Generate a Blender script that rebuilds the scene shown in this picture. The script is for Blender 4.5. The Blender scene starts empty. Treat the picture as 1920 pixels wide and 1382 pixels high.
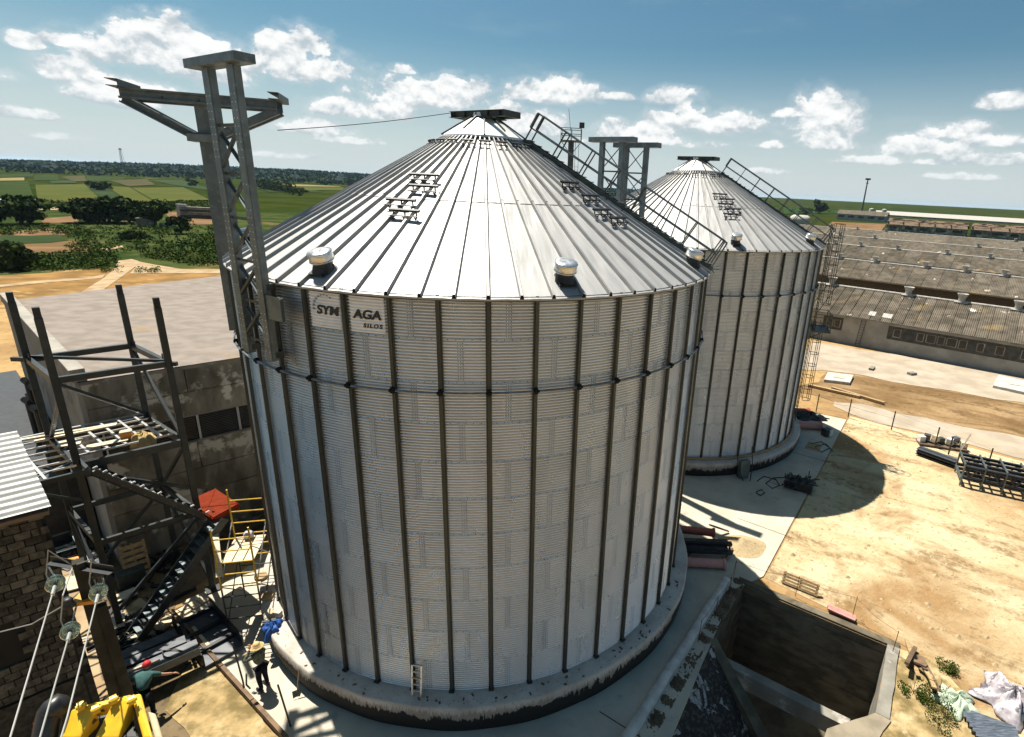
import bpy, math, random
import numpy as np
from mathutils import Vector, Matrix
from mathutils.geometry import delaunay_2d_cdt

random.seed(7)
SC = bpy.context.scene
COL = SC.collection
PI = math.pi

# ------------------------------------------------------------------ camera
CAM = np.array([4.098, -21.297, 15.978])
F, PPX, PPY = 1024.06, 1099.13, 684.78          # in pixels of a 1920 x 1382 frame
PITCH, ROLL = 0.3131, 0.0501
_c, _s, _cr, _sr = math.cos(PITCH), math.sin(PITCH), math.cos(ROLL), math.sin(ROLL)
FW = np.array([0, _c, -_s]); UP = np.array([0, _s, _c]); RT = np.array([1.0, 0, 0])
cam_data = bpy.data.cameras.new('camera'); cam = bpy.data.objects.new('camera', cam_data); COL.objects.link(cam)
cam_data.sensor_fit = 'HORIZONTAL'; cam_data.sensor_width = 36.0
cam_data.lens = 36.0 * F / 1920.0
cam_data.shift_x = -(PPX - 960.0) / 1920.0
cam_data.shift_y = -(691.0 - PPY) / 1920.0
cam_data.clip_start = 0.1; cam_data.clip_end = 30000.0
_r = _cr * RT + _sr * UP; _u = -_sr * RT + _cr * UP
mw = Matrix.Identity(4)
for i in range(3):
    mw[i][0] = _r[i]; mw[i][1] = _u[i]; mw[i][2] = -FW[i]; mw[i][3] = CAM[i]
cam.matrix_world = mw
SC.camera = cam

# ------------------------------------------------------------------ light and exposure
SUN_EL, SUN_AZ = math.radians(65.0), math.radians(135.0)   # the sun stands behind the silos on the left
sun_dir = Vector((math.cos(SUN_EL) * math.cos(SUN_AZ), math.cos(SUN_EL) * math.sin(SUN_AZ), math.sin(SUN_EL)))
sd = bpy.data.lights.new('sun', 'SUN'); sd.energy = 5.0; sd.angle = math.radians(0.5); sd.color = (1.0, 0.93, 0.82)
sun = bpy.data.objects.new('sun', sd); COL.objects.link(sun)
sun.rotation_euler = sun_dir.to_track_quat('Z', 'Y').to_euler()
SC.view_settings.view_transform = 'Standard'
SC.view_settings.look = 'None'
SC.view_settings.exposure = 0.95
SC.view_settings.gamma = 1.0
SC.view_settings.use_curve_mapping = False
SC.cycles.max_bounces = 8
SC.cycles.diffuse_bounces = 2
SC.cycles.glossy_bounces = 2

# ------------------------------------------------------------------ node helpers
class NT:
    def __init__(self, tree):
        self.t = tree; self.n = tree.nodes; self.l = tree.links
    def node(self, typ, **kw):
        nd = self.n.new(typ)
        for k, v in kw.items(): setattr(nd, k, v)
        return nd
    def put(self, sock, v):
        if isinstance(v, bpy.types.NodeSocket): self.l.new(v, sock)
        elif v is not None:
            if isinstance(v, (tuple, list)) and len(v) == 3 and len(sock.default_value) == 4: v = (*v, 1.0)
            sock.default_value = v
    def math(self, op, a, b=None, c=None, clamp=False):
        nd = self.node('ShaderNodeMath', operation=op, use_clamp=clamp)
        self.put(nd.inputs[0], a)
        if b is not None: self.put(nd.inputs[1], b)
        if c is not None: self.put(nd.inputs[2], c)
        return nd.outputs[0]
    def vmath(self, op, a, b=None):
        nd = self.node('ShaderNodeVectorMath', operation=op)
        self.put(nd.inputs[0], a)
        if b is not None: self.put(nd.inputs[1], b)
        return nd.outputs[0]
    def vmath_len(self, P, c):
        nd = self.node('ShaderNodeVectorMath', operation='DISTANCE'); self.put(nd.inputs[0], P); nd.inputs[1].default_value = (c[0], c[1], 0.0); return nd.outputs['Value']
    def noise(self, vec, scale, detail=4.0, rough=0.55, out='Fac', dist=0.0):
        nd = self.node('ShaderNodeTexNoise'); self.put(nd.inputs['Vector'], vec)
        nd.inputs['Scale'].default_value = scale; nd.inputs['Detail'].default_value = detail
        nd.inputs['Roughness'].default_value = rough; nd.inputs['Distortion'].default_value = dist
        return nd.outputs[out]
    def ramp(self, fac, lo, hi, a=0.0, b=1.0, smooth=True):
        nd = self.node('ShaderNodeMapRange', interpolation_type='SMOOTHSTEP' if smooth else 'LINEAR')
        self.put(nd.inputs['Value'], fac)
        for k, v in (('From Min', lo), ('From Max', hi), ('To Min', a), ('To Max', b)): self.put(nd.inputs[k], v)
        return nd.outputs['Result']
    def mix(self, fac, a, b, blend='MIX'):
        nd = self.node('ShaderNodeMix', data_type='RGBA', blend_type=blend)
        self.put(nd.inputs[0], fac); self.put(nd.inputs[6], a); self.put(nd.inputs[7], b)
        return nd.outputs[2]
    def scale(self, vec, s):
        return self.vmath('MULTIPLY', vec, s)
    def sep(self, vec):
        nd = self.node('ShaderNodeSeparateXYZ'); self.put(nd.inputs[0], vec); return nd.outputs

# ------------------------------------------------------------------ sky
world = bpy.data.worlds.new('World'); SC.world = world; world.use_nodes = True
W = NT(world.node_tree); W.n.clear()
sky = W.node('ShaderNodeTexSky', sky_type='NISHITA')
sky.sun_disc = False; sky.sun_elevation = SUN_EL; sky.sun_rotation = PI / 2 - SUN_AZ
sky.altitude = 150; sky.air_density = 1.0; sky.dust_density = 1.6; sky.ozone_density = 1.6
tc = W.node('ShaderNodeTexCoord')
dirv = W.vmath('NORMALIZE', tc.outputs['Generated'])
dx, dy, dz = W.sep(dirv)
az = W.math('MULTIPLY', W.math('ARCTAN2', dx, dy), 180 / PI)
el = W.math('MULTIPLY', W.math('ARCSINE', dz), 180 / PI)
u = W.math('WRAP', az, 48.0, -52.0)
nz1 = W.noise(W.scale(dirv, (1, 1, 1.35)), 15.0, 10.0, 0.58, dist=0.15)
nz2 = W.noise(W.scale(dirv, (1, 1, 1.5)), 30.0, 6.0, 0.6)
def cloud_dir(px, py):
    a = (px - PPX) / F; b = (py - PPY) / F
    X = a * _cr + b * _sr; Y = -a * _sr + b * _cr
    d = FW + X * RT - Y * UP; d /= np.linalg.norm(d)
    return math.degrees(math.atan2(d[0], d[1])), math.degrees(math.asin(d[2]))
CLOUDS = [(330, 92, 150, 48), (415, 120, 60, 42), (250, 100, 50, 26), (555, 112, 88, 42), (520, 80, 40, 22), (590, 85, 35, 26),
          (130, 75, 50, 14), (42, 75, 34, 16), (120, 132, 78, 22), (20, 138, 40, 16), (240, 172, 90, 26),
          (800, 178, 120, 30), (850, 165, 60, 24), (680, 205, 90, 18), (1045, 172, 76, 22), (1055, 152, 36, 14), (1275, 180, 52, 17),
          (1330, 225, 84, 24), (1300, 205, 40, 18), (1185, 244, 78, 18), (1540, 235, 70, 40), (1530, 195, 40, 28), (1720, 276, 100, 16), (1690, 268, 40, 16),
          (760, 130, 26, 9), (990, 232, 80, 22), (1790, 245, 60, 16), (1850, 300, 80, 12), (1040, 305, 50, 7), (520, 290, 60, 7), (110, 255, 60, 8), (1420, 320, 50, 6), (1800, 330, 70, 7), (1250, 222, 40, 12), (940, 205, 40, 12), (1480, 212, 30, 9), (1440, 270, 34, 8), (900, 268, 60, 9), (1100, 262, 40, 7), (1640, 300, 60, 9), (1760, 302, 70, 8), (60, 215, 50, 10), (660, 262, 50, 8), (1560, 270, 50, 12), (1860, 262, 60, 12), (590, 240, 80, 14),
          (1140, 180, 40, 7), (1240, 262, 60, 10), (1310, 272, 40, 8), (1880, 190, 40, 14)]
dens = None; shade = None
for (px, py, hw, hh) in CLOUDS:
    a0, e0 = cloud_dir(px, py)
    a1, _ = cloud_dir(px + hw, py); _, e1 = cloud_dir(px, py - hh)
    wa = abs(a1 - a0) * 1.2; wb = abs(e1 - e0) * 1.35
    du = W.math('DIVIDE', W.math('SUBTRACT', u, a0), wa)
    dv = W.math('SUBTRACT', el, e0 - wb * 0.25)
    up_ = W.math('MAXIMUM', W.math('DIVIDE', dv, wb * 1.15), W.math('DIVIDE', dv, -wb * 0.55))
    q = W.math('MULTIPLY_ADD', du, du, W.math('MULTIPLY', up_, up_))
    d = W.math('SUBTRACT', 1.0, q)
    dens = d if dens is None else W.math('SMOOTH_MAX', dens, d, 0.25)
    sh = W.math('ADD', d, W.math('MULTIPLY', W.math('DIVIDE', dv, wb), 0.55))
    shade = sh if shade is None else W.math('MAXIMUM', shade, sh)
edge = W.math('ADD', dens, W.math('MULTIPLY', W.math('SUBTRACT', nz1, 0.5), 4.6))
edge = W.math('ADD', edge, W.math('MULTIPLY', W.math('SUBTRACT', nz2, 0.5), 1.8))
cover = W.math('MAXIMUM', W.ramp(edge, 0.05, 0.42), W.math('MULTIPLY', W.ramp(edge, -0.7, 0.4), 0.35))
wisp = W.math('MULTIPLY', W.ramp(W.noise(W.scale(dirv, (1, 1, 4)), 4.0, 6.0, 0.6), 0.5, 0.8), W.ramp(el, 12.0, 1.0, 0.15, 0.55))
cover = W.math('MAXIMUM', cover, wisp)
nz3 = W.noise(W.vmath('ADD', W.scale(dirv, (1, 1, 1.35)), (0.0, 0.0, 0.012)), 15.0, 10.0, 0.58, dist=0.15)
lit = W.ramp(W.math('ADD', W.math('MULTIPLY', shade, 0.42), W.math('MULTIPLY', W.math('SUBTRACT', nz1, nz3), 4.5)), -0.22, 0.66)
ccol = W.mix(lit, (0.27, 0.31, 0.335), (0.53, 0.53, 0.525))
hz = W.ramp(el, 0.0, 13.0, 0.8, 0.0)
cv = W.math('MULTIPLY', cover, W.ramp(el, -1.0, 6.0, 0.35, 0.97))
skyc = W.mix(1.0, sky.outputs[0], (0.56, 0.86, 0.87), 'MULTIPLY')
veil = W.mix(cv, (0.385, 0.415, 0.425), ccol)
fac = W.math('SUBTRACT', 1.0, W.math('MULTIPLY', W.math('SUBTRACT', 1.0, hz), W.math('SUBTRACT', 1.0, cv)))
bg1 = W.node('ShaderNodeBackground'); W.put(bg1.inputs[0], skyc); bg1.inputs[1].default_value = 0.048
bg2 = W.node('ShaderNodeBackground'); W.put(bg2.inputs[0], veil); bg2.inputs[1].default_value = 1.0
bgn = W.node('ShaderNodeMixShader'); W.put(bgn.inputs[0], fac); W.l.new(bg1.outputs[0], bgn.inputs[1]); W.l.new(bg2.outputs[0], bgn.inputs[2])
wo = W.node('ShaderNodeOutputWorld'); W.l.new(bgn.outputs[0], wo.inputs[0])

# ------------------------------------------------------------------ pixel <-> place helpers (used to measure the plan)
def ray(px, py):
    a = (px - PPX) / F; b = (py - PPY) / F
    X = a * _cr + b * _sr; Y = -a * _sr + b * _cr
    return FW + X * RT - Y * UP
def gp(px, py, z=0.0):
    d = ray(px, py); t = (z - CAM[2]) / d[2]
    return Vector(CAM + d * t)
def onplane(px, py, p0, n):
    d = ray(px, py); n = np.array(n, float); t = ((np.array(p0) - CAM) @ n) / (d @ n)
    return Vector(CAM + d * t)
def atdist(px, py, dist):
    d = ray(px, py); return Vector(CAM + d / np.linalg.norm(d) * dist)

# ------------------------------------------------------------------ materials
MATS = {}
def M(name, c1, c2=None, scale=4.0, rough=0.7, metal=0.0, bump=0.0, bscale=None, stretch=(1, 1, 1), rand=0.0, lo=0.35, hi=0.65,
      space='Object', detail=5.0, c3=None, s3=1.0, lo3=0.55, hi3=0.7, c4=None, st3=(1, 1, 1), rvar=0.0, bdist=0.02):
    m = bpy.data.materials.new(name); m.use_nodes = True
    N = NT(m.node_tree); b = N.n['Principled BSDF']
    t = N.node('ShaderNodeTexCoord')
    if space == 'World':
        v = N.node('ShaderNodeNewGeometry').outputs['Position']
    else:
        v = t.outputs['Object']
        oi = N.node('ShaderNodeObjectInfo')
        cmb = N.node('ShaderNodeCombineXYZ')
        for i in range(3): N.put(cmb.inputs[i], N.math('MULTIPLY', oi.outputs['Random'], 37.0 * (i + 1)))
        v = N.vmath('ADD', v, cmb.outputs[0])
    col = c1
    if c2 is not None:
        nz = N.noise(N.scale(v, stretch), scale, detail)
        col = N.mix(N.ramp(nz, lo, hi), c1, c2)
    if c3 is not None:
        nz3 = N.noise(N.scale(v, st3), s3, detail, 0.6)
        col = N.mix(N.ramp(nz3, lo3, hi3), col, c3)
    if c4 is not None:
        n4 = N.noise(v, 0.45, 7.0, 0.62, dist=0.4)
        col = N.mix(N.ramp(n4, 0.655, 0.68), col, c4)
    if rand:
        oi2 = N.node('ShaderNodeObjectInfo')
        f = N.ramp(oi2.outputs['Random'], 0.0, 1.0, 1.0 - rand, 1.0 + rand, smooth=False)
        g = N.node('ShaderNodeCombineColor')
        for i in range(3): N.put(g.inputs[i], f)
        col = N.mix(1.0, col, g.outputs[0], 'MULTIPLY')
    N.put(b.inputs['Base Color'], col)
    b.inputs['Metallic'].default_value = metal
    if rough >= 0.9 or name.startswith('leaf'): b.inputs['Specular IOR Level'].default_value = 0.04
    if rvar:
        N.put(b.inputs['Roughness'], N.ramp(N.noise(N.scale(v, stretch), scale * 1.7, detail), 0.3, 0.7, rough - rvar, rough + rvar))
    else:
        b.inputs['Roughness'].default_value = rough
    if bump:
        bn = N.node('ShaderNodeBump'); bn.inputs['Strength'].default_value = bump; bn.inputs['Distance'].default_value = bdist
        N.put(bn.inputs['Height'], N.noise(v, bscale or scale * 3, 6.0, 0.6)); N.l.new(bn.outputs[0], b.inputs['Normal'])
    MATS[name] = m
    return m

# ------------------------------------------------------------------ mesh builder
def wloc(o):
    v = Vector((0, 0, 0))
    while o is not None:
        v += o.location; o = o.parent
    return v
class MB:
    def __init__(self): self.v = []; self.f = []; self.mi = []
    def add(self, vs, fs, mi=0):
        k = len(self.v); self.v += [tuple(p) for p in vs]
        self.f += [tuple(i + k for i in q) for q in fs]; self.mi += [mi] * len(fs); return self
    def box(self, c, s, rz=0.0, mi=0, rx=0.0, ry=0.0):
        R = Matrix.Rotation(rz, 3, 'Z') @ Matrix.Rotation(ry, 3, 'Y') @ Matrix.Rotation(rx, 3, 'X')
        c = Vector(c); vs = [c + R @ Vector((x * s[0] / 2, y * s[1] / 2, z * s[2] / 2)) for x in (-1, 1) for y in (-1, 1) for z in (-1, 1)]
        return self.add(vs, [(0, 1, 3, 2), (4, 6, 7, 5), (0, 4, 5, 1), (2, 3, 7, 6), (0, 2, 6, 4), (1, 5, 7, 3)], mi)
    def frame(self, p, q, up=(0, 0, 1)):
        p, q = Vector(p), Vector(q); d = (q - p).normalized(); upv = Vector(up)
        if abs(d.dot(upv.normalized())) > 0.999: upv = Vector((1, 0, 0))
        s = d.cross(upv).normalized(); t = s.cross(d).normalized(); return p, q, d, s, t
    def bar(self, p, q, w, h, up=(0, 0, 1), mi=0, off=(0, 0)):
        p, q, d, s, t = self.frame(p, q, up); o = s * off[0] + t * off[1]
        vs = [e + o + s * (a * w / 2) + t * (b * h / 2) for e in (p, q) for a, b in ((-1, -1), (1, -1), (1, 1), (-1, 1))]
        return self.add(vs, [(3, 2, 1, 0), (4, 5, 6, 7), (0, 1, 5, 4), (1, 2, 6, 5), (2, 3, 7, 6), (3, 0, 4, 7)], mi)
    def chan(self, p, q, w, h, t=0.012, up=(0, 0, 1), mi=0, lip=0.0):
        # open channel: web on the -s side, flanges top and bottom
        self.bar(p, q, t, h, up, mi, (-w / 2, 0)); self.bar(p, q, w - t, t, up, mi, (t / 2, h / 2 - t / 2)); self.bar(p, q, w - t, t, up, mi, (t / 2, -h / 2 + t / 2))
        if lip: 
            self.bar(p, q, t, lip, up, mi, (w / 2 - t / 2, h / 2 - t - lip / 2)); self.bar(p, q, t, lip, up, mi, (w / 2 - t / 2, -h / 2 + t + lip / 2))
        return self
    def ibeam(self, p, q, w, h, t=0.014, up=(0, 0, 1), mi=0):
        self.bar(p, q, t, h - 2 * t, up, mi); self.bar(p, q, w, t, up, mi, (0, h / 2 - t / 2)); self.bar(p, q, w, t, up, mi, (0, -h / 2 + t / 2)); return self
    def angle(self, p, q, w, t=0.008, up=(0, 0, 1), mi=0):
        self.bar(p, q, t, w, up, mi, (-w / 2 + t / 2, 0)); self.bar(p, q, w - t, t, up, mi, (t / 2, -w / 2 + t / 2)); return self
    def tube(self, pts, r, n=6, mi=0, cap=True):
        pts = [Vector(p) for p in pts]; rs = r if isinstance(r, (list, tuple)) else [r] * len(pts)
        k = len(self.v); ref = Vector((0, 0, 1)); 
        d0 = (pts[1] - pts[0]).normalized()
        if abs(d0.dot(ref)) > 0.95: ref = Vector((1, 0, 0))
        s = d0.cross(ref).normalized()
        for i, p in enumerate(pts):
            d = (pts[min(i + 1, len(pts) - 1)] - pts[max(i - 1, 0)]).normalized()
            s = (s - d * s.dot(d)).normalized(); t = d.cross(s)
            for j in range(n):
                a = 2 * PI * j / n; self.v.append(tuple(p + (s * math.cos(a) + t * math.sin(a)) * rs[i]))
        for i in range(len(pts) - 1):
            for j in range(n):
                a, b = k + i * n + j, k + i * n + (j + 1) % n; self.f.append((a, b, b + n, a + n)); self.mi.append(mi)
        if cap:
            self.f.append(tuple(k + j for j in reversed(range(n)))); self.f.append(tuple(k + (len(pts) - 1) * n + j for j in range(n))); self.mi += [mi, mi]
        return self
    def poly(self, pts, z0, z1, mi=0):   # extruded polygon (pts ccw)
        n = len(pts); vs = [(p[0], p[1], z0) for p in pts] + [(p[0], p[1], z1) for p in pts]
        fs = [tuple(range(n, 2 * n)), tuple(reversed(range(n)))] + [(i, (i + 1) % n, n + (i + 1) % n, n + i) for i in range(n)]
        return self.add(vs, fs, mi)
    def lathe(self, prof, n=16, c=(0, 0, 0), mi=0, a0=0.0, a1=2 * PI, axis=None):
        full = abs(a1 - a0 - 2 * PI) < 1e-6; m = n if full else n + 1; k = len(self.v); c = Vector(c)
        Rm = Matrix.Identity(3) if axis is None else Vector((0, 0, 1)).rotation_difference(Vector(axis)).to_matrix()
        for r, z in prof:
            for j in range(m):
                a = a0 + (a1 - a0) * j / n; self.v.append(tuple(c + Rm @ Vector((r * math.cos(a), r * math.sin(a), z))))
        for i in range(len(prof) - 1):
            for j in range(n):
                a, b = k + i * m + j, k + i * m + (j + 1) % m; self.f.append((a, b, b + m, a + m)); self.mi.append(mi)
        return self
    def grid(self, fn, nu, nv, mi=0):
        k = len(self.v)
        for i in range(nu + 1):
            for j in range(nv + 1): self.v.append(tuple(fn(i / nu, j / nv)))
        for i in range(nu):
            for j in range(nv):
                a = k + i * (nv + 1) + j; self.f.append((a, a + nv + 1, a + nv + 2, a + 1)); self.mi.append(mi)
        return self
    def mesh(self, name, mats, smooth=False):
        me = bpy.data.meshes.new(name); me.from_pydata(self.v, [], self.f)
        for m in (mats if isinstance(mats, (list, tuple)) else [mats]): me.materials.append(MATS[m] if isinstance(m, str) else m)
        if any(self.mi): me.polygons.foreach_set('material_index', self.mi)
        if smooth: me.polygons.foreach_set('use_smooth', [True] * len(me.polygons))
        me.update(); return me
    def build(self, name, mats, parent=None, smooth=False, world=True):
        if parent is not None and world:
            w = wloc(parent); self.v = [(a - w.x, b - w.y, c - w.z) for a, b, c in self.v]
        me = self.mesh(name, mats, smooth)
        return put(name, me, parent)
def put(name, me, parent=None, loc=(0, 0, 0), rz=0.0):
    o = bpy.data.objects.new(name, me); COL.objects.link(o); o.parent = parent; o.location = loc
    if rz: o.rotation_euler = (0, 0, rz)
    return o
def tag(o, label=None, cat=None, group=None, kind=None):
    if label: o['label'] = label
    if cat: o['category'] = cat
    if group: o['group'] = group
    if kind: o['kind'] = kind
    return o
def thing(name, loc, label, cat, group=None, rz=0.0):
    o = bpy.data.objects.new(name, None); COL.objects.link(o); o.empty_display_size = 0.3
    o.location = loc; o.rotation_euler = (0, 0, rz); return tag(o, label, cat, group)
def struct(o): o['kind'] = 'structure'; return o
def dup(root, loc, rz=None, label=None):
    r = root.copy(); COL.objects.link(r); r.location = loc
    if rz is not None: r.rotation_euler = (0, 0, rz)
    if label: r['label'] = label
    for ch in list(root.children):
        c = ch.copy(); COL.objects.link(c); c.parent = r
        for g in list(ch.children):
            d = g.copy(); COL.objects.link(d); d.parent = c
    return r
def auto_smooth(o, ang=35):
    me = o.data; me.polygons.foreach_set('use_smooth', [True] * len(me.polygons))
    try: me.set_sharp_from_angle(angle=math.radians(ang))
    except Exception: pass
    return o
def bevel(o, w=0.02, seg=2):
    m = o.modifiers.new('bevel', 'BEVEL'); m.width = w; m.segments = seg; m.limit_method = 'ANGLE'; return o

# ------------------------------------------------------------------ material list
M('galv_sheet', (0.71, 0.715, 0.70), (0.77, 0.775, 0.76), 1.2, 0.34, 0.85, stretch=(1, 1, 0.3), rand=0.025, c3=(0.50, 0.50, 0.48), s3=2.2, st3=(2.5, 2.5, 0.25), lo3=0.6, hi3=0.85, rvar=0.08)
M('galv_roof', (0.39, 0.39, 0.385), (0.34, 0.34, 0.335), 1.6, 0.64, 0.5, stretch=(3.2, 0.22, 1), rand=0.05, c3=(0.36, 0.34, 0.31), s3=3.0, st3=(3.5, 0.2, 1), lo3=0.6, hi3=0.9, rvar=0.05)
M('rib_steel_shaded', (0.27, 0.27, 0.265), (0.36, 0.355, 0.34), 2, 0.5, 0.6, stretch=(1, 0.2, 1))  # rib dirt and shading both worked into this darker tone
M('galv_bright', (0.72, 0.72, 0.70), (0.6, 0.6, 0.59), 3, 0.3, 0.85, rvar=0.08)
M('galv_cap', (0.80, 0.79, 0.77), (0.7, 0.7, 0.68), 2, 0.45, 0.35)
M('stiffener_steel', (0.045, 0.051, 0.047), (0.07, 0.072, 0.06), 2.5, 0.5, 0.5, stretch=(1, 1, 0.2), rand=0.12)
M('ring_steel', (0.25, 0.28, 0.29), (0.18, 0.2, 0.21), 6, 0.4, 0.75)
M('bolt_dark', (0.02, 0.02, 0.018), None, rough=0.9)
M('rough_sand', (0.36, 0.265, 0.13), (0.16, 0.12, 0.052), 1.6, 0.98, 0, 0.7, 7, space='World', c3=(0.44, 0.35, 0.2), s3=0.9, lo3=0.5, hi3=0.65, bdist=0.06)
M('frame_galv', (0.15, 0.18, 0.19), (0.105, 0.13, 0.138), 3, 0.5, 0.6, rand=0.1, c3=(0.18, 0.205, 0.21), s3=5)
M('frame_dark', (0.045, 0.056, 0.052), (0.07, 0.082, 0.076), 4, 0.5, 0.5, rand=0.12)
M('black_steel', (0.018, 0.02, 0.021), (0.03, 0.032, 0.034), 4, 0.5, 0.3, rand=0.15)
M('tower_paint', (0.02, 0.028, 0.03), (0.033, 0.04, 0.042), 3, 0.42, 0.2, rand=0.12, c3=(0.085, 0.07, 0.055), s3=6, lo3=0.66, hi3=0.78)
M('beam_grey', (0.10, 0.108, 0.12), (0.065, 0.07, 0.08), 3, 0.45, 0.3, rand=0.2, stretch=(0.4, 2, 2))
M('sign_white', (0.82, 0.82, 0.82), (0.74, 0.74, 0.74), 3, 0.5, 0.0)
M('sign_black', (0.012, 0.012, 0.014), None, rough=0.5)
M('sign_blue', (0.16, 0.24, 0.33), None, rough=0.5)
M('concrete_pad', (0.50, 0.455, 0.36), (0.39, 0.355, 0.285), 0.6, 0.9, 0, 0.25, 14, lo=0.3, hi=0.7, space='World', c3=(0.30, 0.29, 0.27), s3=1.7, lo3=0.56, hi3=0.75)
M('concrete_old', (0.25, 0.235, 0.20), (0.17, 0.16, 0.135), 1.1, 0.92, 0, 0.5, 9, stretch=(1, 1, 0.5), space='World', c3=(0.37, 0.35, 0.31), s3=0.9, lo3=0.57, hi3=0.66)
M('concrete_wall', (0.24, 0.22, 0.175), (0.11, 0.10, 0.075), 1.3, 0.95, 0, 0.5, 8, stretch=(1, 1, 0.4), rand=0.16, space='World', c3=(0.48, 0.45, 0.38), s3=0.55, lo3=0.54, hi3=0.6)
M('concrete_gable', (0.33, 0.31, 0.27), (0.25, 0.235, 0.21), 0.9, 0.95, 0, 0.3, 10, space='World', c3=(0.18, 0.17, 0.15), s3=0.5, lo3=0.6, hi3=0.7)
M('roof_screed', (0.235, 0.202, 0.176), (0.185, 0.16, 0.139), 1.6, 0.95, 0, 0.3, 6, stretch=(0.7, 1, 1), space='World', c3=(0.25, 0.19, 0.12), s3=0.33, lo3=0.6, hi3=0.75)
M('bitumen', (0.012, 0.012, 0.011), None, rough=0.55)
M('limestone', (0.105, 0.094, 0.074), (0.055, 0.05, 0.04), 6, 0.95, 0, 0.6, 25, rand=0.42)
M('mortar', (0.03, 0.028, 0.024), None, rough=0.95)
M('white_sheet', (0.36, 0.36, 0.345), (0.30, 0.30, 0.285), 2, 0.5, 0.2, rand=0.05)
M('asbestos', (0.145, 0.125, 0.098), (0.085, 0.074, 0.058), 0.9, 0.95, 0, 0.3, 12, rand=0.18, space='World', c4=(0.48, 0.45, 0.40), c3=(0.25, 0.18, 0.08), s3=0.35, lo3=0.58, hi3=0.75)
M('render_grey', (0.33, 0.315, 0.28), (0.25, 0.24, 0.215), 0.7, 0.95, 0, 0.2, 8, space='World', c3=(0.22, 0.21, 0.19), s3=1.2, lo3=0.6, hi3=0.75)
M('white_lime', (0.50, 0.48, 0.44), (0.36, 0.34, 0.31), 3, 0.9)
M('dark_band', (0.055, 0.055, 0.05), (0.09, 0.088, 0.078), 2, 0.9)
M('window_dark', (0.012, 0.013, 0.013), None, rough=0.2)
M('frame_white', (0.55, 0.54, 0.5), None, rough=0.6)
M('rust_red', (0.17, 0.028, 0.012), (0.13, 0.022, 0.01), 5, 0.9)
M('pipe_red', (0.36, 0.085, 0.045), (0.28, 0.07, 0.04), 4, 0.45)
M('pipe_pink', (0.50, 0.24, 0.20), (0.42, 0.2, 0.17), 4, 0.5)
M('yellow_paint', (0.72, 0.45, 0.02), (0.62, 0.37, 0.02), 5, 0.4, c3=(0.07, 0.05, 0.035), s3=5, lo3=0.63, hi3=0.66)
M('scaffold_yellow', (0.66, 0.42, 0.02), (0.5, 0.3, 0.02), 8, 0.5, rand=0.1, c3=(0.14, 0.08, 0.03), s3=9, lo3=0.62, hi3=0.7)
M('rubber', (0.012, 0.012, 0.013), (0.02, 0.02, 0.02), 6, 0.38)
M('tan_plate', (0.42, 0.35, 0.22), (0.34, 0.28, 0.17), 4, 0.7)
M('wood', (0.42, 0.30, 0.15), (0.30, 0.2, 0.1), 3, 0.85, 0, 0.2, 30, stretch=(0.3, 3, 3), rand=0.2)
M('wood_dark', (0.10, 0.065, 0.04), (0.16, 0.1, 0.055), 4, 0.85, rand=0.25)
M('wood_pale', (0.58, 0.50, 0.36), (0.46, 0.38, 0.26), 3, 0.85, rand=0.12, stretch=(0.4, 3, 3))
M('white_bag', (0.66, 0.65, 0.62), (0.55, 0.54, 0.5), 6, 0.8, 0, 0.4, 8, bdist=0.06)
M('blue_cloth', (0.01, 0.09, 0.36), (0.01, 0.05, 0.2), 8, 0.7, 0, 0.4, 12)
M('orange_paint', (0.62, 0.24, 0.02), None, rough=0.5)
M('black_cable', (0.012, 0.012, 0.012), None, rough=0.5)
M('alu', (0.62, 0.62, 0.6), (0.5, 0.5, 0.5), 6, 0.35, 0.7)
M('cable_grey', (0.34, 0.34, 0.32), None, rough=0.5, metal=0.4)
M('leaf_dark', (0.014, 0.027, 0.007), (0.048, 0.072, 0.015), 0.5, 0.8, space='World', rand=0.2)
M('leaf_mid', (0.030, 0.060, 0.008), (0.056, 0.080, 0.012), 0.25, 0.8, space='World', rand=0.2)
M('leaf_far', (0.018, 0.042, 0.03), (0.03, 0.058, 0.036), 0.012, 0.9, space='World')
M('bark', (0.08, 0.06, 0.045), None, rough=0.9)
M('skin', (0.40, 0.22, 0.14), None, rough=0.6)
M('teal_shirt', (0.03, 0.10, 0.095), (0.02, 0.07, 0.07), 8, 0.85)
M('red_cap', (0.45, 0.015, 0.02), None, rough=0.7)
M('camo', (0.16, 0.17, 0.12), (0.06, 0.07, 0.05), 14, 0.9, c3=(0.25, 0.24, 0.2), s3=11)
M('dark_trousers', (0.012, 0.013, 0.018), (0.02, 0.02, 0.026), 9, 0.9)
M('straw', (0.55, 0.42, 0.2), (0.42, 0.3, 0.14), 20, 0.9)
M('hair', (0.02, 0.014, 0.01), None, rough=0.7)
M('steel_pile', (0.03, 0.034, 0.04), (0.05, 0.055, 0.062), 4, 0.45, 0.4, rand=0.2)
M('tarp_green', (0.42, 0.50, 0.38), (0.32, 0.40, 0.30), 7, 0.6, 0, 0.5, 9, bdist=0.05)
M('plastic_white', (0.48, 0.46, 0.48), (0.28, 0.25, 0.28), 4, 0.5, c3=(0.12, 0.11, 0.13), s3=3, lo3=0.55, hi3=0.6)
M('scrap_metal', (0.42, 0.46, 0.5), (0.2, 0.22, 0.25), 6, 0.3, 0.8, stretch=(0.3, 4, 4))
M('sand_heap', (0.42, 0.33, 0.2), (0.34, 0.26, 0.15), 10, 0.95, 0, 0.5, 40)
M('field_green', (0.028, 0.045, 0.006), (0.017, 0.029, 0.005), 0.035, 0.95, space='World', stretch=(1, 1, 1))
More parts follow.
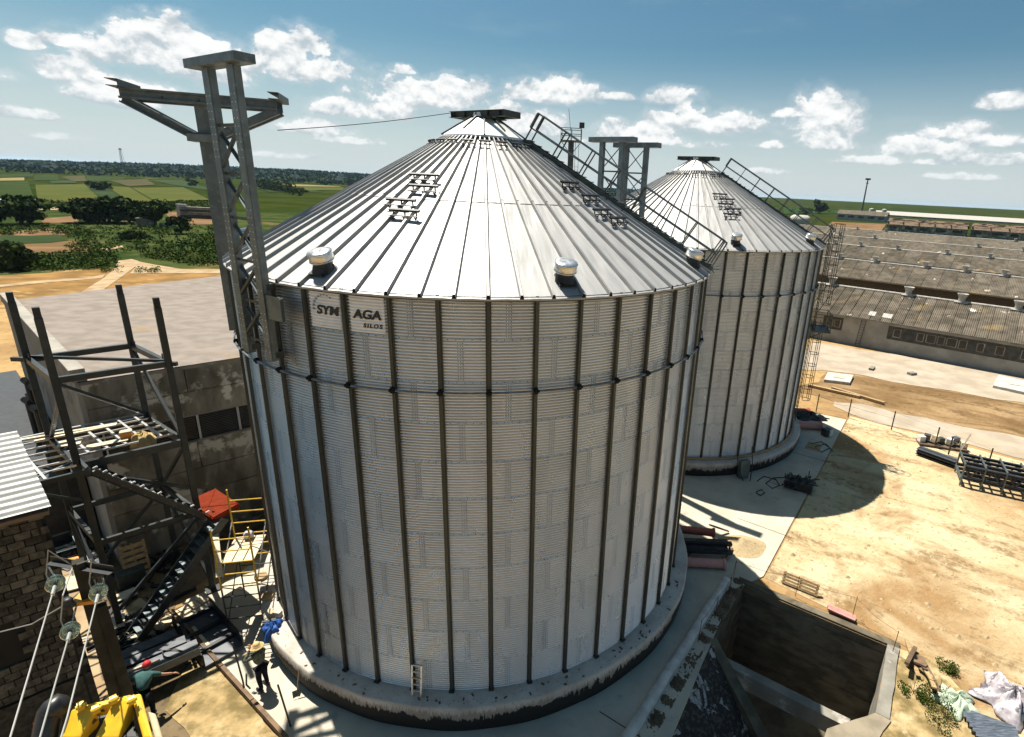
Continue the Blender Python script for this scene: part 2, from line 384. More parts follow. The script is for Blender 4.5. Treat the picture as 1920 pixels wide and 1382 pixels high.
M('field_light', (0.045, 0.062, 0.008), (0.07, 0.068, 0.013), 0.03, 0.95, space='World', c3=(0.065, 0.09, 0.018), s3=0.12)
M('field_yellow', (0.17, 0.14, 0.05), (0.2, 0.165, 0.065), 0.02, 0.95, space='World')
M('field_dark', (0.02, 0.036, 0.011), (0.03, 0.048, 0.014), 0.03, 0.95, space='World')
M('field_brown', (0.07, 0.055, 0.026), (0.045, 0.046, 0.016), 0.02, 0.95, space='World')
M('corn', (0.014, 0.036, 0.006), (0.024, 0.048, 0.009), 0.05, 0.95, space='World')
M('brown_earth', (0.19, 0.11, 0.055), (0.11, 0.066, 0.034), 0.06, 0.98, 0, 0.4, 1, space='World', c3=(0.26, 0.17, 0.095), s3=0.15)
M('dirt_track', (0.38, 0.285, 0.175), (0.27, 0.19, 0.11), 0.5, 0.95, 0, 0.3, 2, space='World')
M('ochre_grass', (0.27, 0.155, 0.055), (0.16, 0.095, 0.036), 0.25, 0.98, 0, 0.5, 3, space='World', c3=(0.34, 0.23, 0.11), s3=0.5, st3=(0.4, 1, 1))
M('gravel_pale', (0.38, 0.325, 0.255), (0.30, 0.25, 0.19), 0.5, 0.95, 0, 0.3, 10, space='World', c3=(0.36, 0.29, 0.2), s3=0.25, st3=(0.4, 1.2, 1), lo3=0.58, hi3=0.7)
M('pit_concrete_shaded', (0.15, 0.128, 0.09), (0.078, 0.068, 0.05), 1.1, 0.95, 0, 0.5, 8, stretch=(1, 1, 2.2), space='World', c3=(0.15, 0.135, 0.10), s3=0.8, lo3=0.57, hi3=0.68)  # darker copy of the old concrete; pit shade is put into the colour
M('pole_concrete', (0.05, 0.046, 0.035), (0.03, 0.028, 0.022), 3, 0.95, 0, 0.4, 9)
M('kerb_white', (0.55, 0.54, 0.50), (0.42, 0.41, 0.38), 3, 0.9, 0, 0.4, 10)
M('corner_slab', (0.27, 0.23, 0.17), (0.19, 0.165, 0.12), 1.4, 0.95, 0, 0.4, 8, space='World')
M('rubble', (0.16, 0.125, 0.085), (0.09, 0.07, 0.048), 2, 0.95, 0, 0.8, 6, space='World', bdist=0.08)

def sand_material(name, a, b, c, dark, pale=None):
    m = bpy.data.materials.new(name); m.use_nodes = True; N = NT(m.node_tree); bs = N.n['Principled BSDF']
    P = N.node('ShaderNodeNewGeometry').outputs['Position']
    rot = N.node('ShaderNodeVectorRotate', rotation_type='Z_AXIS'); N.put(rot.inputs['Vector'], P); rot.inputs['Angle'].default_value = math.radians(28)
    n1 = N.noise(N.scale(rot.outputs[0], (0.2, 0.4, 1)), 1.0, 7.0, 0.65, dist=1.0)
    n2 = N.noise(P, 0.16, 6.0, 0.6, dist=0.6)
    n3 = N.noise(P, 2.2, 6.0, 0.7)
    col = N.mix(N.ramp(n1, 0.38, 0.62), a, b)
    col = N.mix(N.ramp(n2, 0.5, 0.66), col, c)
    tr = N.node('ShaderNodeTexNoise'); N.put(tr.inputs['Vector'], N.scale(rot.outputs[0], (0.14, 0.55, 1))); tr.inputs['Scale'].default_value = 1.0; tr.inputs['Detail'].default_value = 6.0; tr.inputs['Distortion'].default_value = 1.2
    tr_ = N.node('ShaderNodeTexWave')
    trk = N.math('MULTIPLY', N.ramp(tr.outputs['Fac'], 0.5, 0.62), N.ramp(n3, 0.35, 0.6))
    col = N.mix(N.math('MULTIPLY', trk, 0.7), col, dark)
    col = N.mix(N.math('MULTIPLY', N.ramp(n3, 0.55, 0.72), 0.55), col, dark)
    n4 = N.noise(N.scale(rot.outputs[0], (2.0, 3.2, 1)), 1.3, 7.0, 0.7, dist=0.8)
    col = N.mix(N.math('MULTIPLY', N.ramp(n4, 0.56, 0.66), 0.6), col, dark)
    n5 = N.noise(P, 0.055, 4.0, 0.6, dist=1.0)
    col = N.mix(N.math('MULTIPLY', N.ramp(N.math('ADD', n5, N.math('MULTIPLY', N.math('SUBTRACT', n1, 0.5), 0.35)), 0.47, 0.60), 0.85 if pale is None else N.ramp(N.math('ADD', N.vmath_len(P, pale), N.math('MULTIPLY', N.math('SUBTRACT', n2, 0.5), 14.0)), 5.0, 13.0, 0.12, 1.0)), col, c)
    N.put(bs.inputs['Base Color'], col); bs.inputs['Roughness'].default_value = 0.97; bs.inputs['Specular IOR Level'].default_value = 0.04
    bn = N.node('ShaderNodeBump'); bn.inputs['Strength'].default_value = 0.9; bn.inputs['Distance'].default_value = 0.2
    h = N.math('ADD', N.noise(P, 1.4, 9.0, 0.72), N.math('MULTIPLY', tr.outputs['Fac'], 0.45))
    N.put(bn.inputs['Height'], h); N.l.new(bn.outputs[0], bs.inputs['Normal'])
    MATS[name] = m
sand_material('sand', (0.48, 0.375, 0.22), (0.55, 0.455, 0.295), (0.30, 0.19, 0.09), (0.17, 0.105, 0.045), (19.0, 0.5))
sand_material('sand_brown', (0.20, 0.125, 0.058), (0.31, 0.21, 0.11), (0.14, 0.083, 0.038), (0.09, 0.055, 0.026))
sand_material('yard_earth', (0.17, 0.125, 0.07), (0.24, 0.18, 0.105), (0.12, 0.09, 0.052), (0.06, 0.045, 0.028))

def plinth_material():
    m = bpy.data.materials.new('plinth'); m.use_nodes = True; N = NT(m.node_tree); bs = N.n['Principled BSDF']
    t = N.node('ShaderNodeTexCoord').outputs['Object']; x, y, z = N.sep(t)
    n1 = N.noise(N.scale(t, (1, 1, 1)), 1.3, 6.0, 0.6); n2 = N.noise(N.scale(t, (11, 11, 0.7)), 1.0, 7.0, 0.75); n3 = N.noise(t, 9.0, 5.0)
    pale = N.mix(N.ramp(n1, 0.35, 0.65), (0.50, 0.46, 0.40), (0.38, 0.34, 0.29))
    pale = N.mix(N.math('MULTIPLY', N.ramp(n3, 0.56, 0.7), 0.5), pale, (0.2, 0.18, 0.15))
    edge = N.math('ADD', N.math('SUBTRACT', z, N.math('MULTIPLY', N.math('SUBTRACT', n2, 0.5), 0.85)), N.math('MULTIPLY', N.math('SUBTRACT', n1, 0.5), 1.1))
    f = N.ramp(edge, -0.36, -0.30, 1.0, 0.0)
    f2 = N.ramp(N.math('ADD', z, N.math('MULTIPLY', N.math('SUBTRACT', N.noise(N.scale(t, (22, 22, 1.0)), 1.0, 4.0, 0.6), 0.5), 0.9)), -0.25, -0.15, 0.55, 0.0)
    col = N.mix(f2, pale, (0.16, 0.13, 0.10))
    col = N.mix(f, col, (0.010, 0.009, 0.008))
    N.put(bs.inputs['Base Color'], col); bs.inputs['Roughness'].default_value = 0.85
    bn = N.node('ShaderNodeBump'); bn.inputs['Strength'].default_value = 0.5; bn.inputs['Distance'].default_value = 0.03
    N.put(bn.inputs['Height'], N.noise(t, 6.0, 6.0)); N.l.new(bn.outputs[0], bs.inputs['Normal'])
    MATS['plinth'] = m
plinth_material()

def peeling_material():
    m = bpy.data.materials.new('peeling'); m.use_nodes = True; N = NT(m.node_tree); bs = N.n['Principled BSDF']
    P = N.node('ShaderNodeNewGeometry').outputs['Position']
    n = N.noise(N.scale(P, (1, 1, 1)), 1.6, 8.0, 0.65, dist=0.8); n2 = N.noise(P, 8, 4)
    col = N.mix(N.ramp(n, 0.555, 0.57), (0.022, 0.018, 0.015), (0.33, 0.315, 0.30))
    col = N.mix(N.math('MULTIPLY', N.ramp(n2, 0.5, 0.6), 0.5), col, (0.12, 0.10, 0.08))
    N.put(bs.inputs['Base Color'], col); bs.inputs['Roughness'].default_value = 0.9; MATS['peeling'] = m
peeling_material()

def ground_material():
    m = bpy.data.materials.new('ground'); m.use_nodes = True; N = NT(m.node_tree); bs = N.n['Principled BSDF']
    P = N.node('ShaderNodeNewGeometry').outputs['Position']; x, y, z = N.sep(P)
    d = N.math('SQRT', N.math('MULTIPLY_ADD', x, x, N.math('MULTIPLY', y, y)))
    nl = N.noise(P, 0.02, 5.0, 0.6); nm = N.noise(P, 0.09, 6.0, 0.6); ns = N.noise(P, 1.2, 6.0, 0.65)
    near = N.mix(N.ramp(nm, 0.4, 0.6), (0.36, 0.24, 0.11), (0.27, 0.17, 0.08))
    near = N.mix(N.math('MULTIPLY', N.ramp(ns, 0.5, 0.65), 0.5), near, (0.16, 0.11, 0.055))
    scrub = N.mix(N.ramp(nm, 0.44, 0.56), (0.026, 0.042, 0.013), (0.052, 0.066, 0.02))
    scrub = N.mix(N.ramp(nl, 0.54, 0.60), scrub, (0.13, 0.085, 0.042))
    far = N.mix(N.ramp(nl, 0.4, 0.6), (0.018, 0.031, 0.005), (0.034, 0.041, 0.008))
    dd = N.math('ADD', d, N.math('MULTIPLY', N.math('SUBTRACT', nm, 0.5), 40.0))
    col = N.mix(N.ramp(dd, 92.0, 100.0), near, scrub)
    col = N.mix(N.ramp(dd, 235.0, 265.0), col, far)
    N.put(bs.inputs['Base Color'], col); bs.inputs['Roughness'].default_value = 1.0; bs.inputs['Specular IOR Level'].default_value = 0.0
    bn = N.node('ShaderNodeBump'); bn.inputs['Strength'].default_value = 0.6; bn.inputs['Distance'].default_value = 0.2
    N.put(bn.inputs['Height'], ns); N.l.new(bn.outputs[0], bs.inputs['Normal']); MATS['ground'] = m
ground_material()

# ------------------------------------------------------------------ plan
R0 = 8.4; NST = 44; DTH = 2 * PI / NST
S1 = Vector((0, 0, 0)); S2 = Vector((10.668, 16.658, -0.138))
PH1, PH2 = 0.197, 0.0713
WALL_H = 12.387; RING_N = 11; RH = WALL_H / RING_N
LDIR = Vector((0.539, 0.842, 0)); PDIR = Vector((-0.842, 0.539, 0))     # along and across the line of the two silos
PIT0 = Vector((11.41, -1.62, 0)); E1 = -PDIR; E2 = -LDIR                 # the concrete pit lies square to the silos
def pit(a, b, z=0.0): return PIT0 + E1 * a + E2 * b + Vector((0, 0, z))

def hill(x, y):
    d = math.hypot(x, y); a = math.degrees(math.atan2(x, y))
    sm = lambda e0, e1, t: (lambda k: k * k * (3 - 2 * k))(min(1, max(0, (t - e0) / (e1 - e0))))
    top = float(np.interp(a, [-90, -60, -46, -37, -28, -17, 6, 20], [12, 9, 9, 18, 22, 19, 12, 14.5]))
    z = top * sm(900, 1900, d) + 1.3 * math.sin(x * 0.004 + 1.0) * math.cos(y * 0.0031) * sm(1000, 1600, d)
    return z

# ------------------------------------------------------------------ ground with the pit cut out
HOLE = [pit(0, 0), pit(5.55, 0), pit(5.55, 3.42), pit(4.32, 5.1), pit(4.1, 14), pit(0.12, 14), pit(0.12, 3.6), pit(0, 3.6)]
pts = []; rng = random.Random(3)
for i in range(-24, 29):
    for j in range(-24, 33):
        pts.append(Vector((i * 2.0 + rng.uniform(-.4, .4), j * 2.0 + rng.uniform(-.4, .4))))
rr = 70.0
while rr < 14000:
    n = 72
    for k in range(n):
        a = 2 * PI * (k + rng.random() * 0.3) / n; pts.append(Vector((rr * math.cos(a), rr * math.sin(a))))
    rr *= 1.17
k0 = len(pts); pts += [Vector((p.x, p.y)) for p in HOLE]
edges = [(k0 + i, k0 + (i + 1) % len(HOLE)) for i in range(len(HOLE))]
vs, es, fs, *_ = delaunay_2d_cdt(pts, edges, [], 0, 1e-4)
def inside(p, poly):
    c = False; n = len(poly); j = n - 1
    for i in range(n):
        a, b = poly[i], poly[j]
        if (a[1] > p[1]) != (b[1] > p[1]) and p[0] < (b[0] - a[0]) * (p[1] - a[1]) / (b[1] - a[1]) + a[0]: c = not c
        j = i
    return c
mb = MB(); mb.v = [(v.x, v.y, hill(v.x, v.y) - 0.06) for v in vs]
mb.f = [tuple(f) for f in fs if not inside((sum(vs[i].x for i in f) / 3, sum(vs[i].y for i in f) / 3), HOLE)]; mb.mi = [0] * len(mb.f)
struct(mb.build('ground', 'ground', smooth=True))

def sheet(name, poly, z, mat, sub=None):
    """a flat sheet of ground cover laid over the ground"""
    m = MB(); m.add([(p[0], p[1], z) for p in poly], [tuple(range(len(poly)))]); o = m.build(name, mat)
    if o.data.polygons[0].normal.z < 0: o.data.flip_normals()
    return struct(o)
def pxsheet(name, pxs, z, mat): return sheet(name, [gp(x, y, z) for x, y in pxs], z, mat)
def ragged(poly, step, amp, seed=1):
    r = random.Random(seed); out = []
    for i, p in enumerate(poly):
        q = poly[(i + 1) % len(poly)]; d = math.hypot(q[0] - p[0], q[1] - p[1]); n = max(1, int(d / step))
        for k in range(n):
            t = k / n; out.append((p[0] + (q[0] - p[0]) * t + r.uniform(-amp, amp), p[1] + (q[1] - p[1]) * t + r.uniform(-amp, amp)))
    return out

# concrete apron round the silos (built thick, its edge shows)
PAD = [(12.42, -1.0), (24.31, 17.71), (21.6, 19.2), (15, 30), (2, 30), (-9.5, 12), (-8.2, 3.6), (-10.2, -3.2), (-11.0, -4.1), (-10.6, -5.05), (-7.2, -7.43), (-4.38, -9.36), (-1, -15), (4.0, -15), (10.9, -1.9)]
pm = MB(); pm.poly(PAD, -0.14, 0.0); struct(pm.build('concrete_apron', 'concrete_pad'))
# slab joints recessed as thin dark gaps: narrow strips of mortar just proud of the apron
jm = MB()
for t in (9.6, 14.5, 19.5, -4):
    p = LDIR * t - PDIR * 8.6; q = LDIR * t - PDIR * 11.3
    jm.bar((p.x, p.y, 0.003), (q.x, q.y, 0.003), 0.03, 0.006)
jo = jm.build('apron_joint', 'mortar'); struct(jo)

# sand yard on the right, gravel road, earth verge
SAND = ragged([(12.5, -1.05), (24.4, 17.7), (25.0, 18.6), (60, -8), (60, -60), (19.5, -34), (17.4, -5.2), (16.7, -4.5)], 1.2, 0.02)
sheet('sand_yard', SAND, -0.045, 'sand')
sheet('sand_bank', ragged([(16.25, -4.7), (17.6, -5.2), (20, -40), (9.8, -24), (11.9, -10.4), (12.75, -8.45), (14.45, -7.75)], 0.6, 0.03, 5), -0.02, 'rough_sand')
sheet('gravel_road', ragged([(24.2, 20.3), (28, 26.0), (70, -4), (66, -10), (25.4, 18.7)], 2.0, 0.35, 2), -0.035, 'gravel_pale')
sheet('earth_verge', ragged([(22, 23.5), (28.5, 30.5), (75, 5), (72, -2), (25.5, 21.7)], 1.5, 0.5, 8), -0.030, 'sand_brown')
sheet('gravel_lane', ragged([(22, 30), (31.0, 41.0), (78, 18), (75, 7), (28.0, 30.6)], 2.0, 0.5, 4), -0.024, 'gravel_pale')
sheet('yard_floor', ragged([(-4.5, -9.6), (-10.8, -5.2), (-11.3, -4.0), (-9.6, 3.4), (-15.0, -2.0), (-24, 4.6), (-34, 6), (-30, -22), (-3, -22)], 1.0, 0.15, 9), -0.04, 'yard_earth')

# ------------------------------------------------------------------ receiving pit
pitroot = thing('receiving_pit', PIT0, 'deep open concrete receiving pit with bare walls beside the sand yard', 'pit')
def pbox(name, a0, a1, b0, b1, z0, z1, mat, parent=pitroot, smooth=False):
    m = MB(); m.poly([pit(a0, b0), pit(a1, b0), pit(a1, b1), pit(a0, b1)], z0, z1)
    o = m.build(name, mat, parent); return o
def roughen(o, amp=0.03, cuts=6, seed=1):
    """subdivide and shift vertices a little so cast concrete is not dead straight"""
    import bmesh
    bm = bmesh.new(); bm.from_mesh(o.data); bmesh.ops.recalc_face_normals(bm, faces=bm.faces)
    bmesh.ops.subdivide_edges(bm, edges=[e for e in bm.edges if e.calc_length() > 0.9], cuts=cuts, use_grid_fill=True)
    r = random.Random(seed)
    for v in bm.verts: v.co += Vector((r.uniform(-amp, amp), r.uniform(-amp, amp), r.uniform(-amp, amp)))
    bm.to_mesh(o.data); bm.free(); return o
_rp = random.Random(8)
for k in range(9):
    _z1 = 0.03 - k * 0.495; roughen(pbox('pit_wall', -0.32, 5.95, -0.34, _rp.uniform(-0.03, 0.0), _z1 - 0.485, _z1, 'pit_concrete_shaded'), 0.008, 6, k)
pbox('pit_wall_back', -0.3, 5.9, -0.36, -0.06, -4.4, -0.02, 'pit_concrete_shaded')
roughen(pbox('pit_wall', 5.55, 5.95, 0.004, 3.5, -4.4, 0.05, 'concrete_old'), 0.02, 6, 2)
roughen(pbox('pit_wall', -0.34, -0.003, 0.004, 3.6, -4.4, -0.16, 'pit_concrete_shaded'), 0.02, 6, 3)
pbox('pit_floor', -0.3, 5.9, 0.01, 14, -4.6, -4.41, 'pit_concrete_shaded')
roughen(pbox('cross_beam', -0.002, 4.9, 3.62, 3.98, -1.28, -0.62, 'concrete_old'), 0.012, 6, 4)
# near corner slab, lit from above
m = MB(); m.poly([pit(5.56, 3.5), pit(6.0, 3.52), pit(5.6, 5.0), pit(4.75, 6.4), pit(4.9, 14), pit(4.1, 14), pit(4.32, 5.1)], -4.4, 0.04)
roughen(m.build('pit_corner_slab', 'corner_slab', pitroot), 0.015, 4, 5)
# sloped hopper slab with peeling paint and the rib along its far edge
def slab(name, q, th, mat):
    a, b, c, d = [Vector(p) for p in q]; n = (b - a).cross(c - a).normalized() * th
    m = MB(); m.add([a, b, c, d, a - n, b - n, c - n, d - n], [(0, 1, 2, 3), (7, 6, 5, 4), (0, 4, 5, 1), (1, 5, 6, 2), (2, 6, 7, 3), (3, 7, 4, 0)]); return m.build(name, mat, pitroot)
roughen(slab('hopper_slab', [pit(0.1, 3.98, -0.02), pit(0.1, 13.9, -0.02), pit(2.9, 13.9, -2.3), pit(2.9, 4.9, -2.3)], 0.25, 'peeling'), 0.015, 8, 6)
m = MB(); m.bar(pit(-0.1, 3.75, -0.12), pit(2.75, 5.35, -1.75), 0.42, 0.4); roughen(m.build('hopper_rib', 'pit_concrete_shaded', pitroot), 0.012, 6, 7)
# strip of broken earth between apron and pit
rb = MB()
def rubfn(s, t):
    p = pit(-0.52 + 0.50 * t, -0.2 + 13.5 * s); r = random.Random(round(s * 1900) * 91 + round(t * 90))
    return (p.x, p.y, -0.04 + (r.uniform(0, 0.09) + 0.07 * math.sin(s * 61 + 3 * math.sin(s * 23)) * math.sin(PI * t)) * (1 if 0 < t < 1 else 0.2))
rb.grid(rubfn, 190, 9); struct(rb.build('rubble_strip', 'rubble'))
# round-topped concrete kerb running along the apron edge to the pit
kb = MB(); kp = [pit(-0.72 + 0.012 * math.sin(i), 0.25 + i * 0.55, 0.02) for i in range(26)]; kb.tube(kp, [0.19 + 0.012 * random.random() for _ in kp], 12)
kerb = auto_smooth(kb.build('round_kerb', 'kerb_white'), 60); tag(kerb, 'long pale round-topped concrete kerb between the near silo apron and the pit', 'kerb')

# ------------------------------------------------------------------ silos
def cyl(r, th, z): return Vector((r * math.sin(th), -r * math.cos(th), z))
SPAN = 2 * DTH
def sheet_mesh():
    m = MB(); nw = 14; prof = ((0, 0), (0.12, 0.003), (0.28, 0.016), (0.38, 0.045), (0.46, 0.066), (0.54, 0.066), (0.62, 0.045), (0.72, 0.016), (0.88, 0.003))
    rows = [((w + p) / nw, d) for w in range(nw) for p, d in prof] + [(1.0, 0.0)]
    ths = [0, 0.2, 0.4, 0.6, 0.8, 0.985, 1.0]
    for s_, d in rows:
        for j, t in enumerate(ths): m.v.append(tuple(cyl(8.364 - d + (0.006 if j >= 5 else 0), SPAN * t + (0.004 if j == 6 else 0), s_ * RH)))
    k = len(ths)
    for i in range(len(rows) - 1):
        for j in range(k - 1): q = i * k + j; m.f.append((q, q + 1, q + k + 1, q + k)); m.mi.append(0)
    return m.mesh('wall_sheet', 'galv_sheet', True)
SHEET = sheet_mesh()
def stiff_mesh(h):
    m = MB(); prof = [(-0.072, 0.0), (-0.046, 0.004), (-0.038, 0.074), (-0.032, 0.08), (0.032, 0.08), (0.038, 0.074), (0.046, 0.004), (0.072, 0.0)]
    zs = [0, h]; k = len(prof)
    vs = [(x, -(8.375 + d), z) for z in zs for x, d in prof]
    m.add(vs, [(i, i + 1, i + 1 + k, i + k) for i in range(k - 1)])
    m.box((0, -8.42, 0.03), (0.16, 0.14, 0.05)); return m.mesh('stiffener', 'stiffener_steel')
STIFF = stiff_mesh(WALL_H)
TAN = 0.577
EAVE_Z = WALL_H
def rz_cone(r): return EAVE_Z + (R0 - r) * TAN
NS = 66; DR = 2 * PI / NS
def roof_mesh(r0, r1, name, lift, closed):
    m = MB(); hw = DR / 2; n = 6
    def P(r, s, h):   # s: tangential metres from the panel's centre line
        return Vector((s, -r, rz_cone(r) + h))
    rows = []
    for i in range(n + 1):
        r = r0 + (r1 - r0) * i / n; w = r * math.tan(hw); rb = min(0.052, w * 0.42)
        sag = 0.012 * math.sin(i * 2.1 + 0.6)
        rows.append([P(r, -w + rb, lift), P(r, -w * 0.5, lift + sag * 0.5), P(r, 0, lift + sag), P(r, w * 0.5, lift + sag * 0.4), P(r, w - rb, lift), P(r, w - rb * 0.55, lift + 0.10), P(r, w + rb * 0.55, lift + 0.10), P(r, w + rb, lift)])
    k = len(rows[0])
    for row in rows: m.v += [tuple(p) for p in row]
    for i in range(n):
        for j in range(k - 1):
            m.f.append((i * k + j, i * k + j + 1, (i + 1) * k + j + 1, (i + 1) * k + j)); m.mi.append(2 if j in (4, 6) else (2 if j == 5 else 0))
    if closed:   # rib end face, painted dark for its open hollow, and the turned-down lip of the eave
        m.f.append((4, 7, 6, 5)); m.mi.append(1)
        e = len(m.v); a, b = rows[0][0], rows[0][4]
        w = r0 * math.tan(hw)
        m.v += [tuple(Vector((-w, -r0, rz_cone(r0) - 0.045))), tuple(Vector((w, -r0, rz_cone(r0) - 0.045)))]
        m.f.append((e, e + 1, 7, 4, 0)); m.mi.append(0)
    else:
        m.f.append((4, 7, 6, 5)); m.mi.append(0)
    return m.mesh(name, ['galv_roof', 'bolt_dark', 'rib_steel_shaded'])
ROOF_LO = roof_mesh(8.51, 4.74, 'roof_panel', 0.0, True)
ROOF_HI = roof_mesh(4.86, 1.38, 'roof_panel', 0.016, False)
def clamp_mesh():
    m = MB(); m.box((0, -8.49, 0), (0.10, 0.09, 0.15)); m.tube([(-0.08, -8.522, 0), (0.08, -8.522, 0)], 0.045, 8); return m.mesh('ring_clamp', 'bolt_dark')
CLAMP = clamp_mesh()
def vent_meshes():
    c = MB(); c.lathe([(0.0, 0.30), (0.20, 0.31), (0.31, 0.285), (0.335, 0.26), (0.335, 0.05), (0.31, 0.0), (0.26, 0.0)], 22); c.lathe([(0.345, 0.06), (0.36, 0.045), (0.345, 0.03)], 22)
    c.lathe([(0.345, 0.25), (0.352, 0.262), (0.335, 0.275)], 22)
    b = MB(); b.lathe([(0.24, 0.02), (0.24, -0.12), (0.28, -0.30)], 16); b.box((0, -0.06, -0.21), (0.46, 0.48, 0.06), rx=math.radians(30))
    return c.mesh('vent_cap', 'galv_bright', True), b.mesh('vent_base', 'black_steel')
VCAP, VBASE = vent_meshes()
def stepbar_mesh():
    m = MB(); w = 0.95
    m.bar((-w / 2, 0, 0.21), (w / 2, 0, 0.21), 0.07, 0.06); m.bar((-w / 2, -0.16, 0.13), (w / 2, -0.16, 0.13), 0.025, 0.025)
    for x in (-0.36, 0.0, 0.36):
        m.tube([(x, 0, 0.18), (x, -0.06, 0.05), (x + 0.02, -0.17, 0.03), (x + 0.02, -0.19, 0.11)], 0.024, 5)
    return m.mesh('step_bar', 'black_steel')
STEP = stepbar_mesh()
def bolts_mesh(vis0, vis1, phase, skip=False):
    m = MB(); rb = 0.0105
    def bolt(r, th, z, s=1.0):
        c, sn = math.cos(th), math.sin(th); o = cyl(r, th, z); t = Vector((c, sn, 0)) * rb * s; up = Vector((0, 0, rb * s)); ap = Vector((sn, -c, 0)) * 0.014
        k = len(m.v); m.v += [tuple(o - t - up), tuple(o + t - up), tuple(o + t + up), tuple(o - t + up), tuple(o + ap)]
        m.f += [(k, k + 1, k + 4), (k + 1, k + 2, k + 4), (k + 2, k + 3, k + 4), (k + 3, k, k + 4)]; m.mi += [0] * 4
    ok = lambda th: vis0 <= ((th + PI) % (2 * PI)) - PI <= vis1
    for i in range(RING_N):
        off = phase + DTH * (0.42 + (i % 2))
        for k in range(NST // 2):
            a = off + k * SPAN
            if ok(a) and not (i == RING_N - 1 and skip and -0.62 < ((a + PI) % (2 * PI)) - PI < -0.2):
                for c in (-1, 0, 1):
                    for w in range(13): bolt(8.368, a + c * 0.0075, i * RH + (w + 0.5 + 0.5) * RH / 14, 0.95)
    for i in range(1, RING_N):
        for k in range(NST):
            for q in range(1, 6):
                a = phase + (k + q / 6.0) * DTH
                if ok(a): bolt(8.368, a, i * RH + 0.0)
    for k in range(NST):
        a = phase + k * DTH
        if ok(a):
            for w in range(RING_N * 7): bolt(8.456, a, 0.1 + w * RH / 7, 0.8)
    return m.mesh('bolts', 'bolt_dark')

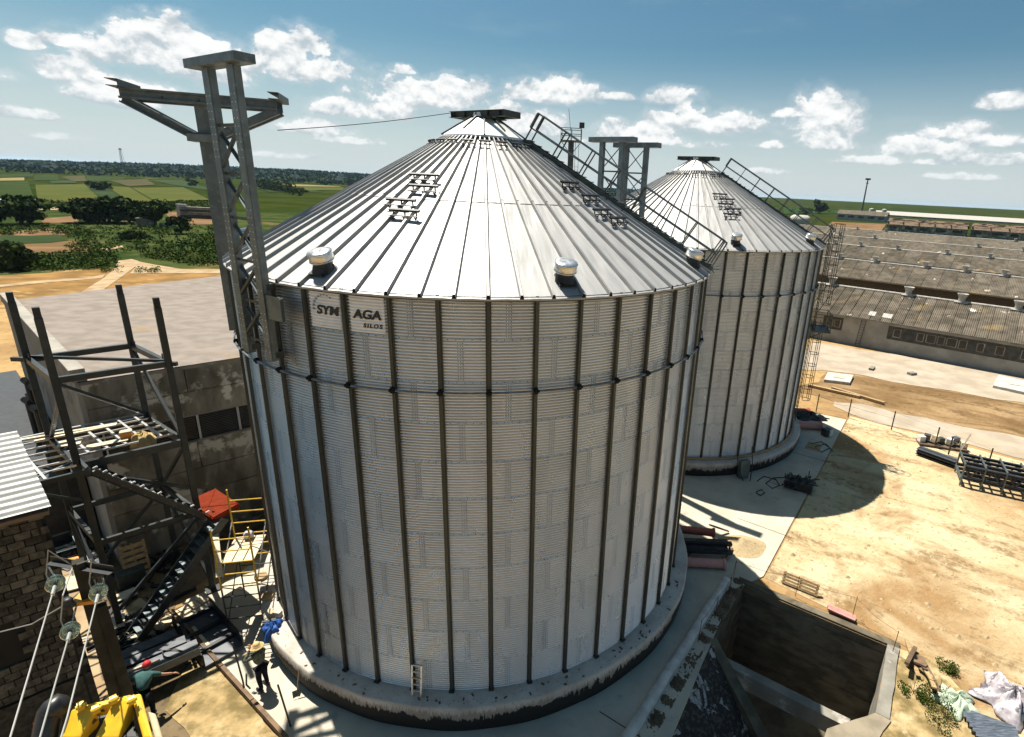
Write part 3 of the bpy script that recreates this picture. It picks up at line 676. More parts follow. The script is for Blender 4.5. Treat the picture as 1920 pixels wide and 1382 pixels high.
def make_silo(loc, phase, label, vents, steps, stair_th, vis, sign):
    root = thing('grain_silo', loc + Vector((0, 0, 1.0)), label, 'silo', 'grain silos')
    pl = MB(); rng = random.Random(5)
    def prof(th): return 9.0 + 0.02 * math.sin(th * 7) + 0.012 * math.sin(th * 23)
    n = 160
    def fn(s, t):
        th = 2 * PI * t; L = [(8.9, -1.0 - loc.z - 0.05), (9.0, -0.55), (9.0, -0.06), (8.95, -0.005), (8.2, 0.0)]
        r, z = L[round(s * 4)]
        return cyl(r * prof(th) / 9.0 if r > 8.5 else r, th, z + (0.01 * math.sin(th * 31) if -0.1 < z < 0 else 0))
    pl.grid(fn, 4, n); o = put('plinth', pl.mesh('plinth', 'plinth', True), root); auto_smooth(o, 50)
    for i in range(RING_N):
        off = phase + DTH * (0.42 + (i % 2))
        for k in range(NST // 2): put('wall_sheet', SHEET, root, (0, 0, i * RH), off + k * SPAN)
    for k in range(NST): put('stiffener', STIFF, root, (0, 0, 0), phase + k * DTH)
    rg = MB(); rz_ = 9.90
    rg.lathe([(8.50, rz_ - 0.033), (8.535, rz_ - 0.02), (8.545, rz_), (8.535, rz_ + 0.02), (8.50, rz_ + 0.033)], 132)
    auto_smooth(put('wind_ring', rg.mesh('wind_ring', 'ring_steel', True), root), 50)
    for k in range(NST): put('ring_clamp', CLAMP, root, (0, 0, rz_), phase + k * DTH)
    tag(put('bolts', bolts_mesh(vis[0], vis[1], phase, sign), root), kind='stuff')
    er = MB(); er.lathe([(8.36, EAVE_Z - 0.16), (8.44, EAVE_Z - 0.15), (8.46, EAVE_Z - 0.02), (8.36, EAVE_Z - 0.0)], 132); put('eave_ring', er.mesh('eave_ring', 'stiffener_steel', True), root)  # eave angle ring; its dark colour paints the shaded gap under the lip
    for k in range(NS):
        a = phase + DR * 0.5 + k * DR
        put('roof_panel', ROOF_LO, root, (0, 0, 0), a); put('roof_panel', ROOF_HI, root, (0, 0, 0), a)
    # collar, struts and the beams that will carry the catwalk
    cm = MB(); cm.lathe([(1.52, rz_cone(1.52) + 0.10), (1.50, rz_cone(1.5) + 0.16), (0.42, rz_cone(0.42) + 0.20), (0.40, rz_cone(0.40) + 0.34), (0.0, rz_cone(0.4) + 0.34)], 48)
    auto_smooth(put('roof_collar', cm.mesh('roof_collar', 'galv_cap', True), root), 30)
    for k in range(10):
        a = PI / 5 * (k + 0.3); m = MB(); p0 = cyl(0.45, a, rz_cone(0.45) + 0.24); p1 = cyl(1.2 if k % 2 else 1.55, a, rz_cone(1.2 if k % 2 else 1.55) + 0.19); m.bar(p0, p1, 0.05, 0.05)
        put('collar_strut', m.mesh('collar_strut', 'frame_dark'), root)
    zt = 4.90 + EAVE_Z
    for s in (-1, 1):
        m = MB(); c = LDIR * (0.36 * s); p = c + PDIR * 1.27; q = c - PDIR * 1.27
        m.ibeam((p.x, p.y, zt), (q.x, q.y, zt), 0.16, 0.21)
        for t in (-1.1, -0.55, 0.0, 0.55, 1.1):
            e = c + PDIR * t; m.box((e.x, e.y, zt), (0.15, 0.02, 0.17), rz=math.atan2(LDIR.y, LDIR.x))
        put('catwalk_beam', m.mesh('catwalk_beam', 'frame_dark'), root)
    m = MB()
    for t in (-1.27, 1.27):
        p = PDIR * t + LDIR * 0.44; q = PDIR * t - LDIR * 0.44; m.chan((p.x, p.y, zt), (q.x, q.y, zt), 0.1, 0.21)
    m.box((0, 0, zt - 0.13), (1.3, 0.95, 0.03), rz=math.atan2(PDIR.y, PDIR.x)); put('beam_plate', m.mesh('beam_plate', 'frame_dark'), root)
    # vents with round caps
    for th in vents:
        th = math.radians(th); q = cyl(7.93, th, rz_cone(7.93) + 0.25)
        b = put('vent_base', VBASE, root, q, th); c = put('vent_cap', VCAP, b); c.location = (0, 0, 0); c.scale = (0.88, 0.88, 0.95); c.rotation_euler = (math.radians(18), 0, 0)
    # rungs on the roof
    for th, rs in steps:
        for j, r in enumerate(rs):
            q = cyl(r, math.radians(th + (0.8 if j % 2 else -0.5) * 3), rz_cone(r) + 0.0)
            o = put('step_bar', STEP, root, q); o.rotation_euler = (math.radians(30), 0, math.radians(th))
    for k in range(NS // 3):
        a = phase + k * 3 * DR; q = cyl(1.86, a, rz_cone(1.86)); o = put('step_bar', STEP, root, q); o.scale = (0.42, 0.7, 0.8); o.rotation_euler = (math.radians(30), 0, a)
    # roof stair with handrails
    a = math.radians(stair_th); rad = Vector((math.sin(a), -math.cos(a), 0)); tan = Vector((math.cos(a), math.sin(a), 0))
    def sp(r, s, h): q = rad * (r + 0.5 * h) + tan * s; return Vector((q.x, q.y, rz_cone(r) + 0.866 * h))
    for s in (-0.42, 0.42):
        m = MB(); m.bar(sp(8.5, s, 0.12), sp(1.5, s, 0.12), 0.05, 0.16); st = put('stair_stringer', m.mesh('stair_stringer', 'frame_dark'), root)
        m = MB(); m.tube([sp(8.45, s, 0.08), sp(8.4, s, 1.15)], 0.03, 6)
        m.tube([sp(8.4, s, 1.15), sp(1.5, s, 1.15)], 0.032, 6); m.tube([sp(8.35, s, 0.62), sp(1.5, s, 0.62)], 0.026, 6)
        m.tube([sp(1.5, s, 0.62), sp(1.5, s, 1.15)], 0.03, 6)
        put('handrail', m.mesh('handrail', 'frame_galv'), st)
        for k in range(8):
            r = 1.55 + k * 0.96; m = MB(); m.bar(sp(r, s, 0.1), sp(r, s, 1.16), 0.065, 0.04); m.bar(sp(r + 0.03, s * 0.98, 0.2), sp(r + 0.34, s, 0.06), 0.03, 0.03)
            put('rail_post', m.mesh('rail_post', 'frame_dark'), st)
    for k in range(26):
        r = 1.6 + k * 0.28; m = MB(); m.bar(sp(r, -0.34, 0.2), sp(r, 0.34, 0.2), 0.2, 0.03); put('stair_tread', m.mesh('stair_tread', 'frame_dark'), root)
    for k in range(12):
        r = 1.7 + k * 0.58; m = MB(); m.bar(sp(r, -0.5, 0.11), sp(r, -0.36, 0.11), 0.04, 0.04); m.bar(sp(r, -0.5, 0.0), sp(r, -0.5, 0.13), 0.04, 0.03); put('stair_bracket', m.mesh('stair_bracket', 'black_steel'), root)
    if sign:
        for k, txt in ((-4, [('SYM', 0.13, 0.0, 0.235)]), (-3, [('AGA', -0.02, 0.0, 0.235), ('SILOS', 0.24, -0.27, 0.10)])):
            a0 = phase + k * DTH + 0.016; a1 = phase + (k + 1) * DTH - 0.016; z0 = EAVE_Z - 1.08; z1 = EAVE_Z - 0.17
            m = MB(); m.grid(lambda s, t: cyl(8.372 - 0.03 * (0.5 - 0.5 * math.cos(2 * PI * 14 * ((z0 + (z1 - z0) * s) % RH) / RH)) ** 2.4, a0 + (a1 - a0) * t, z0 + (z1 - z0) * s), 72, 6)
            sg = put('sign_panel', m.mesh('sign_panel', 'sign_white', True), root)
            am = (a0 + a1) / 2; zm = (z0 + z1) / 2
            for word, dxx, dzz, size in txt:
                cu = bpy.data.curves.new('lettering', 'FONT'); cu.body = word; cu.size = size * 1.36; cu.align_x = 'CENTER'; cu.align_y = 'CENTER'
                cu.shear = 0.16; cu.offset = 0.007 if size > 0.2 else 0.004; cu.space_character = 1.02 if size > 0.2 else 1.35; cu.extrude = 0.004
                if size > 0.2: cu.space_character = 1.0
                to = bpy.data.objects.new('tmp', cu); COL.objects.link(to); bpy.context.view_layer.update()
                me = bpy.data.meshes.new_from_object(to.evaluated_get(bpy.context.evaluated_depsgraph_get())); bpy.data.objects.remove(to)
                kx = 1.12 if word == 'SYM' else (1.1 if word == 'AGA' else 1.15)
                bm_ = __import__('bmesh').new(); bm_.from_mesh(me); g_ = __import__('bmesh').ops.duplicate(bm_, geom=bm_.verts[:] + bm_.edges[:] + bm_.faces[:])
                for v in g_['geom']:
                    if isinstance(v, __import__('bmesh').types.BMVert): v.co.x += 0.014 if size > 0.2 else 0.006; v.co.z += 0.0007
                bm_.to_mesh(me); bm_.free()
                for v in me.vertices:
                    x, y, z = v.co; v.co = cyl(8.377 + z, am + (x * kx + dxx * 0.55) / 8.37, zm + y + dzz)
                me.name = 'lettering'; me.materials.clear(); me.materials.append(MATS['sign_black']); put('lettering', me, sg)
            if k == -4:   # faint broken arc of the emblem above the word
                m = MB()
                for i in range(9):
                    t0 = math.radians(185 - i * 15); t1 = t0 - math.radians(9)
                    pts = [cyl(8.376, am + (0.02 + 0.40 * math.cos(t) * (0.8 + 0.2 * (j % 2))) / 8.37, zm + 0.02 + (0.36 + 0.03 * j) * math.sin(t)) for t in (t0, t1) for j in (0, 1)]
                    m.add(pts, [(0, 1, 3, 2)])
                put('emblem', m.mesh('emblem', 'sign_blue'), sg)
    return root
silo1 = make_silo(Vector((0, 0, 0)), PH1, 'large near corrugated steel grain silo with conical roof and white lettered sign', (-19.8, 25.6, 72.0, 117, -65),
                  [(-14, (3.95, 4.5, 5.2, 5.65)), (55, (3.95, 4.6, 5.3, 5.7))], 82, (-1.5, 1.75), True)
silo2 = make_silo(S2, PH2, 'second corrugated steel grain silo behind with caged ladder on its right side', (8.1, 51.2, 96, -37),
                  [(13.5, (3.9, 4.35, 4.8, 5.25, 5.7))], 77, (-1.0, 1.5), False)

# caged ladder up the right side of the far silo (a part of it)
a = math.radians(77); rad = Vector((math.sin(a), -math.cos(a), 0)); tan = Vector((math.cos(a), math.sin(a), 0)); base = S2 + Vector((0, 0, 1.0))
def lp(r, s, z): q = S2 + rad * r + tan * s; return Vector((q.x, q.y, z))
def cage(z0, z1, r0, parent, s0=0.0):
    m = MB()
    for s in (-0.24, 0.24): m.bar(lp(r0, s0 + s, z0 - 1.0), lp(r0, s0 + s, z1), 0.05, 0.03, up=tan)
    k = int((z1 - z0 + 1.0) / 0.3)
    for i in range(k): m.bar(lp(r0, s0 - 0.24, z0 - 0.9 + i * 0.3), lp(r0, s0 + 0.24, z0 - 0.9 + i * 0.3), 0.025, 0.025)
    lad = m.build('ladder', 'frame_dark', parent)
    h = MB(); z = z0 + 0.9
    while z <= z1 + 0.05:
        h.tube([lp(r0 + 0.38 - 0.38 * math.cos(t), s0 - 0.36 * math.sin(t), z) for t in [PI * 2 * i / 12 for i in range(2, 11)]] , 0.022, 5); z += 0.85
    for t in [PI * 2 * i / 12 for i in (2, 4, 6, 8, 10)]:
        h.tube([lp(r0 + 0.38 - 0.38 * math.cos(t), s0 - 0.36 * math.sin(t), zz) for zz in (z0 + 0.9, z1)], 0.022, 5)
    h.build('ladder_cage', 'frame_dark', lad)
cage(1.6, 8.2, 8.75, silo2, 0.5); cage(8.6, 14.6, 8.75, silo2, -0.35)
m = MB()
m.add([lp(8.6, -0.8, 7.75), lp(9.75, -0.8, 7.75), lp(9.75, 1.1, 7.75), lp(8.6, 1.1, 7.75)], [(0, 1, 2, 3)])
for q0, q1 in ((lp(8.6, -0.8, 7.72), lp(9.75, -0.8, 7.72)), (lp(9.75, -0.8, 7.72), lp(9.75, 1.1, 7.72)), (lp(8.6, 1.1, 7.72), lp(9.75, 1.1, 7.72))):
    m.bar(q0, q1, 0.05, 0.12)
for q in (lp(9.72, -0.78, 0), lp(9.72, 0.15, 0), lp(9.72, 1.08, 0)): m.bar((q.x, q.y, 7.75), (q.x, q.y, 8.85), 0.045, 0.045)
for z in (8.3, 8.85): m.bar(lp(9.72, -0.78, z), lp(9.72, 1.08, z), 0.04, 0.04); m.bar(lp(8.6, 1.08, z), lp(9.72, 1.08, z), 0.04, 0.04); m.bar(lp(8.6, -0.78, z), lp(9.72, -0.78, z), 0.04, 0.04)
m.bar(lp(8.5, 0.1, 6.9), lp(9.7, 0.1, 7.7), 0.06, 0.06); m.build('ladder_landing', 'frame_dark', silo2)
# brown timber ring left at the foot of the far silo's sheets
m = MB(); m.lathe([(8.47, 0.0), (8.60, 0.0), (8.60, 0.11), (8.47, 0.13)], 120, a0=-PI * 0.95, a1=PI * 0.12); put('foot_strip', m.mesh('foot_strip', 'wood', True), silo2)

# ------------------------------------------------------------------ frames that will carry the catwalk
def column(m, x, y, z0, z1, w=0.3, d=0.2, ang=None, mi=0):
    up = -PDIR if ang is None else Vector((math.cos(ang), math.sin(ang), 0)); m.chan((x, y, z0), (x, y, z1), d, w, 0.02, up=up, lip=0.05); return m
def bolts_col(m, x, y, z0, z1, w, d):
    z = z0
    nrm = Vector((x, y, 0)) - Vector((x, y, 0))
    f = -LDIR * (d / 2 + 0.006)
    while z < z1:
        for s in (-0.075, 0.075):
            q = Vector((x, y, z)) + f + PDIR * s; m.box(q, (0.022, 0.014, 0.022), rz=math.atan2(PDIR.y, PDIR.x))
        z += 0.17 if (int(z * 1.2) % 3) else 0.6
tf = thing('catwalk_support', (-4.2, -7.6, 0), 'tall grey steel portal bolted to the near silo wall with box beam on top', 'steel frame', 'steel frames for the catwalk')
c2 = Vector((-4.2, -7.6, 0)); c1 = c2 + PDIR * 1.17
for c in (c2, c1):
    m = MB(); column(m, c.x, c.y, 11.25, 18.24, 0.28, 0.18); o = m.build('column', 'frame_galv', tf)
    b = MB(); bolts_col(b, c.x, c.y, 11.5, 18.0, 0.28, 0.18); tag(b.build('bolts', 'galv_cap', o), kind='stuff')
m = MB(); p = c2 - PDIR * 0.55; q = c1 + PDIR * 0.72; m.bar((p.x, p.y, 18.36), (q.x, q.y, 18.36), 0.46, 0.2); o = bevel(m.build('top_beam', 'frame_galv', tf), 0.015)
zz = [11.7, 12.75, 13.8, 14.85, 15.9, 17.0]
for i, z in enumerate(zz):
    m = MB(); m.angle((c2.x, c2.y, z), (c1.x, c1.y, z), 0.07); m.build('rung', 'frame_dark', tf)
    if i < len(zz) - 1:
        for a_, b_ in ((c2, c1), (c1, c2)):
            off_ = -LDIR * (0.06 if a_ is c2 else 0.0)
            m = MB(); m.angle(Vector((a_.x, a_.y, zz[i + 1] - 0.05)) + off_, Vector((b_.x, b_.y, z + 0.05)) + off_, 0.07); m.build('brace', 'frame_dark' if a_ is c2 else 'frame_galv', tf)
m = MB(); p = c2 - LDIR * 0.05 - PDIR * 0.12; q = c2 - PDIR * 0.78 - LDIR * 0.02; m.bar((p.x, p.y, 12.72), (q.x, q.y, 12.72), 0.03, 0.62, mi=0); m.bar((q.x, q.y, 12.43), (q.x, q.y, 13.01), 0.14, 0.05); m.build('wall_bracket', 'frame_galv', tf)
for z in (11.4, 13.2):
    for c in (c1, c2):
        q = c.normalized() * 8.45; m = MB(); m.bar((c.x, c.y, z), (q.x, q.y, z), 0.3, 0.16); m.build('wall_bracket', 'frame_dark', tf)

ws = thing('winged_support', (-8.4, -2.6, 0), 'single steel column with two outstretched braced arms behind the tall portal', 'steel frame', 'steel frames for the catwalk')
c3 = Vector((-8.4, -2.6, 0)); ud = Vector((0.955, 0.295, 0)); nd = Vector((-0.295, 0.955, 0))
m = MB(); m.chan((c3.x, c3.y, 10.6), (c3.x, c3.y, 18.15), 0.22, 0.38, 0.02, up=ud, lip=0.05); m.build('column', 'frame_galv', ws)
A = c3 - ud * 2.0; B = c3 + ud * 2.2
for s in (-0.42, 0.42):
    m = MB(); p = A + nd * s; q = B + nd * s; m.chan((p.x, p.y, 18.02), (q.x, q.y, 18.02), 0.12, 0.3, 0.018, lip=0.04); m.build('arm', 'frame_galv', ws)
for e, r in ((A, 1), (B, -1)):
    m = MB(); p = e + nd * 0.75; q = e - nd * 0.75; m.chan((p.x, p.y, 18.26), (q.x, q.y, 18.26), 0.3, 0.2, 0.018); m.build('end_beam', 'frame_dark', ws)
    for s in (-0.3, 0.3):
        m = MB(); p = e + nd * s; q = c3 - ud * (0.28 * r) + nd * s * 0.7; m.chan((p.x, p.y, 17.88), (q.x, q.y, 16.95), 0.14, 0.24, 0.016, lip=0.03); m.build('diagonal_strut', 'frame_galv', ws)
m = MB(); p = c3 - ud * 0.45; q = c3 + ud * 0.5; m.bar((p.x, p.y, 16.9), (q.x, q.y, 16.9), 0.7, 0.22); m.build('strut_plate', 'frame_galv', ws)
for t in (-0.9, -0.3, 0.3):
    m = MB(); p = c3 + ud * (t * 1.6) + nd * 0.42; q = c3 + ud * (t * 1.6 + 0.5) - nd * 0.42; m.angle((p.x, p.y, 18.02), (q.x, q.y, 17.98), 0.08); m.build('brace', 'frame_dark', ws)
m = MB(); q = c3.normalized() * 8.4; m.bar((c3.x, c3.y, 11.6), (q.x, q.y, 11.6), 0.3, 0.3); m.build('wall_bracket', 'frame_galv', ws)

def portal(base, label):
    t = thing('portal_frame', (base.x, base.y, 0), label, 'steel frame', 'steel frames for the catwalk')
    p1, p2 = base + PDIR * 0.575, base - PDIR * 0.575
    for p in (p1, p2):
        m = MB(); column(m, p.x, p.y, 0.0, 18.2 + base.z, 0.24, 0.2); m.build('column', 'frame_galv', t)
    a_, b_ = base + PDIR * 1.28, base - PDIR * 1.28
    m = MB(); m.bar((a_.x, a_.y, 18.32 + base.z), (b_.x, b_.y, 18.32 + base.z), 0.5, 0.24); bevel(m.build('top_beam', 'frame_galv', t), 0.012)
    z = 1.0; i = 0
    while z < 17.5:
        m = MB(); m.angle((p1.x, p1.y, z), (p2.x, p2.y, z), 0.07); m.build('rung', 'frame_dark', t)
        for s in (0, 1):
            u1, u2 = (p1, p2) if s else (p2, p1); m = MB(); m.bar((u1.x, u1.y, z + 0.05), (u2.x, u2.y, z + 1.25), 0.075, 0.02, off=(0.02 * (1 if s else -1), 0)); m.build('brace', 'frame_dark', t)
        z += 1.32; i += 1
    return t
portal(Vector((4.85, 7.9, 0)), 'left one of two slim steel portal frames with cross bracing between the silos')
portal(Vector((6.12, 8.715, -0.14)), 'right one of two slim steel portal frames with cross bracing between the silos')
cb = MB(); pA = Vector((-1.2, 0.75, 18.42)); pB = Vector((-6.4, -2.05, 17.3)); cb.tube([pA.lerp(pB, i / 10) - Vector((0, 0, 0.07 * math.sin(PI * i / 10))) for i in range(11)], 0.014, 5)
tag(cb.build('guy_cable', 'black_cable'), 'thin dark cable stretched from the near silo top to the winged steel frame', 'cable')

# ------------------------------------------------------------------ concrete building on the left
wd = Vector((math.cos(math.radians(45.8)), math.sin(math.radians(45.8)), 0)); wn = Vector((wd.y, -wd.x, 0))   # wall direction, outward normal
cor = Vector((-14.87, -2.28, 0)); ROOFZ = 8.05
hall = thing('concrete_hall', cor, 'long flat-roofed concrete panel hall with a dark ribbon window behind the steel tower', 'building')
LEN = 16.0
bands = [(-0.1, 1.15), (1.18, 2.30), (2.33, 3.45), (3.48, 4.72), (5.95, 7.0), (7.03, ROOFZ)]
for bi, (z0, z1) in enumerate(bands):
    x = 0.0; k = 0; ln = 3.2 if bi % 2 else 2.7
    while x < LEN:
        x1 = min(x + ln, LEN); m = MB(); p = cor + wd * (x + 0.012); q = cor + wd * (x1 - 0.012); pr = random.Random(bi * 31 + k).uniform(0, 0.03) + (0.05 if bi == 5 else 0)
        p = p - wn * (0.15 - pr); q = q - wn * (0.15 - pr); m.bar((p.x, p.y, (z0 + z1) / 2), (q.x, q.y, (z0 + z1) / 2), 0.3, z1 - z0)
        o = m.build('wall_panel', 'concrete_wall', hall); bevel(o, 0.015, 1); x = x1; k += 1
m = MB(); p = cor - wn * 0.28; q = p + wd * LEN; m.bar((p.x, p.y, 3.9), (q.x, q.y, 3.9), 0.1, 8.0); m.build('joint_filler', 'mortar', hall)
m = MB(); p = cor - wn * 0.05 + wd * 0.1; q = p + wd * (LEN - .2); m.bar((p.x, p.y, 4.74), (q.x, q.y, 4.74), 0.22, 0.05); m.bar((p.x, p.y, 5.93), (q.x, q.y, 5.93), 0.14, 0.04); m.build('window_sill', 'concrete_old', hall)
x = 0.3
for i, w in enumerate((1.5, 1.55, 1.5, 1.5, 1.5, 1.5, 1.5, 1.5)):
    m = MB(); p = cor + wd * (x + 0.06) - wn * 0.14; q = cor + wd * (x + w - 0.06) - wn * 0.14; m.bar((p.x, p.y, 5.335), (q.x, q.y, 5.335), 0.03, 1.14); wo_ = m.build('window', 'window_dark', hall)
    for s in (x, x + w):
        m = MB(); p = cor + wd * s - wn * 0.08; m.bar((p.x, p.y, 4.77), (p.x, p.y, 5.91), 0.06, 0.06, up=wd); m.build('window_frame', 'frame_white', wo_)
    m = MB()
    for k in range(14):
        z = 4.84 + k * 0.077; p = cor + wd * (x + 0.06) - wn * 0.105; q = cor + wd * (x + w - 0.06) - wn * 0.105; m.bar((p.x, p.y, z), (q.x, q.y, z), 0.015, 0.02)
    m.build('louvre_slats', 'dark_band', wo_); x += w + 0.02
# roof slab
NL = cor + Vector((0, 0, 0)); FLp = gp(14, 568, ROOFZ); FRp = gp(420, 520, ROOFZ); NR = cor + wd * LEN
far_dir = (FRp - FLp).normalized(); FR2 = FRp + far_dir * 9
m = MB()
quad = [NL + wn * 0.10 - wd * 0.05, NR + wn * 0.10, Vector((FR2.x, FR2.y, 0)), Vector((FLp.x, FLp.y, 0))]
rngr = random.Random(4)
def rf(s, t):
    a = quad[0].lerp(quad[1], t); b = quad[3].lerp(quad[2], t); p = a.lerp(b, s); return (p.x, p.y, ROOFZ + 0.14 + 0.02 * math.sin(s * 34) * math.sin(t * 5) + rngr.uniform(-0.006, 0.006))
m.grid(rf, 40, 40); auto_smooth(m.build('roof', 'roof_screed', hall), 40)
m = MB(); m.poly([(p.x, p.y) for p in quad], ROOFZ - 0.02, ROOFZ + 0.1); m.build('roof_slab', 'concrete_old', hall)
# gable wall with parapet running away to the left
gd = (Vector((FLp.x, FLp.y, 0)) - cor).normalized(); gn = Vector((-gd.y, gd.x, 0))
if gn.y > 0: gn = -gn
glen = (Vector((FLp.x, FLp.y, 0)) - cor).length
nseg = 4
for i in range(nseg):
    m = MB(); p = cor + gd * (0.02 + i * glen / nseg) - gn * 0.0; q = cor + gd * ((i + 1) * glen / nseg - 0.015)
    m.bar((p.x, p.y, 4.0), (q.x, q.y, 4.0), 0.3, 8.3, off=(0.0, 0)); roughen(m.build('gable_panel', 'concrete_gable', hall), 0.008, 4, i)
for i in range(7):
    m = MB(); p = cor + gd * (-0.05 + i * glen / 7) ; q = cor + gd * ((i + 1) * glen / 7 - 0.02); m.bar((p.x, p.y, 8.42), (q.x, q.y, 8.42), 0.46, 0.5); bevel(m.build('parapet_block', 'concrete_gable', hall), 0.03)
# body of the hall so that no light leaks through
m = MB(); m.poly([(p - wn * 0.35 if i < 2 else p) .to_2d() for i, p in enumerate(quad)], -0.1, ROOFZ - 0.05); m.build('hall_core', 'mortar', hall)

lt = thing('dark_filler', cor + gd * 6 + gn * 2.2, 'added dark block filling a dark corner, with upright pipes against the hall end wall', 'dark block')  # dark mass added so the corner beside the gable reads dark
m = MB(); pz = [cor + gd * 3.2 + gn * 0.25, cor + gd * 22 + gn * 0.25, cor + gd * 22 + gn * 9, cor + gd * 3.2 + gn * 3.4]; m.poly([p.to_2d() for p in pz], 0, 3.2); m.build('roof_block', 'black_steel', lt)
for k in range(5):
    m = MB(); q = cor + gd * (3.6 + 1.5 * k) + gn * (0.7 + 0.25 * (k % 2)); m.tube([(q.x, q.y, 0), (q.x, q.y, 5.2 + 0.5 * (k % 3)), (q.x + 0.4, q.y - 0.5, 5.6 + .5 * (k % 3))], 0.14, 10); m.build('pipe', 'black_steel', lt)

# ------------------------------------------------------------------ limestone block building at the lower left
bw = Vector((math.cos(math.radians(45)), math.sin(math.radians(45)), 0)); bb = Vector((math.cos(math.radians(142)), math.sin(math.radians(142)), 0))
bc = Vector((-8.22, -10.56, 0)); BZ = 8.35
brick = thing('block_building', bc, 'dark limestone block building with a white corrugated roof at the lower left corner', 'building')
bn_ = Vector((bw.y, -bw.x, 0))
BM = MB(); BM.box((0, 0, 0), (0.26, 0.12, 0.178)); BLK = BM.mesh('block', 'limestone')
BLK2 = MB().box((0, 0, 0), (0.26, 0.12, 0.178)); 
for v in range(8):
    x, y, z = BLK2.v[v]; BLK2.v[v] = (x * (1.04 if z > 0 else .97), y, z + (0.006 if x > 0 else -0.004))
BLK2 = BLK2.mesh('block', 'limestone')
rows = 24
for r in range(rows):
    z = BZ - 0.12 - r * 0.196
    for k in range(13):
        s = -0.15 - k * 0.28 - (0.14 if r % 2 else 0)
        if s < -3.6: continue
        if 13 <= r <= 18 and -1.75 < s < -0.98: continue
        rr_ = random.Random(r * 17 + k); o = put('block', BLK if (r + k) % 3 else BLK2, brick); q = bw * s + bn_ * (-0.06 + rr_.uniform(-0.014, 0.014)); o.location = (q.x, q.y, z); o.rotation_euler = (0, rr_.uniform(-0.012, 0.012), math.radians(45) + rr_.uniform(-.02, .02))
    # returning end of the corner
    if r % 2 == 0:
        o = put('block', BLK, brick); q = bb * 0.13 - bw * 0.06; o.location = (q.x, q.y, z); o.rotation_euler = (0, 0, math.radians(142))
m = MB(); p = bc - bn_ * 0.12; q = p - bw * 6; m.bar((p.x, p.y, BZ / 2), (q.x, q.y, BZ / 2), 0.1, BZ)
p = bc - bw * 0.12; q = p + bb * 7; m.bar((p.x, p.y, BZ / 2), (q.x, q.y, BZ / 2), 0.1, BZ); m.build('mortar_bed', 'mortar', brick)
# lower part of the wall below the picture: one rendered mass
m = MB(); p = bc - bn_ * 0.06; q = p - bw * 6; m.bar((p.x, p.y, 1.75), (q.x, q.y, 1.75), 0.12, 3.6); m.build('lower_wall', 'limestone', brick)
m = MB(); wc = bc - bw * 1.37; p = wc - bw * 0.34 - bn_ * 0.10; q = wc + bw * 0.36 - bn_ * 0.10; m.bar((p.x, p.y, BZ - 3.17), (q.x, q.y, BZ - 3.17), 0.04, 1.06); wx = m.build('window', 'window_dark', brick)
m = MB(); g = wc + bn_ * 0.02 - bw * 0.1; m.lathe([(0.0, 0.09), (0.06, 0.07), (0.09, 0.0), (0.07, -0.03), (0.02, -0.1)], 12, (g.x, g.y, BZ - 3.42)); auto_smooth(m.build('wall_lamp', 'frame_galv', wx))
m = MB(); g = bc - bw * 1.6 + bn_ * 0.06; m.bar((g.x, g.y, BZ - 1.9), (g.x + bn_.x * .3, g.y + bn_.y * .3, BZ - 1.95), 0.2, 0.14); m.build('lamp_bracket', 'black_steel', brick)
# corrugated roof, rising away from the eave; ribs run along the wall
v = ray(17, 810); vv = ray(78, 945)
best = None
for pt in np.linspace(0.0, 0.9, 90):
    for ln in np.linspace(2, 9, 60):
        q = np.array([bc.x, bc.y, BZ + 0.1]) + np.array([bb.x, bb.y, pt]) * ln; d = q - CAM; dep = d @ FW
        X, Y = d @ RT / dep, -(d @ UP) / dep; e = math.hypot(PPX + F * (X * _cr - Y * _sr) - 17, PPY + F * (X * _sr + Y * _cr) - 810)
        if best is None or e < best[0] - 1e-6: best = (e, pt, ln)
pt, ln = best[1], best[2]
rise = Vector((bb.x, bb.y, pt)); 
def roofsheet(l0, l1, lift):
    m = MB(); nr = 8 * int(round((l1 - l0) / 0.23))
    def fn(s, t):
        l = l0 + (l1 - l0) * s; h = 0.035 * math.cos(2 * PI * s * (l1 - l0) / 0.23) + lift + (0.01 * s)
        p = bc + bn_ * 0.22 + rise * l + bw * (0.16 - 6.0 * t); return (p.x, p.y, p.z + BZ + 0.12 + h)
    m.grid(fn, nr, 1); return m
ns_ = 5
for i in range(ns_):
    o = roofsheet(i * ln / ns_ - 0.02, (i + 1) * ln / ns_ + 0.03, 0.012 * i % 0.03).build('roof_sheet', 'white_sheet', brick, smooth=True)
m = MB(); p = bc + bn_ * 0.12 + bw * 0.1; q = p - bw * 6; m.bar((p.x, p.y, BZ + 0.02), (q.x, q.y, BZ + 0.02), 0.3, 0.09); m.build('eave_board', 'wood_dark', brick)
m = MB(); p = bc + bw * 0.04 + Vector((0, 0, BZ)); q = p + rise * ln; m.bar(p, q, 0.12, 0.12); m.add([bc + Vector((0, 0, BZ)), bc + rise * ln + Vector((0, 0, BZ)), bc + bb * ln + Vector((0, 0, BZ))], [(0, 1, 2)]); m.build('gable_end', 'limestone', brick)

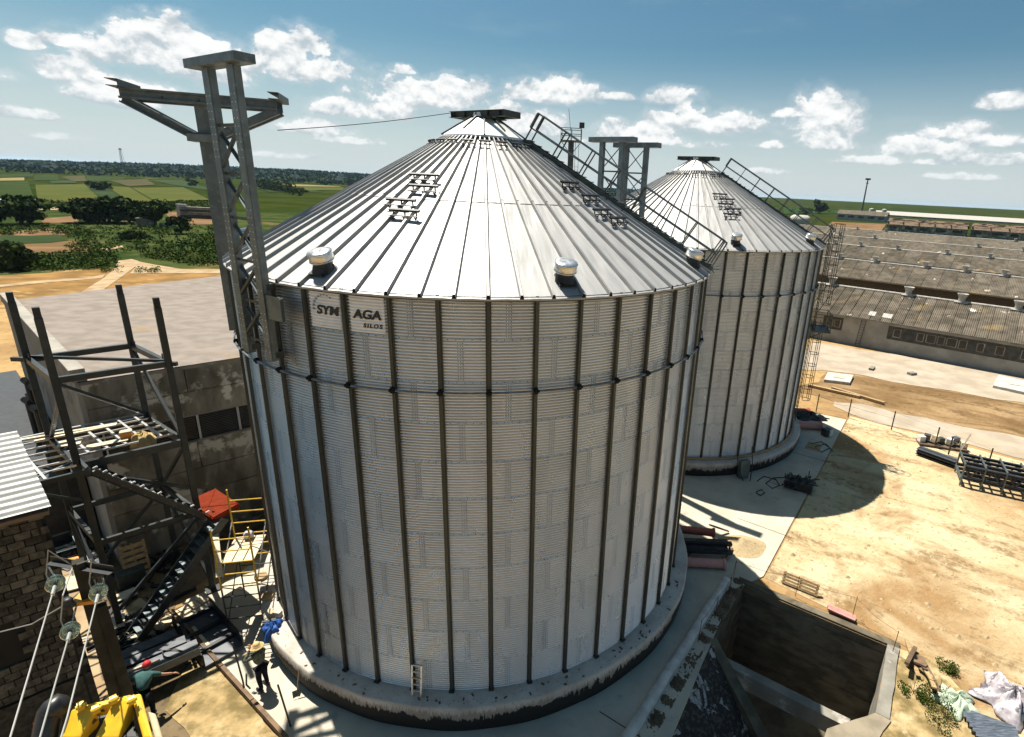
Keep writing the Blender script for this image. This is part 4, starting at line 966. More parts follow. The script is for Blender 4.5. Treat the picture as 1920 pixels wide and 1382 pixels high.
# ------------------------------------------------------------------ steel tower
TA, TB, TC, TD = Vector((-15.0, -3.75, 0)), Vector((-12.4, -5.52, 0)), Vector((-13.1, -1.70, 0)), Vector((-10.38, -3.47, 0))
tower = thing('steel_tower', TB, 'unfinished dark steel tower with four bare posts and an open grid platform', 'tower')
def V(p, z): return Vector((p.x, p.y, z))
for p in (TA, TB, TC, TD):
    m = MB(); m.bar(V(p, 0.0), V(p, 11.5), 0.2, 0.2, up=wd); bevel(m.build('post', 'tower_paint', tower), 0.02)
    m = MB(); m.bar(V(p, 11.5), V(p, 11.82), 0.175, 0.175, up=wd); m.build('post_tip', 'black_steel', tower)
    m = MB(); m.box((p.x, p.y, 0.03), (0.5, 0.5, 0.06), rz=math.radians(45)); m.build('base_plate', 'black_steel', tower)
def beam(p, q, z, w=0.14, h=0.2, name='beam', mat='tower_paint', z2=None):
    m = MB(); m.bar(V(p, z), V(q, z if z2 is None else z2), w, h); return m.build(name, mat, tower)
for p, q in ((TA, TB), (TC, TD), (TA, TC), (TB, TD)):
    beam(p, q, 9.5); beam(p, q, 6.5, 0.14, 0.26); beam(p, q, 3.55, 0.12, 0.2)
beam(TA, TD, 9.6, 0.09, 0.1, 'tie_rod'); beam(TA + (TA - TD) * 0.11, TA, 9.5, 0.12, 0.14)
beam(TD, TD + (TD - TA) * 0.06, 9.5, 0.12, 0.14)
for p, q, z0, z1 in ((TC, TD, 9.4, 6.6), (TB, TC, 9.4, 6.7), (TA, TB, 6.4, 9.0), (TB, TD, 0.6, 3.4), (TC, TD, 3.5, 6.4), (TA, TC, 0.5, 3.4), (TA, TB, 3.3, 0.4), (TD, TC, 0.4, 3.4), (TB, TD, 6.3, 4.6)):
    beam(p, q, z0, 0.1, 0.1, 'brace', 'tower_paint', z1)
for p in (TA, TD, TC): 
    for z in (9.5, 6.5, 3.55):
        m = MB(); c = V(p, z); n = (TB - TA).normalized() if p is not TD else (TD - TC).normalized(); m.box(c + n * (0.2 if p is not TD else -0.22), (0.5, 0.02, 0.55), rz=math.atan2(n.y, n.x)); m.build('gusset', 'black_steel', tower)
m = MB(); m.box(V(TB, 6.35) + (TD - TB).normalized() * 0.35, (0.7, 0.03, 0.6), rz=math.atan2((TD - TB).y, (TD - TB).x)); m.build('gusset', 'black_steel', tower)
# open grid of the platform, reaching out past the posts on the left
uAB = (TB - TA) / (TB - TA).length; uBD = (TD - TB) / (TD - TB).length; lAB = (TB - TA).length; lBD = (TD - TB).length
def pf(a, b, z=6.62): q = TA + uAB * a + (TC - TA).normalized() * b; return V(q, z)
# a along A->B (towards the camera), b along A->C; cantilever strip lies at negative b
B0, B1 = -1.75, (TC - TA).length
def pbar(a0, b0, a1, b1, w=0.07, h=0.09, mat='tower_paint', nm='grid_bar', dz=0.0):
    m = MB(); m.bar(pf(a0, b0, 6.62 + dz), pf(a1, b1, 6.62 + dz), w, h); return m.build(nm, mat, tower)
for b in (B0, -0.9, 0.45, 0.95, 1.45, 1.95, 2.45): pbar(-0.25, b, lAB * (1.28 if b < 0 else (1.0 if b < 0 else 0.80)), b, 0.075, 0.09, 'alu')  # pale metal colour paints in the sunlit look of the grid bars
pbar(-0.25, B0, -0.25, B1, 0.09, 0.14, 'alu', 'edge_beam'); pbar(lAB * 1.28, B0, lAB * 1.28, 0.1, 0.1, 0.16, 'tower_paint', 'edge_beam'); pbar(lAB * 1.28, 0.08, lAB * 0.95, 0.08, 0.1, 0.16, 'tower_paint', 'edge_beam')
for a in (0.35, 0.95, 1.55, 2.15, 2.75, 3.3): pbar(a, B0, a, -0.05, 0.05, 0.06, 'alu')
for a in (0.3, 0.85, 1.4, 1.95, 2.5): pbar(a, 0.05, a, B1, 0.05, 0.06, 'alu')
pbar(lAB * 1.25, B0 + 0.1, lAB * 0.93, -0.05, 0.05, 0.05, 'frame_galv', 'grid_diagonal'); pbar(-0.2, B0 + 0.05, 0.35, -0.05, 0.04, 0.04, 'frame_galv', 'grid_diagonal')
for a in (0.2, lAB * 1.2):
    m = MB(); m.bar(pf(a, B0 + 0.1, 6.55), V(TA if a < 1 else TB, 5.2), 0.08, 0.08); m.build('platform_strut', 'tower_paint', tower)
pbar(-0.1, -1.2, 0.35, 1.8, 0.14, 0.03, 'wood_pale', 'plank', 0.07)
for a, b in ((0.4, 0.75),):
    pbar(a, b - 1.2, a + 0.06, b + 1.0, 0.13, 0.03, 'wood_pale', 'plank', 0.075)
# loose things left on the platform
def onplat(name, a, b, label, cat): q = pf(a, b, 6.70); return thing(name, q, label, cat), q
m = MB(); q = pf(1.35, 0.25, 6.69); m.box(q + Vector((0, 0, .012)), (0.62, 0.5, 0.025), rz=0.6); tag(m.build('board', 'wood_pale'), 'pale square board lying on the tower platform beside a post', 'board')
m = MB(); q = pf(2.15, 1.05, 6.69); m.box(q + Vector((0, 0, .012)), (1.1, 0.3, 0.025), rz=0.75); tag(m.build('board', 'wood_pale'), 'narrow pinkish board lying along the front of the tower platform', 'board')
bx, q = onplat('tool_box', 2.0, 1.62, 'small yellow and black tool box standing on the tower platform', 'box')
m = MB(); m.box(q + Vector((0, 0, .1)), (0.34, 0.26, 0.2), rz=0.7); bevel(m.build('body', 'orange_paint', bx), 0.02); m = MB(); m.box(q + Vector((0, 0, .225)), (0.36, 0.28, 0.05), rz=0.7); bevel(m.build('lid', 'wood_pale', bx), 0.015)
def cloth_heap(name, c, rx, ry, h, mat, label, cat, seed, hang=0.0, n=22, folds=5):
    m = MB(); r = random.Random(seed); ph = [r.uniform(0, 6) for _ in range(8)]
    def fn(s, t):
        a = 2 * PI * t; k = s
        rad = k * (1 + 0.22 * math.sin(folds * a + ph[0]) * k + 0.12 * math.sin((folds + 4) * a + ph[1]))
        z = h * (1 - k ** 2.2) * (0.75 + 0.35 * math.sin(3 * a + ph[2]) * k + 0.2 * math.sin(7 * a + 9 * k + ph[3])) + 0.05 * h * math.sin(13 * a + 11 * k + ph[4]) - (hang * max(0, k - 0.72) / 0.28 if math.sin(a + ph[5]) < 0.2 else 0)
        return (c[0] + rx * rad * math.cos(a), c[1] + ry * rad * math.sin(a), c[2] + max(z, -9) + 0.012)
    m.grid(fn, n, 48); o = m.build(name, mat, smooth=True); s = o.modifiers.new('thick', 'SOLIDIFY'); s.thickness = 0.012
    return tag(o, label, cat)
q = pf(2.35, 1.98, 6.68); cloth_heap('work_jacket', (q.x, q.y, q.z), 0.42, 0.26, 0.22, 'straw', 'tan work jacket draped over the edge of the tower platform', 'jacket', 3, 0.35)
# stairs: upper flight from the platform down to the landing, lower flight on to the ground
def flight(p, q, w, n, wv, parentname):
    p, q = Vector(p), Vector(q); d = q - p
    for s in (-w / 2, w / 2):
        m = MB(); m.chan(p + wv * s, q + wv * s, 0.07, 0.24, 0.014); m.build('stair_stringer', 'tower_paint', tower)
    for i in range(1, n):
        c = p + d * (i / n); m = MB(); m.bar(c - wv * (w / 2 - 0.04), c + wv * (w / 2 - 0.04), 0.22, 0.03); m.build('stair_tread', 'frame_galv' if i % 3 else 'tower_paint', tower)
out = (TB - TA).normalized()
landc = onplane(375, 958, V(TD, 0) + out * 0.45, out)
LZ = 3.72
flight(V(TB + out * 0.42 + uBD * 0.2, 6.5), V(TD + out * 0.42 + uBD * -0.1, LZ), 0.7, 15, out, 'up')
flight(V(TD + out * 1.05 + uBD * 0.35, LZ), V(TB + out * 1.0 + uBD * 0.1, 0.0), 0.75, 17, out, 'down')
# landing with a red primed underside plate
lq = [gp(366, 933, LZ), gp(404, 917, LZ), gp(447, 945, LZ), gp(400, 971, LZ), gp(372, 953, LZ)]
m = MB(); m.poly([p.to_2d() for p in lq][::-1], LZ - 0.03, LZ + 0.02); m.build('landing_plate', 'rust_red', tower)
m = MB()
for i in range(5): m.bar(V(lq[i], LZ - 0.1), V(lq[(i + 1) % 5], LZ - 0.1), 0.06, 0.14)
m.bar(V(lq[4], LZ + 0.03), V(lq[2], LZ + 0.03), 0.03, 0.02); m.bar(V(lq[1], LZ + 0.03), V((lq[4] + lq[3]) / 2, LZ + 0.03), 0.03, 0.02); m.build('landing_frame', 'rust_red', tower)
for p in (lq[0], lq[1]):
    m = MB(); m.bar(V(p, LZ - 0.1), V(TD, 2.3), 0.08, 0.08); m.build('landing_strut', 'tower_paint', tower)
for i in range(14):
    a = i / 13.0; m = MB(); p = V(TB + out * 0.80 + uBD * (0.2 + (lBD - 0.2) * a), 6.5 + (LZ - 6.5) * a + 0.14); m.bar(p, p + out * 0.03 + uBD * 0.1 + Vector((0, 0, 0.05)), 0.05, 0.05); m.build('tread_clip', 'galv_cap', tower)

# ------------------------------------------------------------------ power pole with glass insulators
pole = thing('power_pole', (-3.4, -14.35, 0), 'dark concrete power pole with a raking strut and glass insulators in front of the tower', 'power pole')
ptop = atdist(146, 1052, 12.3); pm_ = MB(); pfoot = atdist(172, 1200, 13.9)
dirp = Vector((ptop.x, ptop.y, 0))
pole.location = dirp
pm_.tube([(ptop.x, ptop.y, 0), (ptop.x, ptop.y, ptop.z)], [0.17, 0.105], 4); pm_.build('shaft', 'pole_concrete', pole)
sv = gp(1320, 1000); lat = Vector((0.75, -0.25, 0))
pm_ = MB(); pm_.tube([(ptop.x + 0.22, ptop.y + 0.12, 0), (ptop.x + 0.12, ptop.y + 0.06, ptop.z - 0.9)], [0.15, 0.09], 4); pm_.build('strut', 'pole_concrete', pole)
pm_ = MB(); arm_a = atdist(95, 1052, 12.2); arm_b = atdist(185, 1040, 12.4); pm_.angle(ptop + Vector((-0.6, 0.1, -0.1)), ptop + Vector((0.62, -0.12, -0.05)), 0.1); pm_.build('cross_arm', 'black_steel', pole)
pm_ = MB(); yb = atdist(148, 1104, 12.6); pm_.box(ptop + Vector((0, 0, -0.7)), (0.32, 0.32, 0.06), rz=0.3); pm_.build('pole_clamp', 'orange_paint', pole)
glass = bpy.data.materials.new('glass_green'); glass.use_nodes = True; gb = glass.node_tree.nodes['Principled BSDF']
gb.inputs['Base Color'].default_value = (0.50, 0.62, 0.54, 1); gb.inputs['Roughness'].default_value = 0.08; gb.inputs['Transmission Weight'].default_value = 0.8; gb.inputs['IOR'].default_value = 1.4; MATS['glass_green'] = glass
for (px, py, D, ex, ey, ntop) in ((103, 1097, 11.9, 14, 1400, 0), (184, 1113, 11.7, 126, 1345, 1), (131, 1185, 11.5, 70, 1400, 2)):
    c = atdist(px, py, D); e = atdist(ex, ey, 8.5 if ntop != 1 else 8.9); ax = (e - c).normalized()
    m = MB()
    for k in (0, 1):
        o_ = c - ax * (0.13 * k); m.lathe([(0.03, 0.07), (0.06, 0.05), (0.108, 0.0), (0.111, -0.014), (0.095, -0.01), (0.05, 0.01), (0.02, 0.0)], 20, o_, axis=-ax)
    ins = m.build('insulator', 'glass_green', pole, smooth=True)
    m = MB(); m.tube([c + ax * 0.02, c - ax * 0.24], 0.03, 8); m.tube([c - ax * 0.2, ptop + Vector(((-0.5, 0.5, -0.2)[ntop], 0, -0.15 if ntop < 2 else -0.8))], 0.014, 5); m.build('insulator_pin', 'frame_dark', ins)
    m = MB(); m.tube([c + ax * 0.05, c + ax * 0.35], 0.022, 6); m.tube([c + ax * 0.3, e, e + ax * 14 + Vector((0, 0, 1.0))], 0.0095, 6)
    tag(m.build('overhead_wire', 'cable_grey'), ('pale overhead wire from the left insulator crossing the block wall', 'pale overhead wire from the right insulator passing the pole shaft', 'pale overhead wire from the lowest insulator to the frame bottom')[ntop], 'wire', 'overhead wires')
    lp_ = [c + ax * 0.1 + Vector((0.0, 0, 0.0)), c + Vector((-0.12, 0.05, -0.25)), c + Vector((-0.2, 0.1, 0.1)), c + Vector((-0.12, 0.15, 0.5)), ptop + Vector((-0.1, 0, -0.1))]
    m = MB(); m.tube(lp_, 0.009, 5); m.build('jumper_wire', 'cable_grey', ins)
m = MB(); m.tube([atdist(0, 1185, 15.5), atdist(60, 1170, 14.5), atdist(120, 1135, 13.4), atdist(150, 1110, 12.8)], 0.012, 5); tag(m.build('overhead_wire', 'cable_grey'), 'thin slack wire drooping across the block wall to the pole', 'wire')
for px, py in ((128, 1132), (182, 1075)):
    c = atdist(px, py, 12.4); m = MB(); m.lathe([(0.0, 0.1), (0.05, 0.1), (0.075, 0.06), (0.05, 0.03), (0.09, 0.0), (0.09, -0.05), (0.03, -0.06), (0.03, -0.2)], 14, c); m.build('pin_insulator', 'black_steel', pole, smooth=True)

# ------------------------------------------------------------------ yellow loader boom at the lower left corner
ld = thing('yellow_machine', (-0.9, -18.6, 0), 'worn yellow machine boom with two bent arms and a black hose at the bottom left', 'machine')
LZB = 3.0
UPZ = 5.4
def lpt(px, py, z): return gp(px, py, UPZ + 3.0 + (z - 3.0) * 0.5)
def plate(name, pxs, z_top, th, mat, parent, zs=None):
    pts_ = [lpt(x, y, z_top if zs is None else zs[i]) for i, (x, y) in enumerate(pxs)]
    m = MB(); n = len(pts_); low = [p - Vector((0, 0, th)) for p in pts_]
    m.add(pts_ + low, [tuple(range(n)), tuple(reversed(range(n, 2 * n)))] + [(i, n + i, n + (i + 1) % n, (i + 1) % n) for i in range(n)])
    o = m.build(name, mat, parent); return bevel(o, 0.025, 2)
plate('arm', [(108, 1384), (133, 1330), (166, 1321), (180, 1326), (150, 1384)], 3.15, 0.3, 'yellow_paint', ld, [2.7, 3.15, 3.2, 3.15, 2.7])
plate('arm', [(176, 1384), (208, 1322), (235, 1303), (246, 1308), (222, 1384)], 3.15, 0.32, 'yellow_paint', ld, [2.6, 3.1, 3.2, 3.2, 2.6])
plate('side_plate', [(246, 1303), (264, 1299), (287, 1384), (268, 1384)], 3.1, 0.4, 'yellow_paint', ld, [3.15, 3.15, 2.6, 2.6])
plate('cross_member', [(133, 1327), (246, 1301), (250, 1308), (138, 1336)], 3.05, 0.2, 'yellow_paint', ld)
plate('back_plate', [(276, 1332), (292, 1337), (306, 1384), (290, 1384)], 2.5, 0.25, 'tan_plate', ld)
for px, py in ((152, 1324), (247, 1313), (180, 1330), (213, 1312)):
    c = lpt(px, py, 3.25); m = MB(); m.tube([c - bw * 0.04, c + bw * 0.04], 0.065, 12); m.tube([c - bw * 0.06, c + bw * 0.06], 0.03, 10); m.build('pin_lug', 'yellow_paint', ld, smooth=False)
m = MB(); hp = [lpt(82, 1400, 2.5), lpt(88, 1362, 2.9), lpt(94, 1335, 3.2), lpt(104, 1322, 3.35), lpt(116, 1330, 3.1)]
sm = []
for i in range(len(hp) - 1):
    for k in range(5): sm.append(hp[i].lerp(hp[i + 1], k / 5))
sm.append(hp[-1]); m.tube(sm, 0.15, 16); m.build('hose', 'rubber', ld, smooth=True)
m = MB(); m.tube([lpt(110, 1316, 3.3), lpt(128, 1324, 3.25)], 0.02, 8); m.tube([lpt(64, 1358, 2.9), lpt(78, 1356, 2.9)], 0.035, 8); m.build('hose_clip', 'rust_red', ld)
plate('boom_body', [(150, 1384), (180, 1340), (240, 1322), (262, 1384)], 2.5, 0.5, 'black_steel', ld)
hc0 = lpt(190, 1384, 2.4)
m = MB(); m.bar(hc0 - Vector((0, 0, 0.3)), Vector((-0.9, -18.4, 1.2)), 0.5, 0.6); m.build('boom', 'yellow_paint', ld)
m = MB(); m.box((-0.9, -18.6, 0.7), (2.2, 3.0, 1.3), rz=0.4); bevel(m.build('chassis', 'black_steel', ld), 0.08)

# ------------------------------------------------------------------ things on the yard at the left
def long_box(name, p, q, w, h, mat, label, cat, group=None, z=0.0, kind='chan'):
    m = MB(); p, q = Vector(p), Vector(q)
    p = Vector((p.x, p.y, z + h / 2)); q = Vector((q.x, q.y, z + h / 2))
    if kind == 'chan': m.chan(p, q, w, h, 0.02)
    elif kind == 'i': m.ibeam(p, q, w, h, 0.02)
    else: m.bar(p, q, w, h)
    o = m.build(name, mat); return tag(o, label, cat, group)
m = MB(); r = random.Random(44)
for k in range(150):
    px, py = r.choice(((r.uniform(225, 330), r.uniform(1030, 1130)), (r.uniform(95, 190), r.uniform(900, 1110)), (r.uniform(200, 300), r.uniform(1150, 1215))))
    c = gp(px, py, 0.05); a_ = r.uniform(0, 3.14); l_ = r.uniform(0.3, 1.6); dv = Vector((math.cos(a_), math.sin(a_), r.uniform(-.05, .15))) * l_ / 2; w_ = r.choice((0.05, 0.08, 0.12))
    (m.angle if k % 2 else m.bar)(*((c - dv, c + dv, w_) if k % 2 else (c - dv, c + dv, w_, w_ * 0.5)))
tag(m.build('steel_scrap', 'black_steel'), 'dark offcuts of steel angle and bar strewn over the yard under the tower', 'scrap', kind='stuff')
# trestles and the steel members being worked on
TZ = 0.62
for i, (px, py) in enumerate(((232, 1262), (352, 1205))):
    c = gp(px, py, 0.3); t = thing('trestle', (c.x, c.y, 0), ('dark steel trestle under the left ends of the grey beams', 'dark steel trestle under the right ends of the grey beams')[i], 'trestle', 'trestles under the beams')
    ax = Vector((0.72, -0.69, 0)); 
    m = MB(); m.bar(V(c - ax * 0.75, TZ - 0.05), V(c + ax * 0.75, TZ - 0.05), 0.1, 0.1); m.build('top_bar', 'black_steel', t)
    for s in (-1, 1):
        for k in (-1, 1): m = MB(); m.bar(V(c + ax * 0.6 * s, TZ - 0.08), V(c + ax * 0.68 * s + Vector((0.69, 0.72, 0)) * 0.22 * k, 0), 0.06, 0.06); m.build('leg', 'black_steel', t)
rows_ = [((213, 1236), (330, 1185), 0.42, 'flat grey steel channel farthest from the worker in the beam row', 'bar'),
         ((222, 1252), (348, 1200), 0.36, 'pale grey steel channel in the middle of the beam row', 'chan'),
         ((238, 1272), (372, 1212), 0.5, 'wide grey folded steel beam nearest the worker in the red cap', 'chan')]
for k, (a_, b_, w, lab, kd) in enumerate(rows_):
    long_box('steel_beam', gp(*a_, TZ + .15), gp(*b_, TZ + .15), w, 0.16 + 0.06 * k, 'beam_grey', lab, 'steel beam', 'steel beams on trestles', TZ, 'box' if k != 1 else 'i')
q = gp(322, 1226, TZ + 0.3); m = MB(); m.tube([(q.x + 0.3 * math.cos(t) * (1 + .2 * math.sin(3 * t)), q.y + 0.16 * math.sin(t), q.z + 0.02 * math.sin(5 * t) + .03) for t in [i * 0.35 for i in range(34)]], 0.02, 5)
tag(m.build('cable_coil', 'black_cable'), 'loose black cable coiled on top of the grey steel beam', 'cable')
m = MB(); p = gp(232, 1262, TZ + .3); q = gp(300, 1238, TZ + .3); m.bar(p, q, 0.08, 0.07); tag(m.build('wood_lath', 'wood_pale'), 'pale wooden lath lying on the grey beams beside the worker', 'lath')
dk = thing('dark_steel_box', gp(395, 1190), 'dark folded steel trough with lighter bottom patches next to the apron edge', 'steel trough')
p, q = gp(360, 1148, 0.3), gp(420, 1222, 0.3); side = (q - p).cross(Vector((0, 0, 1))).normalized()
m = MB(); m.bar(V(p, 0.1), V(q, 0.1), 1.15, 0.06); m.build('bottom', 'beam_grey', dk)
for s in (-1, 1):
    m = MB(); m.bar(V(p + side * 0.6 * s, 0.3), V(q + side * 0.6 * s, 0.3), 0.05, 0.48); m.build('side', 'black_steel', dk)
for t in (0.05, 0.4, 0.75):
    c = p.lerp(q, t); m = MB(); m.bar(V(c - side * 0.56, 0.2), V(c + side * 0.56, 0.2), 0.14, 0.12); m.build('rib', 'black_steel', dk)
# timber edge of the apron and planks against it
p, q = gp(322, 1150, 0), gp(540, 1392, 0)
d = (q - p) / 4
for i in range(4):
    m = MB(); a_ = p + d * (i + 0.01); b_ = p + d * (i + 0.99); m.bar(V(a_, 0.02), V(b_, 0.02), 0.12, 0.34)
    tag(m.build('form_board', 'wood_dark'), ('dark form board at the apron edge beside the steel trough', 'dark form board at the apron edge behind the grey beams', 'dark form board at the apron edge below the standing worker', 'dark form board at the apron edge nearest the frame bottom')[i], 'board', 'form boards along the apron edge')
for i, (a_, b_) in enumerate((((352, 1178), (382, 1214)), ((362, 1176), (392, 1212)))):
    m = MB(); m.bar(gp(*a_, 0.12), gp(*b_, 0.12), 0.1, 0.06); tag(m.build('plank', 'wood_pale'), ('left one of two pale planks by the dark steel trough', 'right one of two pale planks by the dark steel trough')[i], 'plank', 'planks beside the steel trough')
# row of pale kerb slabs set on the sand
sl0, sl1 = gp(250, 1204, 0), gp(388, 1122, 0); ns2 = 8
pav = thing('kerb_slab_row', sl0, 'row of pale concrete kerb slabs laid on the sand behind the grey beams', 'kerb')
for i in range(ns2):
    a_ = sl0.lerp(sl1, i / ns2 + 0.006); b_ = sl0.lerp(sl1, (i + 1) / ns2 - 0.008); m = MB(); m.bar(V(a_, 0.03), V(b_, 0.03), 0.44, 0.12); bevel(m.build('slab', 'wood_pale', pav), 0.015)
sheet('sand_strip', [gp(205, 1160, 0), gp(262, 1120, 0), gp(330, 1166, 0), gp(240, 1222, 0)], -0.012, 'sand'); 
sheet('sand_patch', ragged([gp(325, 1168), gp(392, 1235), gp(470, 1320), gp(535, 1400), gp(380, 1400), gp(310, 1330), gp(340, 1262), gp(372, 1230)], 0.5, 0.05, 3), -0.016, 'rough_sand')
sheet('sand_path', ragged([gp(70, 955), gp(112, 955), gp(150, 1060), gp(175, 1180), gp(240, 1230), gp(225, 1290), gp(165, 1330), gp(120, 1160)], 0.6, 0.05, 6), -0.014, 'dirt_track')
# scrap boards, bag, cables, angle frame between the block wall and the pole
for i, (px, py, w, l, a) in enumerate(((100, 905, 0.5, 1.1, 0.5), (108, 922, 0.4, 1.3, 0.9), (118, 948, 0.5, 0.9, 0.2), (110, 1022, 1.5, 1.8, 0.75), (118, 1100, 0.9, 1.3, 0.6), (135, 1215, 0.4, 0.9, 1.1), (232, 1120, 0.5, 0.8, 0.9), (205, 1175, 0.7, 0.9, 0.7))):
    c = gp(px, py, 0.06); m = MB(); m.box(c + Vector((0, 0, 0.012 * i)), (l, w, 0.05), rz=a, rx=0.05 * (i % 3)); 
    tag(m.build('scrap_board', 'wood_pale'), ('small scrap board at the roof edge farthest from the pole', 'long scrap board leaning past the white roof edge', 'short scrap board just above the white bag', 'large pale sheet of board in front of the white bag', 'pale board under the cable heap beside the block wall', 'narrow scrap board below the cables by the pole', 'scrap board behind the stair foot of the tower', 'scrap board at the foot of the near tower post')[i], 'board', 'scrap boards on the sand')
c = gp(104, 990, 0); cloth_heap('big_bag', (c.x, c.y, 0.0), 0.95, 0.8, 0.95, 'white_bag', 'big crumpled white bulk bag lying beside the block building', 'bag', 8, 0, 26, 4)
c = gp(80, 1000, 0); m = MB(); m.box((c.x, c.y, 0.3), (0.6, 0.5, 0.6), rz=0.3); tag(bevel(m.build('stone_block', 'concrete_old'), 0.06), 'grey rounded stone block between bag and block wall', 'block')
r = random.Random(12); m = MB(); c = gp(128, 1052, 0)
for k in range(16):
    cx, cy = c.x + r.gauss(0, 0.6), c.y + r.gauss(0, 0.4); rr_ = r.uniform(0.2, 0.5); ph = r.uniform(0, 6); m.tube([(cx + rr_ * math.cos(ph + t) * (1 + .2 * math.sin(2 * t)), cy + rr_ * 0.7 * math.sin(ph + t), 0.05 + k * 0.02 + 0.03 * math.sin(4 * t)) for t in [i * 0.4 for i in range(17)]], 0.022, 5)
tag(m.build('cable_heap', 'black_cable'), 'tangled heap of black cables by the block wall', 'cables', kind='stuff')
gt = thing('gas_bottle', gp(146, 1050), 'orange gas bottle lying among the tangled black cables', 'gas bottle'); c = gp(146, 1050, 0.15); m = MB(); m.lathe([(0, -0.45), (0.12, -0.43), (0.16, -0.36), (0.16, 0.3), (0.1, 0.42), (0.03, 0.45)], 14, c, axis=(0.8, 0.5, 0.05)); m.build('body', 'orange_paint', gt, smooth=True); m = MB(); m.tube([c + Vector((0.34, 0.2, 0)), c + Vector((0.46, 0.28, 0.01))], 0.03, 8); m.build('valve', 'frame_dark', gt)
af = MB(); z = 0.9
a1_, a2_, a3_ = gp(72, 1014, z), gp(134, 995, z), gp(176, 1078, z); af.angle(a1_, a2_, 0.06); af.bar(a2_, a3_, 0.13, 0.07); af.angle(gp(80, 1044, z), gp(150, 1022, z), 0.05)
for q in (a1_, a2_, a3_): af.bar(V(q, 0), V(q, z), 0.06, 0.06)
tag(af.build('angle_frame', 'frame_galv'), 'low grey angle iron frame standing between the bag and the pole', 'frame')
bkt = MB(); c = gp(188, 1066, 0); bkt.lathe([(0.0, 0.02), (0.24, 0.02), (0.3, 0.3), (0.31, 0.31), (0.29, 0.31), (0.24, 0.06), (0, 0.06)], 18, c); tag(bkt.build('bucket', 'frame_galv', smooth=True), 'round grey tub beside the near tower post', 'tub')
# leaning pallet by the hall wall and boxes in its shade
def pallet(name_label, c, ax, up, w=0.8, l=1.2, mat='wood', group=None, nb=6):
    t = thing('pallet', (c.x, c.y, c.z), name_label, 'pallet', group); ax = Vector(ax).normalized(); up = Vector(up).normalized(); n = ax.cross(up).normalized()
    for i in range(nb):
        p = c + up * (l * (i + 0.5) / nb); m = MB(); m.bar(p - ax * w / 2, p + ax * w / 2, 0.02 if False else l / nb * 0.68, 0.025, up=n); m.build('slat', mat, t)
    for s in (-0.45, 0, 0.45):
        m = MB(); m.bar(c + ax * w * s - n * 0.06, c + ax * w * s + up * l - n * 0.06, 0.08, 0.09, up=n); m.build('bearer', mat, t)
    return t
c = gp(262, 1084, 0.05); pallet('wooden pallet leaning in the shade of the concrete hall', c, wd, -wn * 0.25 + Vector((0, 0, 1)), 0.85, 1.5, 'wood')
c = gp(246, 1080, 0.3); m = MB(); m.box(c, (0.9, 0.5, 0.6), rz=0.8); tag(bevel(m.build('metal_bin', 'frame_dark'), 0.03), 'dark green metal bin standing beside the leaning pallet', 'bin')
m = MB(); r = random.Random(3)
for k in range(7):
    p = cor + wd * (1.0 + 0.55 * k) + wn * r.uniform(0.4, 0.9); m.bar((p.x, p.y, 0.05), (p.x + wd.x * r.uniform(1, 2), p.y + wd.y * 1.2, 0.1 + r.uniform(0, 0.5)), 0.08, 0.1)
tag(m.build('timber_pile', 'wood_dark'), 'dark pile of loose timbers along the foot of the hall wall', 'timber')
# scaffold tower, yellow above and dark below
F1, F2, F3, F4 = gp(430, 1182), gp(476, 1176), gp(452, 1078), gp(490, 1072)
sx = (F2 - F1).normalized(); sy = Vector((-sx.y, sx.x, 0)); F1 = V(F1, 0)
SWI, SDE, SHT = 1.15, 1.75, 3.9
sc = thing('scaffold', F1, 'yellow tube scaffold tower standing between the near silo and the hall', 'scaffold')
def sq(a, b, z): q = F1 + sx * a + sy * b; return V(q, z)
for a_, b_ in ((0, 0), (SWI, 0), (0, SDE), (SWI, SDE)):
    top = SHT + (0.9 if b_ else 0.35)
    m = MB(); m.tube([sq(a_, b_, 0), sq(a_, b_, top * .42)], 0.028, 8); m.build('standard', 'frame_dark', sc)
    m = MB(); m.tube([sq(a_, b_, top * .42), sq(a_, b_, top)], 0.03, 8); m.build('standard', 'scaffold_yellow', sc)
for b_ in (0, SDE):
    z = 0.5
    while z < SHT + (0.9 if b_ else 0.35):
        m = MB(); m.tube([sq(0, b_, z), sq(SWI, b_, z)], 0.022, 6); m.build('rung', 'scaffold_yellow' if z > 1.7 else 'frame_dark', sc); z += 0.48
for z0, z1, s in ((0.3, 1.9, 0), (1.9, 3.5, 0), (0.3, 1.9, 1), (1.9, 3.5, 1)):
    m = MB(); m.tube([sq(SWI * s, 0, z0), sq(SWI * s, SDE, z1)], 0.02, 6); m.tube([sq(SWI * s, SDE, z0), sq(SWI * s, 0, z1)], 0.02, 6); m.build('cross_brace', 'frame_dark' if z0 < 1 else 'alu', sc)
for k in range(3):
    m = MB(); m.bar(sq(0.2 + 0.36 * k, 0.2, 2.75), sq(0.2 + 0.36 * k, SDE - 0.05, 2.78), 0.32, 0.04); m.build('deck_board', 'wood_pale', sc)
m = MB(); m.bar(sq(0.1, -0.2, 2.5), sq(-0.5, 1.5, 3.3), 0.2, 0.04); m.build('loose_board', 'wood_pale', sc)
m = MB(); c = sq(0.55, SDE - 0.2, 2.94); m.lathe([(0, -0.12), (0.16, -0.1), (0.18, 0.05), (0.12, 0.14), (0, 0.16)], 14, c); tag(m.build('white_tub', 'plastic_white', smooth=True), 'small white plastic tub on the scaffold deck', 'tub')
